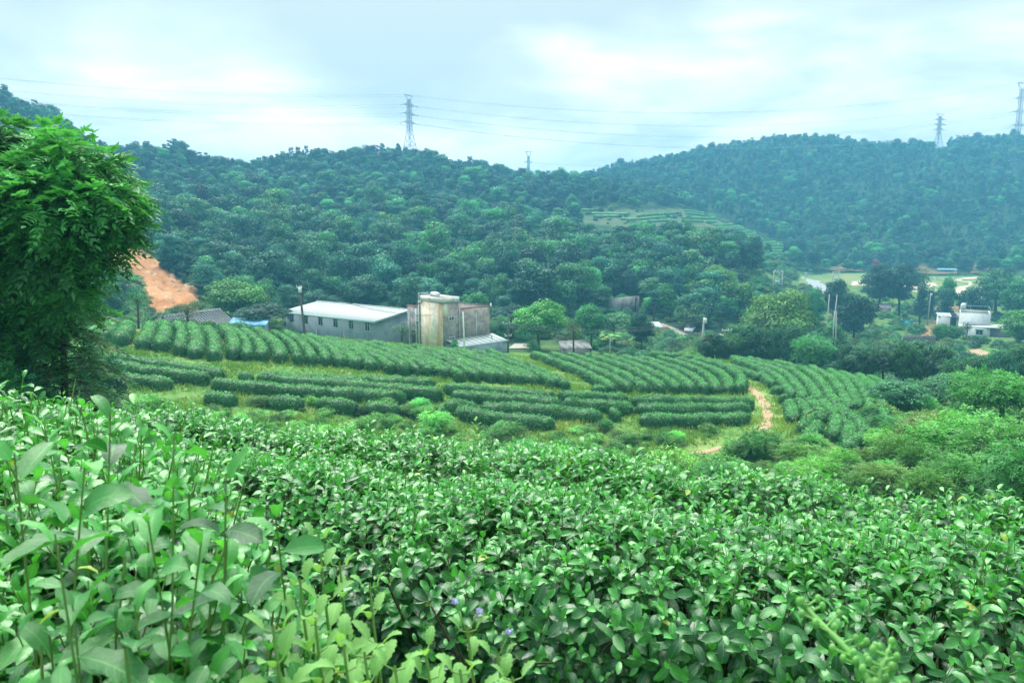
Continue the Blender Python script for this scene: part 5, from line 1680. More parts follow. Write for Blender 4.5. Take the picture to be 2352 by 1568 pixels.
make_spray('spray2', 3.6, 2.6, 22, 1300, 0.13, 'shrub', (0.18, 0.3), 0.6)

# colours (multiply the leaf tones)
C_WOOD = (0.030, 0.140, 0.098); C_DARK = (0.016, 0.085, 0.070); C_LIME = (0.085, 0.275, 0.070); C_MID = (0.048, 0.205, 0.084)
C_OLIVE = (0.110, 0.205, 0.058); C_BAMB = (0.048, 0.170, 0.085); C_TEAL = (0.066, 0.190, 0.105); C_PINE = (0.018, 0.095, 0.082); C_RED = (0.26, 0.08, 0.06); C_BROWN = (0.10, 0.115, 0.05)


def vary(c, s=0.14):
    k = 1 + rng.normal(0, s)
    return (max(0.01, c[0] * k * (1 + rng.normal(0, 0.08))), c[1] * k, max(0.01, c[2] * k * (1 + rng.normal(0, 0.08))), 1.0)


def tree(key, loc, w, h, color, label, name='tree', cat='tree', group=None, rz=None, trunk=True):
    cm, tm, W, H = PROTO[key]
    o = empty(name, tuple(loc), rng.uniform(0, 6.28) if rz is None else rz)
    o.scale = (w / W, w / W, h / H)
    tag(o, label, cat, group)
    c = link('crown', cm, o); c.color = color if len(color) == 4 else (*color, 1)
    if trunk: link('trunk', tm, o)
    return o


def tree_px(key, px, ptop, Y, wpx, color, label, name='tree', cat='tree', group=None, hmin=1.2, base=None):
    g = ground(px, Y) if base is None else np.array([P(px, base, Y)[0], Y, P(px, base, Y)[2]])
    zt = P(px, ptop, Y)[2]
    return tree(key, g, wpx / FX * Y * 1.0, max(hmin, zt - g[2]), vary(color, 0.05), label, name, cat, group)


SPECIAL = [
    ('mango0', 1240, 690, 114, 138, C_LIME, 'bright green round tree standing right of the tower house behind the tea', 'round_tree'),
    ('mango0', 545, 642, 114, 150, C_LIME, 'bright green spreading tree behind the tile roof cottage', 'round_tree'),
    ('umb0', 608, 682, 98, 118, C_DARK, 'dark umbrella shaped tree beside the grey workshop', 'umbrella_tree'),
    ('mango1', 1355, 696, 112, 88, C_MID, 'mid green tree with a straight trunk next to the bright round tree', 'tree'),
    ('umb0', 1412, 705, 118, 92, C_TEAL, 'bluish rounded tree between two darker trees behind the tea', 'tree'),
    ('mango1', 1470, 714, 108, 66, C_DARK, 'small dark tree on a thin trunk at the tip of the hedges', 'tree'),
    ('full0', 1790, 652, 126, 175, C_OLIVE, 'large tree with yellowish new leaves below the transformer frame', 'tree'),
    ('full0', 1960, 664, 152, 96, C_DARK, 'dark round tree beside the pole cluster', 'tree'),
    ('lay0', 2015, 594, 212, 90, C_DARK, 'big dark layered tree, near half of the pair before the meadow', 'tree'),
    ('lay0', 2066, 592, 214, 92, C_DARK, 'big dark layered tree, far half of the pair before the meadow', 'tree'),
    ('full0', 1918, 634, 188, 62, C_DARK, 'dark layered tree beside the grey road', 'tree'),
    ('full0', 1868, 652, 170, 50, C_MID, 'small tree overlapping the grey road', 'tree'),
    ('cyp0', 2112, 650, 198, 32, C_DARK, 'dark pointed cypress next to the pale pole', 'cypress'),
    ('cyp0', 2135, 662, 214, 20, C_DARK, 'thin dark cypress behind the pale pole', 'cypress'),
    ('cyp0', 2168, 662, 188, 46, C_DARK, 'broad dark cypress with forked trunk above the white shed', 'cypress'),
    ('thin0', 2117, 612, 222, 44, C_TEAL, 'light airy tree in front of the meadow track', 'tree'),
    ('mango1', 2170, 632, 206, 42, C_MID, 'mid green tree standing behind the broad cypress', 'tree'),
    ('lay0', 2288, 606, 216, 105, C_BAMB, 'tall spreading tree with a bare trunk behind the white house', 'tree'),
    ('full0', 2232, 648, 200, 74, C_DARK, 'dark bushy tree just behind the white house roof', 'tree'),
    ('mango1', 2335, 640, 186, 90, C_MID, 'tall tree at the picture edge behind the white house', 'tree'),
    ('full0', 2342, 702, 150, 92, C_LIME, 'yellow green tree at the picture edge beside the white house', 'tree'),
    ('full0', 2160, 740, 150, 42, C_LIME, 'bright green shrub in front of the white house', 'shrub'),
    ('full0', 2190, 745, 152, 44, C_MID, 'mid green shrub touching the bright shrub by the white house', 'shrub'),
    ('thin0', 2218, 736, 158, 30, C_DARK, 'thin open sapling before the white house wall', 'sapling'),
    ('full0', 1585, 690, 154, 84, C_TEAL, 'light blue green tree shading the orange truck', 'tree'),
    ('full0', 1092, 664, 128, 92, C_MID, 'pale leafy tree behind the flat roof of the tower house', 'tree'),
    ('umb0', 1172, 690, 124, 80, C_DARK, 'dark low tree between tower house and bright round tree', 'tree'),
    ('mango1', 1150, 722, 112, 54, C_TEAL, 'leafy tree at the far corner of the tower house', 'tree'),
    ('thin0', 318, 655, 77, 52, C_MID, 'small open crowned tree at the crest below the cut bank', 'tree'),
    ('thin0', 437, 690, 80, 66, C_BROWN, 'nearly bare dark tree before the tile roof cottage', 'tree'),
    ('full0', 258, 628, 100, 66, C_BAMB, 'dark tree in front of the orange cut bank', 'tree'),
    ('full0', 215, 655, 96, 80, C_MID, 'tree at the foot of the cut bank near the conifer', 'tree'),
    ('full0', 180, 600, 98, 100, C_MID, 'tree beyond the conifer trunk', 'tree'),
    ('mango0', 95, 640, 90, 120, C_MID, 'tree at the picture edge behind the conifer', 'tree'),
    ('thin0', 927, 738, 97, 64, C_TEAL, 'feathery shrub against the dark wall of the tower house', 'shrub'),
    ('bush0', 660, 752, 100, 46, C_MID, 'shrub under the workshop windows near the dark tree', 'shrub'),
    ('bush0', 1044, 778, 93, 19, C_MID, 'small ball shrub in front of the lean-to roof', 'shrub'),
    ('bush0', 1223, 778, 97, 34, C_MID, 'round shrub at the foot of the bright round tree', 'shrub'),
    ('thin0', 1318, 735, 96, 50, C_BROWN, 'thin leafless shrub between the tea rows and the hut', 'shrub'),
    ('full0', 1690, 735, 118, 90, C_BAMB, 'tree behind the tall concrete pole', 'tree'),
    ('full0', 1905, 740, 128, 80, C_MID, 'green tree at the foot of the dark round tree', 'tree'),
    ('bush1', 2100, 742, 160, 50, C_BAMB, 'bush beside the teal shelter', 'shrub'),
]
for s in SPECIAL:
    tree_px(s[0], s[1], s[2], s[3], s[4], s[5], s[6], s[7], 'shrub' if s[7] in ('shrub', 'sapling') else 'tree', hmin=1.0)

BAMB = [(1640, 762, 96, 80), (1690, 752, 97, 85), (1728, 742, 96, 90), (1775, 748, 95, 80), (1820, 742, 94, 95), (1865, 752, 90, 85), (1900, 772, 92, 70), (1945, 785, 82, 80), (1985, 792, 80, 95), (2030, 778, 78, 100), (2075, 785, 76, 90),
        (2115, 778, 78, 110), (2160, 792, 75, 100), (2205, 800, 72, 95), (2245, 812, 70, 90), (2290, 800, 74, 95), (2340, 790, 76, 110)]
for i, (px, pt, Y, w) in enumerate(BAMB):
    tree_px('spray0' if i % 4 == 1 else 'bamboo0', px, pt, Y, w * rng.uniform(0.8, 1.2), vary(C_BAMB if i % 3 else (0.03, 0.115, 0.07), 0.2)[:3], 'drooping dark bamboo clump in the belt behind the curving hedges, %s along' % ORD[i + 1], 'bamboo_clump', 'bamboo', 'bamboo clumps behind the curving hedges')
for i, (px, pt, Y, w, c, lab) in enumerate([
        (2062, 874, 52, 150, C_BAMB, 'large dark bamboo clump at the end of the curving hedges'), (2130, 872, 56, 130, C_BAMB, 'pale tipped bamboo clump behind the large dark one'),
        (2190, 852, 60, 130, C_TEAL, 'pale feathery bamboo clump between the belt and the big shrubs'), (2000, 930, 46, 60, C_BAMB, 'low bamboo shoot clump at the lower tier of curving hedges')]):
    tree_px('bamboo0', px, pt, Y, w, c, lab, 'bamboo_clump', 'bamboo')
NEAR = [
    ('spray0', 2300, 826, 44, 210, (0.092, 0.27, 0.055), 'tall bright feathery tree at the picture edge above the bamboo'),
    ('spray0', 2150, 930, 36, 170, C_OLIVE, 'brownish green feathery shrub below the large bamboo'),
    ('spray1', 2215, 940, 31, 260, (0.092, 0.27, 0.055), 'large bright feathery shrub beside the near tea'),
    ('spray0', 2310, 925, 27, 240, (0.062, 0.205, 0.052), 'large mid green feathery shrub at the lower picture edge'),
    ('spray1', 2345, 1000, 21, 220, (0.062, 0.205, 0.052), 'nearest feathery shrub at the picture edge just behind the tea'),
    ('spray1', 2200, 1040, 25, 190, (0.062, 0.205, 0.052), 'dark based feathery shrub right behind the near tea'),
    ('spray2', 1750, 990, 37, 120, (0.062, 0.205, 0.052), 'young feathery shrub below the foot of the dirt path'),
    ('spray2', 1835, 1030, 34, 130, (0.062, 0.205, 0.052), 'young feathery shrub in front of the lowest curving hedge'),
    ('spray2', 1930, 1050, 31, 100, (0.092, 0.27, 0.055), 'young bright shrub between lower hedges and bamboo'),
    ('spray2', 1990, 1030, 32, 100, C_OLIVE, 'young olive green shrub with open branches near the bamboo'),
    ('spray2', 2050, 1005, 31, 120, (0.092, 0.27, 0.055), 'young bright shrub at the foot of the large bamboo'),
    ('spray2', 2110, 1020, 29, 120, (0.062, 0.205, 0.052), 'young mid green shrub before the brownish shrub'),
    ('spray2', 1880, 1060, 27, 130, (0.092, 0.27, 0.055), 'low leafy shrub just over the tea edge, light green'),
    ('spray2', 2010, 1065, 26, 130, C_OLIVE, 'low leafy shrub just over the tea edge, yellowish'),
    ('spray2', 2120, 1085, 24, 130, (0.092, 0.27, 0.055), 'low leafy shrub just over the tea edge, near the big shrub'),
    ('spray2', 1700, 1015, 38, 80, (0.092, 0.27, 0.055), 'small pale shrub at the lower end of the path'),
]
for s in NEAR:
    tree_px(s[0], s[1], s[2], s[3], s[4], s[5], s[6], 'shrub', 'shrub', hmin=1.2)


# ---------------------------------------------------------------- the wood on the hills
NOWOOD = [QUARRY + [(300, 730), (280, 680)], TERRACE,
          [(1700, 800), (1706, 642), (1790, 612), (1900, 626), (2000, 626), (2400, 628), (2400, 900), (1700, 900)],
          [(-600, 900), (-600, 705), (540, 700), (600, 722), (930, 730), (1200, 722), (1390, 716), (1480, 726), (1490, 742), (1560, 742), (1580, 760), (1720, 742), (1720, 1000), (-600, 1000)],
          [(920, 332), (962, 332), (964, 366), (918, 366)], [(2146, 322), (2176, 322), (2178, 356), (2144, 356)], [(1400, 690), (1475, 690), (1475, 722), (1400, 722)]]


MASS = {}


def stuff_instances(name, pts, rot, scl, idx, keys, colors):
    """one object: geometry nodes put a tree mesh on each point"""
    coll = bpy.data.collections.new(name + '_kinds')
    for i, k in enumerate(keys):
        cm, tm, W, H = PROTO[k]
        if k not in MASS:
            MASS[k] = cm.copy()
            MASS[k].materials[0] = M['leaves_mass']
        ob = bpy.data.objects.new('%s_%02d' % (name, i), MASS[k])
        coll.objects.link(ob)
    me = bpy.data.meshes.new(name)
    n = len(pts)
    me.vertices.add(n)
    me.vertices.foreach_set('co', np.ascontiguousarray(pts, np.float32).ravel())
    for nm, ty, ar in (('rot', 'FLOAT_VECTOR', rot), ('scl', 'FLOAT_VECTOR', scl), ('idx', 'INT', idx), ('col', 'FLOAT_VECTOR', np.array(colors)[idx] * rng.normal(1, 0.2, (n, 1)).clip(0.5, 1.6))):
        a = me.attributes.new(nm, ty, 'POINT')
        a.data.foreach_set('vector' if ty == 'FLOAT_VECTOR' else 'value', np.ascontiguousarray(ar, np.int32 if ty == 'INT' else np.float32).ravel())
    o = link(name, me)
    ng = bpy.data.node_groups.new(name, 'GeometryNodeTree')
    ng.interface.new_socket('Geometry', in_out='INPUT', socket_type='NodeSocketGeometry')
    ng.interface.new_socket('Geometry', in_out='OUTPUT', socket_type='NodeSocketGeometry')
    gi, go = ng.nodes.new('NodeGroupInput'), ng.nodes.new('NodeGroupOutput')
    ci = ng.nodes.new('GeometryNodeCollectionInfo'); ci.inputs[0].default_value = coll
    ci.inputs['Separate Children'].default_value = True; ci.inputs['Reset Children'].default_value = True
    ip = ng.nodes.new('GeometryNodeInstanceOnPoints'); ip.inputs['Pick Instance'].default_value = True

    def na(nm, ty):
        q = ng.nodes.new('GeometryNodeInputNamedAttribute'); q.data_type = ty; q.inputs[0].default_value = nm
        return q.outputs[0]
    ng.links.new(gi.outputs[0], ip.inputs['Points']); ng.links.new(ci.outputs[0], ip.inputs['Instance'])
    ng.links.new(na('idx', 'INT'), ip.inputs['Instance Index'])
    e2r = ng.nodes.new('FunctionNodeEulerToRotation')
    ng.links.new(na('rot', 'FLOAT_VECTOR'), e2r.inputs[0]); ng.links.new(e2r.outputs[0], ip.inputs['Rotation'])
    ng.links.new(na('scl', 'FLOAT_VECTOR'), ip.inputs['Scale']); ng.links.new(ip.outputs[0], go.inputs[0])
    md = o.modifiers.new('scatter', 'NODES'); md.node_group = ng
    return tag(o, kind='stuff')


def wood():
    # jittered polar grid with near constant spacing in metres
    X, Y = [], []
    r = 118.0
    while r < 780:
        st = 4.6 if r < 260 else 4.5
        na = int(1.70 * r / st)
        a = (np.arange(na) + rng.uniform(-0.6, 0.6, na)) / na * 1.70 - 0.85
        rr = r + rng.uniform(-0.6, 0.6, na) * st
        X.append(rr * np.sin(a)); Y.append(rr * np.cos(a))
        r += st * 0.92
    x, y = np.concatenate(X), np.concatenate(Y)
    z = TR.h(x, y)
    px, py = proj(np.stack([x, y, z], 1))
    ok = np.ones(len(x), bool)
    for pl in NOWOOD:
        ok &= ~inpoly(px, py, pl)
    x, y, z, px, py = x[ok], y[ok], z[ok], px[ok], py[ok]
    R = np.hypot(x, y)
    # which tree tops can be seen past the terrain
    top = z + 7
    vis = np.ones(len(x), bool)
    for t in np.linspace(0.12, 0.97, 26):
        vis &= (top * t) > TR.h(x * t, y * t) + 1.0
    vis &= (px > -60) & (px < 2420)
    # types: pines on the ridges, broadleaf below
    hillh = np.clip((R - 250) / 170, 0, 1)
    ridge = rng.random(len(x)) < (0.12 + 0.62 * hillh)
    n = len(x)
    kind = np.where(ridge, rng.integers(6, 8, n), rng.integers(0, 6, n))
    patchy = np.sin(x / 31 + 1.7 * np.sin(y / 47)) + np.sin(y / 27 + x / 55)
    keys = ['wood0', 'wood1', 'wood2', 'fan0', 'fan1', 'fan2', 'pine0', 'pine1']
    s = np.exp(rng.normal(-0.16, 0.24, n)).clip(0.5, 1.5) * np.where(R < 170, 0.82, 1.0) * np.where(ridge, 0.86, 0.92) * np.where(R > 280, 0.78, 1.0)
    s = np.where((R < 150) & (px < 1400), s * 0.8, s)
    tall = rng.random(n) < 0.06
    s = np.where(tall, s * 1.22, s)
    qx, qy = proj(np.stack([x, y, z + 8.6 * s], 1))
    hide = inpoly(qx, qy, [(1310, 440), (1540, 440), (1548, 514), (1330, 518)]) | inpoly(qx, qy, [(1535, 450), (1655, 470), (1662, 522), (1540, 514)]) | inpoly(qx, qy, [(1650, 470), (1662, 522), (1700, 540), (1764, 547), (1770, 602), (1830, 602), (1825, 555), (1720, 495)])
    hide2 = (inpoly(qx, qy, QUARRY) | inpoly(qx, (qy + py) / 2, QUARRY)) & (R < 165)
    keep = ~((hide & (R < 345)) | hide2)
    x, y, z, px, py, R, s, kind, ridge, patchy, vis = (q[keep] for q in (x, y, z, px, py, R, s, kind, ridge, patchy, vis))
    n = len(x)
    size = 8.5 * s / R
    order = np.argsort(-np.where(vis & (py > 300), size, 0))
    single = np.zeros(n, bool); single[order[:300]] = True
    SEC = [(330, 'beyond the leafy edge tree'), (470, 'above the cut bank'), (600, 'above the bright spreading tree'), (720, 'above the far workshop end'), (840, 'above the middle of the workshop roof'), (930, 'above the workshop gable'), (1050, 'directly above the tower'), (1160, 'above the lean-to shed'),
           (1300, 'above the bright round tree'), (1400, 'above the bluish rounded tree'), (1480, 'above the stained retaining wall'), (1600, 'above the pale yard'), (1720, 'above the tall concrete pole'), (1850, 'near the transformer frame'), (2050, 'above the layered dark pair'), (2200, 'above the cypresses'), (9999, 'above the white house')]
    cols = [C_WOOD, C_MID, C_DARK, C_TEAL, C_WOOD, (0.085, 0.215, 0.06)]
    for i in np.where(single)[0]:
        k = keys[kind[i]]
        c = cols[int(np.clip((patchy[i] + 2) / 4 * 6 + rng.normal(0, 0.9), 0, 5))]
        if k.startswith('pine'): c = C_PINE
        base = k[:-1]
        sec = [q for lim, q in SEC if px[i] < lim][0]
        ci = cols.index(c) if c in cols else 2
        tone = ('green', 'mid green', 'dark green', 'bluish green', 'green', 'yellowish green')[ci] if base != 'pine' else 'dark'
        size = 'very small' if s[i] < 0.6 else 'small' if s[i] < 0.76 else 'medium sized' if s[i] < 0.95 else 'large' if s[i] < 1.15 else 'very large'
        lev = 'at the foot of the wood' if R[i] < 142 else 'low in the wood' if R[i] < 160 else 'partway up the wood' if R[i] < 180 else 'higher in the wood'
        lab = '%s %s %s %s %s' % (size, tone, 'pine' if base == 'pine' else 'broadleaf', lev, sec)
        lab = ' '.join(lab.split()[:16])
        tree(k, (x[i], y[i], z[i] - 0.4), PROTO[k][2] * s[i] * rng.uniform(0.9, 1.15), PROTO[k][3] * s[i], vary(c, 0.12), lab, 'pine_tree' if base == 'pine' else 'forest_tree', 'tree', 'trees at the front of the wood')
    # trees that only cast shade or fill gaps just behind stay too, far hidden slopes are left out
    vis2 = np.ones(n, bool)
    for t in np.linspace(0.2, 0.95, 20):
        vis2 &= ((z + 14) * t) > TR.h(x * t, y * t) - 2
    m = ~single & vis2
    kk, cc = [], []
    for k in keys:
        for q in range(3):
            kk.append(k)
            if k.startswith('pine'): c = (C_PINE, C_DARK, C_WOOD)[q]
            else: c = (C_WOOD, C_MID, C_DARK)[q]
            cc.append(c)
    q = np.clip((patchy[m] + 2) / 4 * 3 + rng.normal(0, 0.7, m.sum()), 0, 2.99).astype(int)
    idx = kind[m] * 3 + np.array([0, 1, 2])[q]
    sc = np.stack([s[m] * rng.uniform(0.9, 1.2, m.sum())] * 2 + [s[m]], 1)
    rot = np.stack([rng.normal(0, 0.04, m.sum()), rng.normal(0, 0.04, m.sum()), rng.uniform(0, 6.28, m.sum())], 1)
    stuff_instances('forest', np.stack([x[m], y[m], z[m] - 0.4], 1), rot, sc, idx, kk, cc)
    print('WOOD', n, m.sum())


wood()
for px, pt, Y, w in ((868, 384, 405, 14), (1900, 560, 372, 26), (2010, 592, 330, 16)):
    tree_px('wood1', px, pt, Y, w * 1.4, C_RED, 'tree with rust red foliage standing out %s' % ('high on the middle ridge' if px < 1000 else 'in the far wood edge above the meadow' if px < 1950 else 'low beside the meadow bank'), 'red_tree', hmin=4)


def undergrowth():
    """low scrub in the valley, round the buildings and along the wood's foot"""
    pts = []
    for _ in range(9000):
        Yd = math.exp(rng.uniform(math.log(84), math.log(300)))
        px = rng.uniform(-80, 2430)
        pts.append((px, Yd))
    for _ in range(1200):
        pts.append((rng.uniform(1690, 1870), rng.uniform(200, 345)))
    for _ in range(420):
        pts.append((rng.uniform(1320, 1815), rng.uniform(295, 395)))
    px, Yd = np.array(pts).T
    x = (px - 1176) / FX * Yd
    z = TR.h(x, Yd)
    qx, qy = proj(np.stack([x, Yd, z], 1))
    ok = np.zeros(len(x), bool)
    ok |= (qx > 1560) & (qy > 640) & (Yd > 96)
    ok |= (qx > 1690) & (qy > 590) & (Yd > 200)
    ok |= inpoly(qx, qy, TERRACE) & (Yd > 290) & (rng.random(len(qx)) < 0.35)
    ok |= (qx > 1400) & (qx < 1600) & (Yd > 100) & (Yd < 135) & (qy > 778)
    ok |= (qx < 1560) & (qy > 690) & (Yd > 118)
    ok |= (qx < 560) & (Yd > 84) & (Yd < 140)
    ok |= (qx > 1900) & (Yd > 62) & (Yd < 96)
    for pl in ([(1828, 655), (1832, 622), (2400, 622), (2400, 692), (2240, 692), (2080, 670), (1905, 654)], QUARRY,
               [(2068, 776), (2080, 735), (2240, 735), (2330, 745), (2330, 782), (2200, 782)], [(1488, 752), (1490, 738), (1670, 758), (1676, 782), (1580, 780)],
               [(1165, 806), (1165, 780), (1330, 785), (1340, 806)], [(1850, 640), (1862, 634), (1920, 670), (1900, 678)], [(2105, 712), (2112, 695), (2215, 702), (2270, 735), (2205, 728)], [(2205, 830), (2210, 800), (2290, 805), (2290, 832)]):
        ok &= ~inpoly(qx, qy, pl)
    # not inside buildings
    c, s_ = math.cos(-RZ), math.sin(-RZ)
    lx = (x + 9.6) * c - (Yd - 102) * s_; ly = (x + 9.6) * s_ + (Yd - 102) * c
    ok &= ~((lx > -0.8) & (lx < 9.6) & (ly > -4.2) & (ly < 9.2))
    wa = math.atan2(0.81, 0.58); c, s_ = math.cos(-wa), math.sin(-wa)
    wx = (x + 20.2) * c - (Yd - 108) * s_; wy = (x + 20.2) * s_ + (Yd - 108) * c
    ok &= ~((wx > -1.8) & (wx < 15.5) & (wy > -1.8) & (wy < 22.5))
    ok &= rng.random(len(x)) < np.where(qx > 1700, np.clip(0.75 + 0.5 * np.sin(x / 9 + np.sin(Yd / 7)), 0.1, 1), 1)
    x, Yd, z = x[ok], Yd[ok], z[ok]
    n = len(x)
    kk = ['bush0', 'bush1', 'bush0', 'bush1', 'bush0', 'bush1']
    cc = [C_MID, C_BAMB, (0.085, 0.23, 0.065), C_OLIVE, (0.10, 0.20, 0.075), C_MID]
    s = rng.uniform(0.35, 1.0, n)
    stuff_instances('undergrowth', np.stack([x, Yd, z - 0.15], 1), np.stack([0 * x, 0 * x, rng.uniform(0, 6.28, n)], 1), np.stack([s, s, s * rng.uniform(0.6, 1.0, n)], 1), rng.integers(0, 6, n), kk, cc)


undergrowth()


def scrub_near():
    """leafy weeds on the banks of the tea terraces and the slope under the near tea"""
    n = 3400
    x = rng.uniform(-34, 34, n); y = np.where(rng.random(n) < 0.3, rng.uniform(7.5, 24, n), rng.uniform(20, 70, n))
    x = np.where(y < 24, x * 0.62, x)
    z = TR.h(x, y)
    px, py = proj(np.stack([x, y, z], 1))
    ok = (px > -60) & (px < 2420) & (((py > 955) & (px < 1000)) | ((py > 985) & (px < 1700)) | ((px > 1640) & (py > 1035)) | ((px < 210) & (y < 60)) | ((px > 1990) & (y < 60)) | ((px < 240) & (py > 800)) | (y < 24))
    ok |= (py > 930) & (py < 970) & (px > 480) & (px < 1000) & (rng.random(n) < 0.5)
    d = np.sqrt(((x[:, None] - PATH[None, ::2, 0]) ** 2 + (y[:, None] - PATH[None, ::2, 1]) ** 2)).min(1)
    ok &= d > 1.7
    x, y, z = x[ok], y[ok], z[ok]
    m = len(x)
    s = rng.uniform(0.12, 0.42, m) * np.where(y < 24, 0.36, 1.0)
    cc = [(0.085, 0.27, 0.08), (0.10, 0.30, 0.075), (0.12, 0.30, 0.085), (0.15, 0.32, 0.10)]
    kk = ['spray2', 'bush0', 'spray2', 'bush0']
    s2 = np.where(rng.random(m) < 0.1, s * 1.6, s)
    stuff_instances('bank_weeds', np.stack([x, y, z - 0.05], 1), np.stack([0 * x, 0 * x, rng.uniform(0, 6.28, m)], 1), np.stack([s2, s2, s2 * rng.uniform(0.6, 1.0, m)], 1), rng.integers(0, 4, m), kk, cc)


scrub_near()
# ---------------------------------------------------------------- the tea in the foreground
M['tea_leaf'] = leaf_mat('tea_leaf', (0.014, 0.105, 0.038), (0.115, 0.49, 0.095), 0.31, 0.8, 0.28, rib=0.35, coat=0.08, tcol=(1.35, 1.55, 0.6), yellow=(0.36, 0.42, 0.06))
M['tea_stem'] = leaf_mat('tea_stem', (0.075, 0.060, 0.035), (0.16, 0.30, 0.07), 0.6, 0.3, 0.0)
M['weed_leaf'] = leaf_mat('weed_leaf', (0.14, 0.36, 0.10), (0.26, 0.52, 0.17), 0.6, 0.3, 0.35, rib=0.3, tcol=(1.3, 1.4, 0.6))
M['purple'] = solid_mat('purple_floret', (0.42, 0.42, 0.70), 0.8, 0.2, 40.0)
M['woody'] = solid_mat('tea_wood', (0.075, 0.055, 0.04), 0.95, 0.35, 20.0, 0.5, 0.1)


def leaf_shape(nl, arch, rise, fold, wid=0.42, twist=0.0, serr=0.0, wave=0.0):
    """leaf of length 1 along +Y, width along X, upper face +Z; bends over towards its tip"""
    s = np.linspace(0, 1, nl + 1)
    ang = rise - arch * s ** 1.2
    dy = np.cos(ang); dz = np.sin(ang)
    y = np.concatenate([[0], np.cumsum((dy[:-1] + dy[1:]) / 2 / nl)])
    z = np.concatenate([[0], np.cumsum((dz[:-1] + dz[1:]) / 2 / nl)])
    w = wid * 0.5 * np.sin(np.pi * s ** 1.0) ** 0.62
    V, rib = [(0, 0, 0)], [0.0]
    for i in range(1, nl):
        ww = w[i] * (1 + (serr if i % 2 else -serr))
        tw = twist * s[i]
        zz = fold * ww + wave * 0.05 * (1 if i % 2 else -1)
        nx, ny = -math.sin(ang[i]), math.cos(ang[i])
        for sg in (-1, 0, 1):
            k = zz if sg else 0.0
            V.append((sg * ww, y[i] + nx * k - (serr * 0.06 if sg else 0), z[i] + ny * k + sg * ww * tw)); rib.append(abs(sg))
    V.append((0, y[-1], z[-1])); rib.append(0.0)
    V = np.array(V)
    T = []
    T += [(0, 2, 1), (0, 3, 2)]
    for i in range(nl - 2):
        a = 1 + i * 3; b = a + 3
        T += [(a, a + 1, b + 1), (a, b + 1, b), (a + 1, a + 2, b + 2), (a + 1, b + 2, b + 1)]
    e = len(V) - 1; a = 1 + (nl - 2) * 3
    T += [(a, a + 1, e), (a + 1, a + 2, e)]
    along = np.concatenate([[0.0], np.repeat(np.arange(1, nl) / nl, 3), [1.0]])
    return V, np.array(T), np.array(rib), along


SH_HI = [leaf_shape(6, a, r, f, w, t, 0, wv) for a, r, f, w, t, wv in ((1.3, 0.55, 0.30, 0.44, 0.1, .3), (1.7, 0.75, 0.35, 0.40, -0.15, .5), (0.9, 0.4, 0.4, 0.47, 0.2, .2), (2.0, 0.95, 0.25, 0.44, 0.0, .4), (0.7, 0.3, 0.3, 0.46, -0.2, .6), (1.5, 0.7, 0.45, 0.38, 0.15, .2), (1.2, 0.6, 0.22, 0.50, -0.05, .5), (0.5, 0.2, 0.5, 0.42, 0.1, .3))]
SH_LO = [leaf_shape(3, a, r, f, w, t) for a, r, f, w, t in ((1.0, 0.45, 0.30, 0.44, 0.1), (1.4, 0.6, 0.35, 0.40, -0.15), (0.7, 0.3, 0.4, 0.48, 0.2), (1.6, 0.8, 0.25, 0.44, 0.0), (0.5, 0.2, 0.3, 0.46, -0.2), (1.2, 0.5, 0.45, 0.38, 0.15), (0.9, 0.5, 0.22, 0.5, -0.05), (0.3, 0.1, 0.5, 0.42, 0.1))]
TINTS = np.array([0.05, 0.22, 0.4, 0.6, 0.82, 1.0])


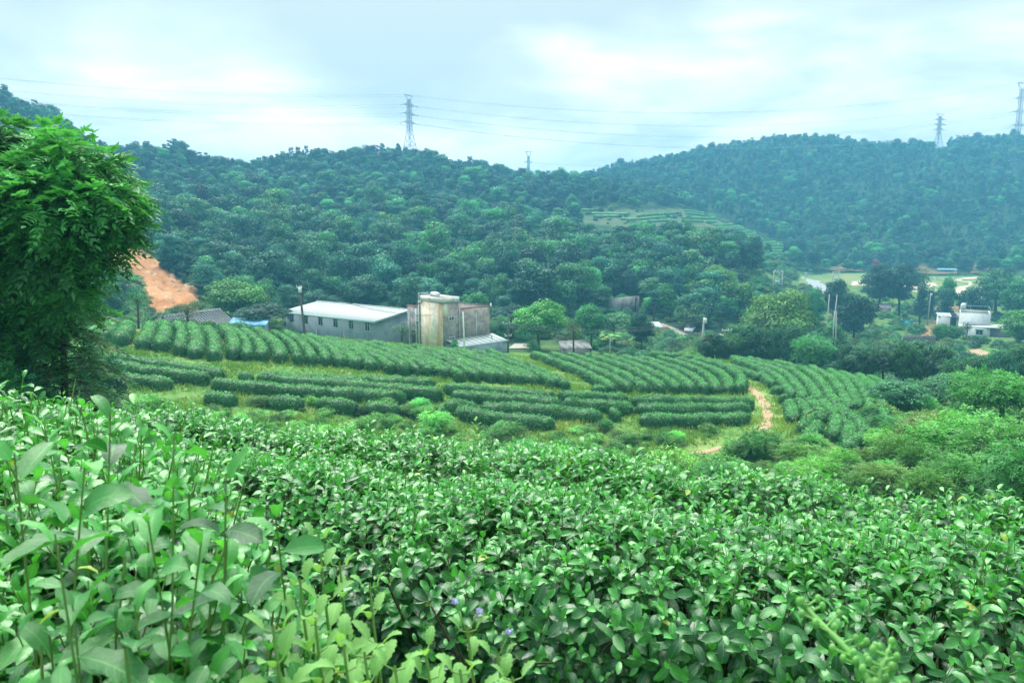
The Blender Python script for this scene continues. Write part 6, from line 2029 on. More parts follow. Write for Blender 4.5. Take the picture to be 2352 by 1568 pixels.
class Shoots:
    def __init__(s):
        s.p, s.R, s.L, s.t, s.shape = [], [], [], [], []
        s.sv, s.sf, s.st, s.n = [], [], [], 0

    def stems(s, a, b, r0, r1, tint):
        """thin three sided stems from a to b"""
        d = b - a; d /= np.linalg.norm(d, axis=1, keepdims=True) + 1e-9
        ref = np.where(np.abs(d[:, :1]) > 0.9, np.array([[0, 1.0, 0]]), np.array([[1.0, 0, 0]]))
        u = np.cross(d, ref); u /= np.linalg.norm(u, axis=1, keepdims=True)
        v = np.cross(d, u)
        n = len(a)
        V = np.empty((n, 6, 3))
        for k in range(3):
            q = math.cos(k * 2.094) * u + math.sin(k * 2.094) * v
            V[:, k] = a + q * np.reshape(r0, (-1, 1)); V[:, 3 + k] = b + q * np.reshape(r1, (-1, 1))
        F = np.array([(0, 1, 4, 3), (1, 2, 5, 4), (2, 0, 3, 5)])
        s.sv.append(V.reshape(-1, 3)); s.sf.append((np.arange(n)[:, None, None] * 6 + F[None]).reshape(-1, 4) + s.n)
        s.st.append(np.repeat(np.broadcast_to(tint, (n,)), 6)); s.n += n * 6

    def add(s, base, axis, nleaf, length, step, top=0.0, scale=1.0, old=0.0):
        """base: where the lowest leaf sits; shoots grow along axis"""
        n = len(base)
        axis = axis / np.linalg.norm(axis, axis=1, keepdims=True)
        ref = np.where(np.abs(axis[:, 2:3]) > 0.9, np.array([[1.0, 0, 0]]), np.array([[0, 0, 1.0]]))
        e1 = np.cross(axis, ref); e1 /= np.linalg.norm(e1, axis=1, keepdims=True)
        e2 = np.cross(axis, e1)
        ph = rng.uniform(0, 6.28, n)
        tone = rng.normal(0, 0.09, n)
        step = np.broadcast_to(step, (n,))
        for k in range(nleaf):
            f = k / max(1, nleaf - 1)                        # 0 lowest leaf, 1 the youngest
            az = ph + k * 2.4 + rng.normal(0, 0.25, n)
            el = math.radians(-8) + math.radians(44) * f ** 2 + rng.normal(0, 0.22, n)
            r = np.cos(az)[:, None] * e1 + np.sin(az)[:, None] * e2
            d = axis * np.sin(el)[:, None] + r * np.cos(el)[:, None]
            nn = axis * np.cos(el)[:, None] - r * np.sin(el)[:, None]
            roll = rng.normal(0, 0.3, n)[:, None]
            sd = np.cross(d, nn)
            nn2 = nn * np.cos(roll) + sd * np.sin(roll); sd = np.cross(d, nn2)
            L = length * scale * (1.0 - 0.42 * f ** 2.5) * rng.uniform(0.75, 1.2, n)
            s.p.append(base + axis * (step * k)[:, None] + r * 0.004)
            s.R.append(np.stack([sd, d, nn2], -1)); s.L.append(L)
            tt = 0.09 + 0.56 * f ** 1.5 + tone + rng.normal(0, 0.10, n) - old  # young leaves lighter; older lower ones darkened further to paint shaded gaps
            tt = np.where(rng.random(n) < 0.005, 0.97, np.clip(tt, 0.0, 0.86))
            s.t.append(tt); s.shape.append(rng.integers(0, 8, n))
        a = base - axis * 0.16
        b = base + axis * (step * (nleaf - 1) + top)[:, None]
        s.stems(a, b, 0.0022 * scale * np.ones(n), 0.0013 * scale * np.ones(n), np.clip(0.78 + rng.normal(0, 0.25, n), 0, 1))

    def build(s, parent, nsingle=300, hi_dist=3.2, lift=0.0):
        p = np.concatenate(s.p); R = np.concatenate(s.R); L = np.concatenate(s.L); t = np.concatenate(s.t); sh = np.concatenate(s.shape)
        tip = p + R[:, :, 1] * (L * 0.5)[:, None]
        px, py = proj(tip)
        dist = np.linalg.norm(p, axis=1)
        keep = (px > -500) & (px < 3300) & (py > 500) & (py < 1950) & (dist > 0.42) & (tip[:, 1] > 0.3)
        p, R, L, t, sh, px, py, dist, tip = (q[keep] for q in (p, R, L, t, sh, px, py, dist, tip))
        inside = (px > 0) & (px < 2352) & (py < 1568) & (py > 0)
        # upper, facing leaves first: their share of the picture
        face = np.abs((R[:, :, 2] * tip / dist[:, None]).sum(1)) + 0.15
        top = np.zeros(len(p))
        score = np.where(inside, (L / dist) ** 2 * face * np.exp((p[:, 2] - np.percentile(p[:, 2], 90)) * 3), 0)
        order = np.argsort(-score)
        sel = np.zeros(len(p), bool); sel[order[:nsingle]] = True
        loc = np.array(parent.location)
        for i in np.where(sel)[0]:
            ti = int(np.argmin(np.abs(TINTS - t[i])))
            key = (sh[i], ti)
            if key not in LEAFM:
                V, T, rb, al = SH_HI[sh[i]]
                LEAFM[key] = mesh_np('leaf', V, T, M['tea_leaf'], {'tint': np.full(len(V), TINTS[ti]), 'rib': rb, 'along': al}, True)
            o = link('leaf', LEAFM[key], parent)
            m = Matrix([[*(R[i][r] * L[i]), p[i][r] - loc[r]] for r in range(3)] + [[0, 0, 0, 1]])
            o.matrix_basis = m
        V_, F_, T_, B_, A_, n = [], [], [], [], [], 0
        for hi in (True, False):
            for k in range(8):
                q = ~sel & (sh == k) & ((dist < hi_dist) == hi)
                if not q.any(): continue
                V, T, rb, al = (SH_HI if hi else SH_LO)[k]
                W = np.einsum('nij,vj->nvi', R[q] * L[q][:, None, None], V) + p[q][:, None] - loc
                m = q.sum()
                V_.append(W.reshape(-1, 3)); F_.append((np.arange(m)[:, None, None] * len(V) + T[None]).reshape(-1, 3) + n)
                T_.append(np.repeat(t[q], len(V))); B_.append(np.tile(rb, m)); A_.append(np.tile(al, m)); n += m * len(V)
        lo = link('leaves', mesh_np('leaves', np.vstack(V_), np.vstack(F_), M['tea_leaf'], {'tint': np.concatenate(T_), 'rib': np.concatenate(B_), 'along': np.concatenate(A_)}, True), parent)
        tag(lo, kind='stuff')
        so = link('stems', mesh_np('stems', np.vstack(s.sv) - loc, np.vstack(s.sf), M['tea_stem'], {'tint': np.concatenate(s.st)}), parent)
        tag(so, kind='stuff')
        print('LEAVES', parent.name, len(p))


LEAFM = {}


def can_b(x, y):
    return -0.95 - 0.10 * y - 0.04 * x


def plane_hit(px, py):
    d = pix_dir(px, py)
    k = -0.95 / (d[2] + 0.10 * d[1] + 0.04 * d[0])
    return d[:2] * k


NEARE = [(-150, 1040), (200, 1075), (600, 1125), (1000, 1255), (1400, 1325), (1900, 1390), (2352, 1440), (2750, 1480), (3250, 1520)]
FARE = [(-150, 918), (300, 938), (700, 985), (1176, 1012), (1600, 1058), (1900, 1102), (2352, 1158), (2750, 1205), (3250, 1265)]
NE = resample(np.array([plane_hit(*q) for q in NEARE]), 60)
FE = resample(np.array([plane_hit(*q) for q in FARE]), 60)


def field_tea():
    area = 0
    w = np.linalg.norm(FE - NE, axis=1)
    Ln = np.linalg.norm(np.diff((NE + FE) / 2, axis=0), axis=1).sum()
    area = Ln * w.mean()
    rows = []
    for j, (t0, t1, lab) in enumerate(((0.0, 0.56, 'nearer broad tea hedge with glossy leaves filling the foreground'), (0.56, 1.0, 'farther glossy tea hedge along the brow of the near slope'))):
        S = Shoots()
        n = int(area * (t1 - t0) * 330)
        u = rng.random(n) * 59; t = t0 + (t1 - t0) * rng.random(n)
        i = np.clip(u.astype(int), 0, 58); f = (u - i)[:, None]
        a = NE[i] * (1 - f) + NE[i + 1] * f; b = FE[i] * (1 - f) + FE[i + 1] * f
        xy = a + (b - a) * t[:, None]
        d0 = t * np.linalg.norm(b - a, axis=1); d1 = (1 - t) * np.linalg.norm(b - a, axis=1)
        dm = np.abs(t - 0.56) * np.linalg.norm(b - a, axis=1)
        z = can_b(xy[:, 0], xy[:, 1]) - 0.10
        z += 0.035 * np.sin(xy[:, 0] * 5.1 + np.sin(xy[:, 1] * 4)) + 0.03 * np.sin(xy[:, 1] * 6.3 + xy[:, 0] * 2)
        z -= 0.16 * np.clip(1 - d0 / 0.28, 0, 1) ** 2 + 0.10 * np.clip(1 - dm / 0.16, 0, 1) + 0.12 * np.clip(1 - d1 / 0.25, 0, 1) ** 2
        z += rng.normal(0, 0.02, n)
        ax = np.stack([rng.normal(0, 0.28, n), rng.normal(0, 0.28, n) - 0.5 * np.clip(1 - d0 / 0.3, 0, 1), np.ones(n)], 1)
        base = np.column_stack([xy, z])
        S.add(base, ax, 7, 0.074, rng.uniform(0.014, 0.022, n))
        # taller plucked and unplucked shoots standing over the table
        q = rng.random(n) < 0.10
        S.add(base[q] + np.array([0, 0, 0.05]), ax[q] * np.array([0.5, 0.5, 1]), 5, 0.078, rng.uniform(0.022, 0.038, q.sum()), top=0.01)
        q = rng.random(n) < 0.10
        S.stems(base[q], base[q] + ax[q] * np.array([0.5, 0.5, 1]) * rng.uniform(0.12, 0.22, (q.sum(), 1)), 0.0024 * np.ones(q.sum()), 0.0018 * np.ones(q.sum()), 0.8)
        if j == 0:
            # the side of the hedge that faces the camera
            m = int(Ln * 0.8 * 400)
            u = rng.random(m) * 59; i = np.clip(u.astype(int), 0, 58); f = (u - i)[:, None]
            a = NE[i] * (1 - f) + NE[i + 1] * f
            tg = NE[i + 1] - NE[i]; tg /= np.linalg.norm(tg, axis=1, keepdims=True)
            out = np.stack([tg[:, 1], -tg[:, 0]], 1); out *= np.where(out[:, 1:2] > 0, -1, 1)
            h = rng.random(m) ** 0.8
            g = can_b(a[:, 0], a[:, 1])
            bul = 0.10 * np.sin(np.pi * np.clip(h * 1.3, 0, 1)) - 0.12 * h
            xyf = a + out * (bul + rng.normal(0, 0.05, m))[:, None]
            base = np.column_stack([xyf, g - 0.12 - 0.72 * h])
            ax = np.column_stack([out * (0.75 + rng.normal(0, 0.3, (m, 1))), 0.8 + rng.normal(0, 0.3, m)])
            keep = rng.random(m) > np.clip((h - 0.45) * 1.0, 0, 0.55)
            S.add(base[keep], ax[keep], 5, 0.082, rng.uniform(0.016, 0.026, keep.sum()), old=0.10)
        o = empty('tea_hedge', tuple(np.append(((NE + FE) / 2)[30], -1.9)))
        tag(o, lab, 'tea hedge', None)
        S.build(o)
        wd = MB()
        nb = 90
        loc = np.array(o.location)
        for _ in range(nb):
            k = rng.integers(0, 59); f = rng.random(); t = t0 + (t1 - t0) * (rng.random() ** (1.6 if j == 0 else 1))
            q = (NE[k] * (1 - f) + NE[k + 1] * f) * (1 - t) + (FE[k] * (1 - f) + FE[k + 1] * f) * t
            zc = can_b(*q); zg = float(near_z(*q))
            e = np.array([q[0] + rng.normal(0, 0.16), q[1] + rng.normal(0, 0.16), zc - 0.12])
            s0 = np.array([q[0], q[1], zg - 0.05])
            md = (s0 + e) / 2 + np.array([rng.normal(0, 0.05), rng.normal(0, 0.05), 0])
            wd.tube([s0 - loc, md - loc, e - loc], [0.011, 0.008, 0.004], 4, False)
            e2 = md + np.array([rng.normal(0, 0.16), rng.normal(0, 0.16), 0.28])
            wd.tube([md - loc, e2 - loc], [0.006, 0.003], 4, False)
        tag(wd.build('branches', M['woody'], o), kind='stuff')


field_tea()

AP = [(-2.4, 0.50), (-0.16, 0.50), (-0.10, 0.66), (-0.22, 0.92), (-0.38, 1.2), (-0.74, 1.85), (-1.25, 2.45), (-2.9, 2.7)]


def can_a(x, y):
    return -0.445 - 0.06 * y


def near_bush():
    S = Shoots()
    n = 4300
    x = rng.uniform(-2.5, -0.05, n); y = rng.uniform(0.5, 2.7, n)
    ok = inpoly(x, y, AP)
    x, y = x[ok], y[ok]; n = len(x)
    # distance to the right-hand rim
    rim = resample(np.array(AP[1:7]), 60)
    d = np.sqrt(((x[:, None] - rim[None, :, 0]) ** 2 + (y[:, None] - rim[None, :, 1]) ** 2)).min(1)
    z = can_a(x, y) - 0.13 - 0.22 * np.clip(1 - d / 0.3, 0, 1) ** 1.5 + 0.03 * np.sin(x * 9 + y * 5) + rng.normal(0, 0.025, n)
    ax = np.stack([rng.normal(0, 0.28, n) + 0.5 * np.clip(1 - d / 0.3, 0, 1), rng.normal(0, 0.28, n), np.ones(n)], 1)
    base = np.column_stack([x, y, z])
    near = np.hypot(x, y) < 1.15
    S.add(base, ax, 7, 0.065, rng.uniform(0.016, 0.026, n), old=0.06)
    q = (rng.random(n) < 0.16)
    S.add(base[q] + np.array([0, 0, 0.04]), ax[q] * np.array([0.5, 0.5, 1]), 5, 0.068, rng.uniform(0.026, 0.042, q.sum()), top=0.012)
    q = rng.random(n) < 0.12
    S.stems(base[q], base[q] + ax[q] * np.array([0.5, 0.5, 1]) * rng.uniform(0.14, 0.24, (q.sum(), 1)), 0.0026 * np.ones(q.sum()), 0.0019 * np.ones(q.sum()), 0.8)
    # side leaves under the rim
    m = 420
    k = rng.integers(0, 59, m)
    tg = rim[np.minimum(k + 1, 59)] - rim[k]; tg /= np.linalg.norm(tg, axis=1, keepdims=True) + 1e-9
    out = np.stack([tg[:, 1], -tg[:, 0]], 1); out *= np.where(out[:, :1] < 0, -1, 1)
    h = rng.random(m)
    b = np.column_stack([rim[k] + out * rng.normal(0, 0.04, (m, 1)) - out * 0.06, can_a(rim[k][:, 0], rim[k][:, 1]) - 0.25 - 0.6 * h])
    S.add(b, np.column_stack([out * 0.8, np.full(m, 0.7)]) + rng.normal(0, 0.25, (m, 3)), 5, 0.085, rng.uniform(0.02, 0.03, m), old=0.08)
    # single tall shoots standing up against the view
    tall = [(95, 945, 1.35), (255, 925, 1.0), (400, 958, 0.92), (520, 1065, 0.95), (628, 1140, 0.9), (310, 905, 1.9), (30, 1010, 0.8), (200, 1010, 0.82), (470, 1180, 0.8), (120, 1180, 0.72), (330, 1130, 0.78)]
    T = np.array([P(*q) for q in tall])
    hl = rng.uniform(0.11, 0.17, len(T))
    ax = np.stack([rng.normal(0.02, 0.12, len(T)), rng.normal(0, 0.1, len(T)), np.ones(len(T))], 1)
    S.add(T - ax * hl[:, None], ax, 5, 0.074, hl / 5, top=0.01)
    o = empty('tea_bush', (-1.0, 1.3, -1.9))
    tag(o, 'nearest tea bush with large glossy leaves and tall shoots at the lower left', 'tea bush')
    S.build(o, 300, 9)
    wd = MB(); loc = np.array(o.location)
    for _ in range(70):
        i = rng.integers(0, n)
        s0 = np.array([x[i] * 0.9, y[i], float(near_z(x[i], y[i]))]); e = np.array([x[i], y[i], z[i] + 0.02])
        wd.tube([s0 - loc, (s0 + e) / 2 + np.array([rng.normal(0, 0.05), rng.normal(0, 0.05), 0]) - loc, e - loc], [0.012, 0.009, 0.003], 5, False)
    tag(wd.build('branches', M['woody'], o), kind='stuff')


near_bush()


# ---------------------------------------------------------------- weeds in the gap between the tea
WEED_SH = [leaf_shape(10, a, r, f, w, t, 0.13) for a, r, f, w, t in ((0.9, 0.35, 0.35, 0.54, 0.1), (0.6, 0.2, 0.45, 0.50, -0.1), (1.2, 0.5, 0.3, 0.56, 0.15))]
WEEDM = {}


def weed(top, height, label, leafL=0.055, pairs=6, flowers=0, spread=1.0, lean=(0, 0)):
    pairs += 3
    top = np.asarray(top, float)
    base = top - np.array([lean[0], lean[1], height])
    o = empty('flowering_weed' if flowers else 'leafy_weed', tuple(base))
    tag(o, label, 'weed')
    st = MB()
    pts = np.array([base + (top - base) * t + np.array([0.01 * math.sin(4 * t), 0.01 * math.cos(5 * t), 0]) for t in np.linspace(0, 1, 7)]) - base
    st.tube(pts, np.linspace(0.0036, 0.0018, 7), 5, False)
    for k in range(pairs):
        f = (k + 0.8) / pairs
        q = np.array([np.interp(f, np.linspace(0, 1, 7), pts[:, c]) for c in range(3)])
        az0 = k * 1.57 + rng.normal(0, 0.2)
        for s in (0, 1):
            az = az0 + s * math.pi + rng.normal(0, 0.15)
            L = 0.88 * leafL * (1.15 - 0.65 * f ** 2) * rng.uniform(0.85, 1.15) * spread
            el = 0.25 + 0.7 * f ** 2 + rng.normal(0, 0.1)
            r = np.array([math.cos(az), math.sin(az), 0]); up_ = np.array([0, 0, 1.0])
            d = r * math.cos(el) + up_ * math.sin(el); nn = up_ * math.cos(el) - r * math.sin(el)
            sd = np.cross(d, nn)
            pet = 0.012 * spread
            st.tube([q, q + r * pet + up_ * 0.004], 0.0011, 4, False)
            sh = rng.integers(0, 3); ti = float(np.clip(round((0.3 + 0.5 * f + rng.normal(0, 0.15)) * 4) / 4, 0, 0.9))
            if (sh, ti) not in WEEDM:
                V, T, rb, al = WEED_SH[sh]
                WEEDM[(sh, ti)] = mesh_np('leaf', V, T, M['weed_leaf'], {'tint': np.full(len(V), ti), 'rib': rb, 'along': al}, True)
            lo = link('leaf', WEEDM[(sh, ti)], o)
            Rm = np.stack([sd, d, nn], 1) * L
            pp = q + r * pet + up_ * 0.004
            lo.matrix_basis = Matrix([[*Rm[c], pp[c]] for c in range(3)] + [[0, 0, 0, 1]])
    for k in range(flowers):
        az = k * 2.1 + 0.4; hh = rng.uniform(0.018, 0.05)
        tipp = pts[-1] + np.array([math.cos(az) * 0.022, math.sin(az) * 0.022, hh]) * (1 if k else 0.8)
        st.tube([pts[-1] - np.array([0, 0, 0.01]), tipp], 0.0012, 4, False)
        fm = MB()
        fm.ball(tipp, 0.0040, 8, 5, (1, 1, 0.8))
        for _ in range(26):
            u = rng.normal(0, 1, 3); u[2] = abs(u[2]); u /= np.linalg.norm(u)
            fm.tube([tipp + u * 0.003, tipp + u * 0.0066], [0.0009, 0.0004], 3, False)
        fm.build('flower_head', M['purple'], o)
    so = link('stem', st.mesh('stem', M['tea_stem']), o)
    me = so.data; a = me.attributes.new('tint', 'FLOAT', 'POINT'); a.data.foreach_set('value', np.full(len(me.vertices), 0.95, np.float32))


weed(P(742, 1225, 1.02), 0.42, 'light green leafy weed standing against the dark tea gap', 0.060, 6)
weed(P(860, 1340, 0.98), 0.36, 'light green weed with fine upper leaves beside the taller weed', 0.050, 6)
weed(P(700, 1330, 0.92), 0.34, 'pale broad leaved weed at the rim of the nearest tea bush', 0.062, 5)
weed(P(1085, 1440, 0.95), 0.30, 'weed with small purple flower heads in the lower middle', 0.050, 4, 2)
weed(P(1155, 1500, 0.90), 0.24, 'low weed with a single small purple flower head', 0.048, 4, 1)
weed(P(990, 1490, 0.86), 0.26, 'pale green weed left of the purple flowers at the lower edge', 0.058, 5)
weed(P(800, 1470, 0.84), 0.26, 'leafy weed at the lower edge between bush and gap', 0.058, 5)
weed(P(920, 1530, 0.80), 0.20, 'low pale weed touching the lower picture edge', 0.060, 4)
weed(P(1070, 1540, 0.84), 0.20, 'low broad leaved weed under the purple flowers', 0.056, 4)
weed(P(640, 1440, 0.80), 0.26, 'broad leaved weed growing through the nearest bush', 0.060, 4)
weed(P(790, 1290, 1.06), 0.40, 'light green weed just beyond the tallest weed in the gap', 0.054, 6)
weed(P(735, 1420, 0.88), 0.30, 'broad pale weed half in front of the bush rim', 0.060, 5)
weed(P(850, 1500, 0.82), 0.22, 'small pale weed near the lower edge below the fine leaved weed', 0.055, 4)
weed(P(1190, 1555, 0.86), 0.20, 'low weed at the lower edge beyond the purple flowers', 0.052, 4)
weed(P(1095, 965, 4.6), 0.35, 'pale feathery weed standing above the far tea edge', 0.06, 9)


def seed_stalk(pix, label):
    pts = np.array([P(*q) for q in pix])
    o = empty('seed_stalk', tuple(pts[0]))
    tag(o, label, 'weed')
    pts = smooth_line(pts - pts[0], 16)
    st = MB(); st.tube(pts, np.linspace(0.0045, 0.0022, len(pts)), 6, False)
    heads = []
    for k in range(4, len(pts)):
        for s in (0, 1):
            if rng.random() < 0.3: continue
            az = rng.uniform(0, 6.28); e = pts[k] + np.array([math.cos(az), math.sin(az) * 0.5, 0.5]) * rng.uniform(0.012, 0.026)
            st.tube([pts[k], e], 0.0013, 4, False); heads.append(e)
    heads.append(pts[-1])
    so = st.build('stem', M['weed_leaf'], o)
    for e in heads:
        b = MB(); b.ball(e, 0.0032, 7, 5, (1, 1, 1.5)); b.build('seed_head', M['weed_leaf'], o, True)
    for q in (so,):
        a = q.data.attributes.new('tint', 'FLOAT', 'POINT'); a.data.foreach_set('value', np.full(len(q.data.vertices), 0.35, np.float32))


seed_stalk([(2050, 1640, 0.62), (2000, 1568, 0.64), (1945, 1490, 0.66), (1895, 1440, 0.68), (1850, 1392, 0.70)], 'pale green out of focus seed stalk leaning in from the lower edge')
seed_stalk([(2020, 1650, 0.60), (2010, 1590, 0.62), (2025, 1530, 0.63), (2040, 1500, 0.64)], 'short pale out of focus seed stalk beside the leaning one')


def near_grass():
    n = 2600
    x = rng.uniform(-1.2, 3.2, n); y = rng.uniform(0.9, 3.2, n)
    z = near_z(x, y)
    hh = rng.uniform(0.05, 0.35, n)
    az = rng.uniform(0, 6.28, n); ln = hh * rng.uniform(0.2, 0.9, n); wd = rng.uniform(0.002, 0.006, n)
    b = np.stack([x, y, z], 1); sd = np.stack([-np.sin(az), np.cos(az), 0 * az], 1) * wd[:, None]
    m_ = b + np.stack([np.cos(az) * ln * 0.3, np.sin(az) * ln * 0.3, hh * 0.65], 1); tp = b + np.stack([np.cos(az) * ln, np.sin(az) * ln, hh], 1)
    V = np.stack([b - sd, b + sd, m_ + sd * 0.8, m_ - sd * 0.8, tp], 1).reshape(-1, 3)
    k = np.arange(n)[:, None] * 5
    F = [k + np.array([[0, 1, 2, 3]]), k + np.array([[3, 2, 4]])]
    tag(link('path_grass', mesh_np('path_grass', V, F, M['grass'], {'tint': np.repeat(rng.uniform(0.3, 0.85, n), 5)})), kind='stuff')


near_grass()


# ---------------------------------------------------------------- the near trees on the left
def conifer():
    """tall thin conifer with drooping feathery branches"""
    Y = 15.0
    b = ground(150, Y)
    zt = P(132, 560, Y)[2]
    H = zt - b[2]
    o = empty('conifer', tuple(b))
    tag(o, 'slim dark conifer with drooping feathery branches beside the near tea', 'conifer')
    tb = MB(); top = np.array([P(132, 560, Y)[0] - b[0], 0, H])
    tb.tube([np.array([0, 0, -0.5]), top * 0.4 + [0.03, 0, 0], top], [0.085, 0.065, 0.02], 8); tb.build('trunk', M['bark'], o, True)
    PT, NN, UU, SZ, TT = [], [], [], [], []
    bm = MB()
    for k in range(62):
        f = k / 62
        hgt = H * (0.10 + 0.88 * f)
        s = top * (hgt / H)
        az = k * 2.4 + rng.normal(0, 0.3)
        L = (1.75 - 1.3 * f) * rng.uniform(0.75, 1.15) * 1.05
        r = np.array([math.cos(az), math.sin(az), 0])
        t = np.linspace(0, 1, 9)
        pts = s + r * (L * t)[:, None] + np.array([0, 0, 1.0]) * (0.22 * L * t - 0.62 * L * t ** 2)[:, None]
        bm.tube(pts, np.linspace(0.02, 0.005, 9), 4, False)
        sd = np.array([-r[1], r[0], 0])
        for q in np.linspace(0.18, 1.0, 15):
            c = np.array([np.interp(q, t, pts[:, i]) for i in range(3)])
            for sg in (-1, 1):
                tw = 0.34 * L * (1.1 - q) + 0.10
                dirv = r * 0.6 + sd * sg * 0.8 + np.array([0, 0, -0.45])
                dirv /= np.linalg.norm(dirv)
                for w_ in np.linspace(0.15, 1, 5):
                    PT.append(c + dirv * tw * w_ + rng.normal(0, 0.015, 3)); NN.append(np.array([0, 0, 1.0]) + rng.normal(0, 0.3, 3)); UU.append(dirv + rng.normal(0, 0.35, 3)); SZ.append(rng.uniform(0.13, 0.24)); TT.append(np.clip(rng.normal(0.28, 0.15) + 0.15 * w_, 0, 1))
    V, F, t = cards(np.array(PT), np.array(NN), np.array(SZ), 0.17, 0.3, 0.2, np.array(TT), np.array(UU))
    c = link('crown', mesh_np('crown', V, F, M['leaves'], {'tint': t}), o); c.color = (0.050, 0.165, 0.085, 1)
    bm.build('limbs', M['bark'], o)


conifer()


def big_tree():
    """the large leafy tree whose crown fills the left edge"""
    Y = 14.0
    b = ground(-90, Y)
    o = empty('leafy_tree', tuple(b))
    tag(o, 'large leafy tree filling the picture edge with hanging sprays of long leaves', 'tree')
    px2 = 1700 / Y
    lob = []
    for (px, py, r, dy) in [(-60, 330, 95, 0), (60, 355, 80, 0.3), (150, 380, 75, -0.4), (225, 400, 62, 0.2), (20, 450, 100, -0.8), (130, 470, 90, -0.9), (225, 475, 72, -0.5), (275, 500, 48, 0), (265, 440, 50, 0.6), (-80, 480, 110, 0),
                            (40, 560, 85, -0.6), (140, 560, 75, -0.7), (215, 555, 55, -0.3), (260, 555, 40, 0.3), (-60, 600, 100, 0.2), (60, 640, 60, 0.2), (150, 630, 45, -0.3), (105, 330, 45, 0.2), (-100, 720, 90, 0.3), (-40, 820, 70, 0.4), (20, 720, 45, 0.6), (170, 690, 34, -0.4), (180, 345, 30, 0.1), (250, 365, 26, 0.3), (300, 445, 24, -0.2), (318, 495, 20, 0.2), (290, 540, 26, -0.1), (30, 305, 30, 0), (130, 305, 22, 0.2), (235, 610, 24, -0.3), (95, 700, 34, 0.1), (60, 790, 48, 0.5), (120, 660, 40, 0.3), (-20, 900, 60, 0.2), (-10, 700, 70, 0.6), (60, 750, 58, 0.8), (0, 840, 66, 0.8), (140, 735, 34, 0.7), (192, 650, 34, 0.2), (208, 715, 24, 0.3), (100, 830, 42, 0.9), (40, 900, 40, 0.6)]:
        c = P(px, py, Y + dy) - b
        lob.append((c[0], c[1], c[2], r / px2, r / px2 * 0.85))
    lob = np.array(lob)
    n = 4600
    f = rng.choice(len(lob), n, p=lob[:, 3] ** 2 / (lob[:, 3] ** 2).sum())
    L = lob[f]
    d = rng.normal(0, 1, (n, 3)); d[:, 1] -= 0.35; d /= np.linalg.norm(d, axis=1, keepdims=True)
    bp = L[:, :3] + d * (0.45 + 0.68 * rng.random((n, 1)) ** 0.8) * np.stack([L[:, 3], L[:, 3], L[:, 4]], 1)
    out = d * np.array([1, 1, 0.4]) + rng.normal(0, 0.4, (n, 3)); out /= np.linalg.norm(out, axis=1, keepdims=True)
    nrm = np.array([0, 0, 1.0]) + 0.6 * d + rng.normal(0, 0.3, (n, 3))
    sd = np.cross(out, nrm); sd /= np.linalg.norm(sd, axis=1, keepdims=True); nrm = np.cross(sd, out)
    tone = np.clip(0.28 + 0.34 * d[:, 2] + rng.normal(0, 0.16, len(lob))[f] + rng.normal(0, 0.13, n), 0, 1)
    Ls = rng.uniform(0.28, 0.46, n)
    PT, NN, UU, SZ, TT = [], [], [], [], []
    for k in range(9):
        t = (k // 2 + 0.7) / 5; sg = 0 if k == 8 else (1 if k % 2 else -1)
        p = bp + out * (Ls * t)[:, None] + np.array([0, 0, 1.0]) * (-0.45 * Ls * t * t)[:, None]
        u = out * (1 if sg == 0 else 0.6) + sd * sg * 0.8 + np.array([0, 0, -0.45])
        PT.append(p + u * 0.05); NN.append(nrm); UU.append(u); SZ.append(0.175 * rng.uniform(0.75, 1.2, n)); TT.append(np.clip(tone + rng.normal(0, 0.05, n), 0, 1))
    V, F, t = cards(np.vstack(PT), np.vstack(NN), np.concatenate(SZ), 0.36, 0.15, 0.2, np.concatenate(TT), np.vstack(UU))
    c = link('crown', mesh_np('crown', V, F, M['leaves'], {'tint': t}), o); c.color = (0.085, 0.32, 0.120, 1)
    tb = MB()
    tk = [np.array([0, 0, -0.5]), np.array([0.15, 0, 2.0]), P(-30, 620, Y) - b, P(20, 470, Y) - b]
    tb.tube(tk, [0.22, 0.19, 0.15, 0.08], 9)
    for l in lob[:17]:
        s = tk[2] * rng.uniform(0.8, 1.0) + (tk[3] - tk[2]) * rng.random() * 0.8
        tb.tube([s, (s + l[:3]) / 2 + [0, 0, 0.1], l[:3]], [0.06, 0.04, 0.012], 5)
    tb.build('trunk', M['bark'], o, True)


big_tree()
for (px, pt, Y, w, c, k, lab) in [(40, 720, 19, 190, C_MID, 'spray0', 'dark leafy shrub behind the conifer at the picture edge'), (-20, 800, 12.5, 200, C_MID, 'spray1', 'feathery shrub at the picture edge over the near tea'), (220, 760, 24, 150, C_WOOD, 'spray1', 'shrub beyond the conifer beside the dark tea hedges'),
                                 (110, 800, 22, 150, C_LIME, 'spray2', 'bright leafy shrub seen through the conifer branches'), (215, 900, 17, 120, C_DARK, 'spray2', 'low dark shrub at the conifer foot'), (60, 850, 14, 130, C_DARK, 'spray2', 'low dark shrub under the picture edge tree')]:
    tree_px(k, px, pt, Y, w, c, lab, 'shrub', 'shrub')


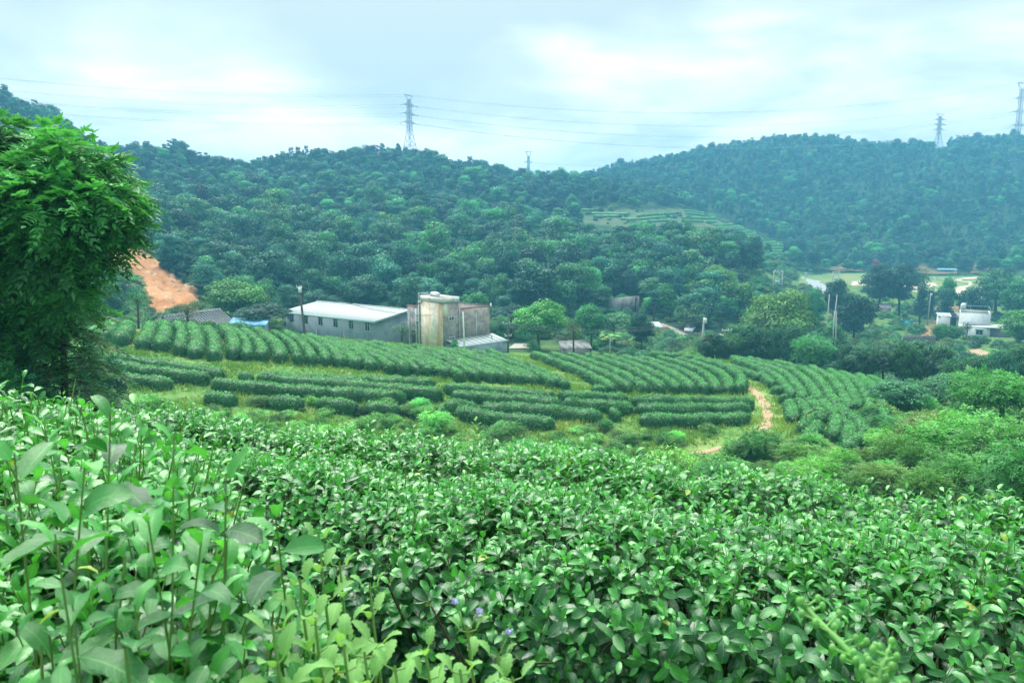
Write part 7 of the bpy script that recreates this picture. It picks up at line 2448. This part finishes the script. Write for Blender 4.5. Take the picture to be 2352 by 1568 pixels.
# ---------------------------------------------------------------- papaya and banana
def papaya():
    g = ground(1400, 95)
    o = empty('papaya_tree', tuple(g))
    tag(o, 'small papaya tree with two yellow leaves beside the hedge tip', 'papaya tree')
    H = P(1400, 766, 95)[2] - g[2]
    t = MB(); t.tube([(0, 0, -0.3), (0.05, 0, H)], [0.09, 0.07], 7); t.build('trunk', M['conc_pole'], o)
    for k in range(13):
        az = k * 2.4; L = 1.35; el = 0.35 - 0.05 * k
        r = np.array([math.cos(az), math.sin(az), 0])
        e = np.array([0.05, 0, H]) + r * L * 0.75 + np.array([0, 0, 0.25 - 0.06 * k])
        m = MB(); m.tube([(0.05, 0, H), e], 0.02, 4, False)
        c0 = e
        V, T = [], []
        for f in range(7):
            a = az + (f - 3) * 0.55
            d = np.array([math.cos(a), math.sin(a), -0.35]); s = np.array([-math.sin(a), math.cos(a), 0]) * 0.12
            n = len(V); V += [c0, c0 + d * 0.35 + s, c0 + d * 0.62, c0 + d * 0.35 - s]; T += [(n, n + 1, n + 2, n + 3)]
        m.add(V, T)
        lo = m.build('leaf', M['leaves'], o)
        nv = len(lo.data.vertices); a_ = lo.data.attributes.new('tint', 'FLOAT', 'POINT'); a_.data.foreach_set('value', np.full(nv, 0.6, np.float32))
        yel = k in (11, 12)
        lo.color = (0.50, 0.36, 0.03, 1) if yel else (*C_LIME, 1)
        if yel: lo['label'] = 'yellow drooping leaf'


papaya()


def banana(px, base_py, Y, s, label):
    b = P(px, base_py, Y)
    g = float(TR.h(b[0], b[1]))
    b[2] = min(b[2], g + 0.2)
    o = empty('banana_plant', tuple(b))
    tag(o, label, 'banana plant', 'banana plants by the white house')
    t = MB(); t.tube([(0, 0, -0.4), (0.05, 0, 1.9 * s)], [0.17 * s, 0.11 * s], 8); t.build('stem', M['tea_stem'], o)
    for k in range(10):
        az = k * 2.4 + rng.normal(0, 0.2); L = rng.uniform(1.9, 2.7) * s; el = 1.2 - 0.09 * k
        tt = np.linspace(0, 1, 9)
        r = np.array([math.cos(az), math.sin(az), 0]); sd = np.array([-r[1], r[0], 0])
        ang = el - 1.7 * tt
        p = np.cumsum(np.column_stack([np.cos(ang), np.sin(ang)]) * L / 8, axis=0)
        c = np.array([0.05, 0, 1.7 * s]) + r * p[:, :1] + np.array([0, 0, 1.0]) * p[:, 1:]
        w = 0.27 * s * np.sin(np.pi * np.clip(tt * 0.92 + 0.06, 0, 1)) ** 0.6
        V = np.stack([c + sd * w[:, None] + [0, 0, -0.06], c, c - sd * w[:, None] + [0, 0, -0.06]], 1).reshape(-1, 3)
        Q = []
        for i in range(8):
            q = i * 3; Q += [(q, q + 1, q + 4, q + 3), (q + 1, q + 2, q + 5, q + 4)]
        lo = link('leaf', mesh_np('leaf', V, np.array(Q), M['leaves'], {'tint': np.full(27, rng.uniform(0.3, 0.8))}, True), o)
        lo.color = (0.070, 0.22, 0.075, 1)


banana(2312, 812, 100, 1.5, 'large banana plant with arching leaves in front of the white house')
banana(2345, 805, 104, 1.3, 'banana plant at the picture edge beside the larger one')
banana(2290, 806, 108, 1.0, 'small banana plant behind the larger one')


# dead branch lying over the lower hedges
def dead_branch():
    q = [hit(*z7(760, 790), rmin=28), hit(*z7(770, 760), rmin=28), hit(*z7(850, 730), rmin=28), hit(*z7(930, 760), rmin=28)]
    b = q[0]
    m = MB(); m.tube(smooth_line([q[0] + [0, 0, 0.6] - b, q[1] + [0, 0, 1.0] - b, q[2] + [0, 0, 1.05] - b, q[3] + [0, 0, 0.95] - b], 15), np.linspace(0.04, 0.015, 16), 5)
    m.tube([q[1] + [0, 0, 1.0] - b, q[1] + [0.8, 0.3, 1.2] - b], [0.03, 0.012], 4)
    o = m.build('dead_branch', M['bark'], None, False, tuple(b))
    tag(o, 'bare dead branch lying across the bent hedge of the lower tier', 'branch')


dead_branch()
# ---------------------------------------------------------------- haze
def haze(density=0.0009):
    m, t = new_mat('haze')
    out = nd(t, 'ShaderNodeOutputMaterial')
    v = nd(t, 'ShaderNodeVolumePrincipled', inp={'Color': (0.18, 0.58, 0.90, 1), 'Density': density, 'Anisotropy': 0.0})
    t.links.new(v.outputs[0], out.inputs['Volume'])
    z0 = float(TR.Z.min()) - 1.0
    z1 = max(float(TR.Z.max()) + 14, 112.0)
    o = MB().box(-1640, 1640, -1640, 1640, z0, z1).build('haze', m)
    tag(o, kind='stuff')


haze()
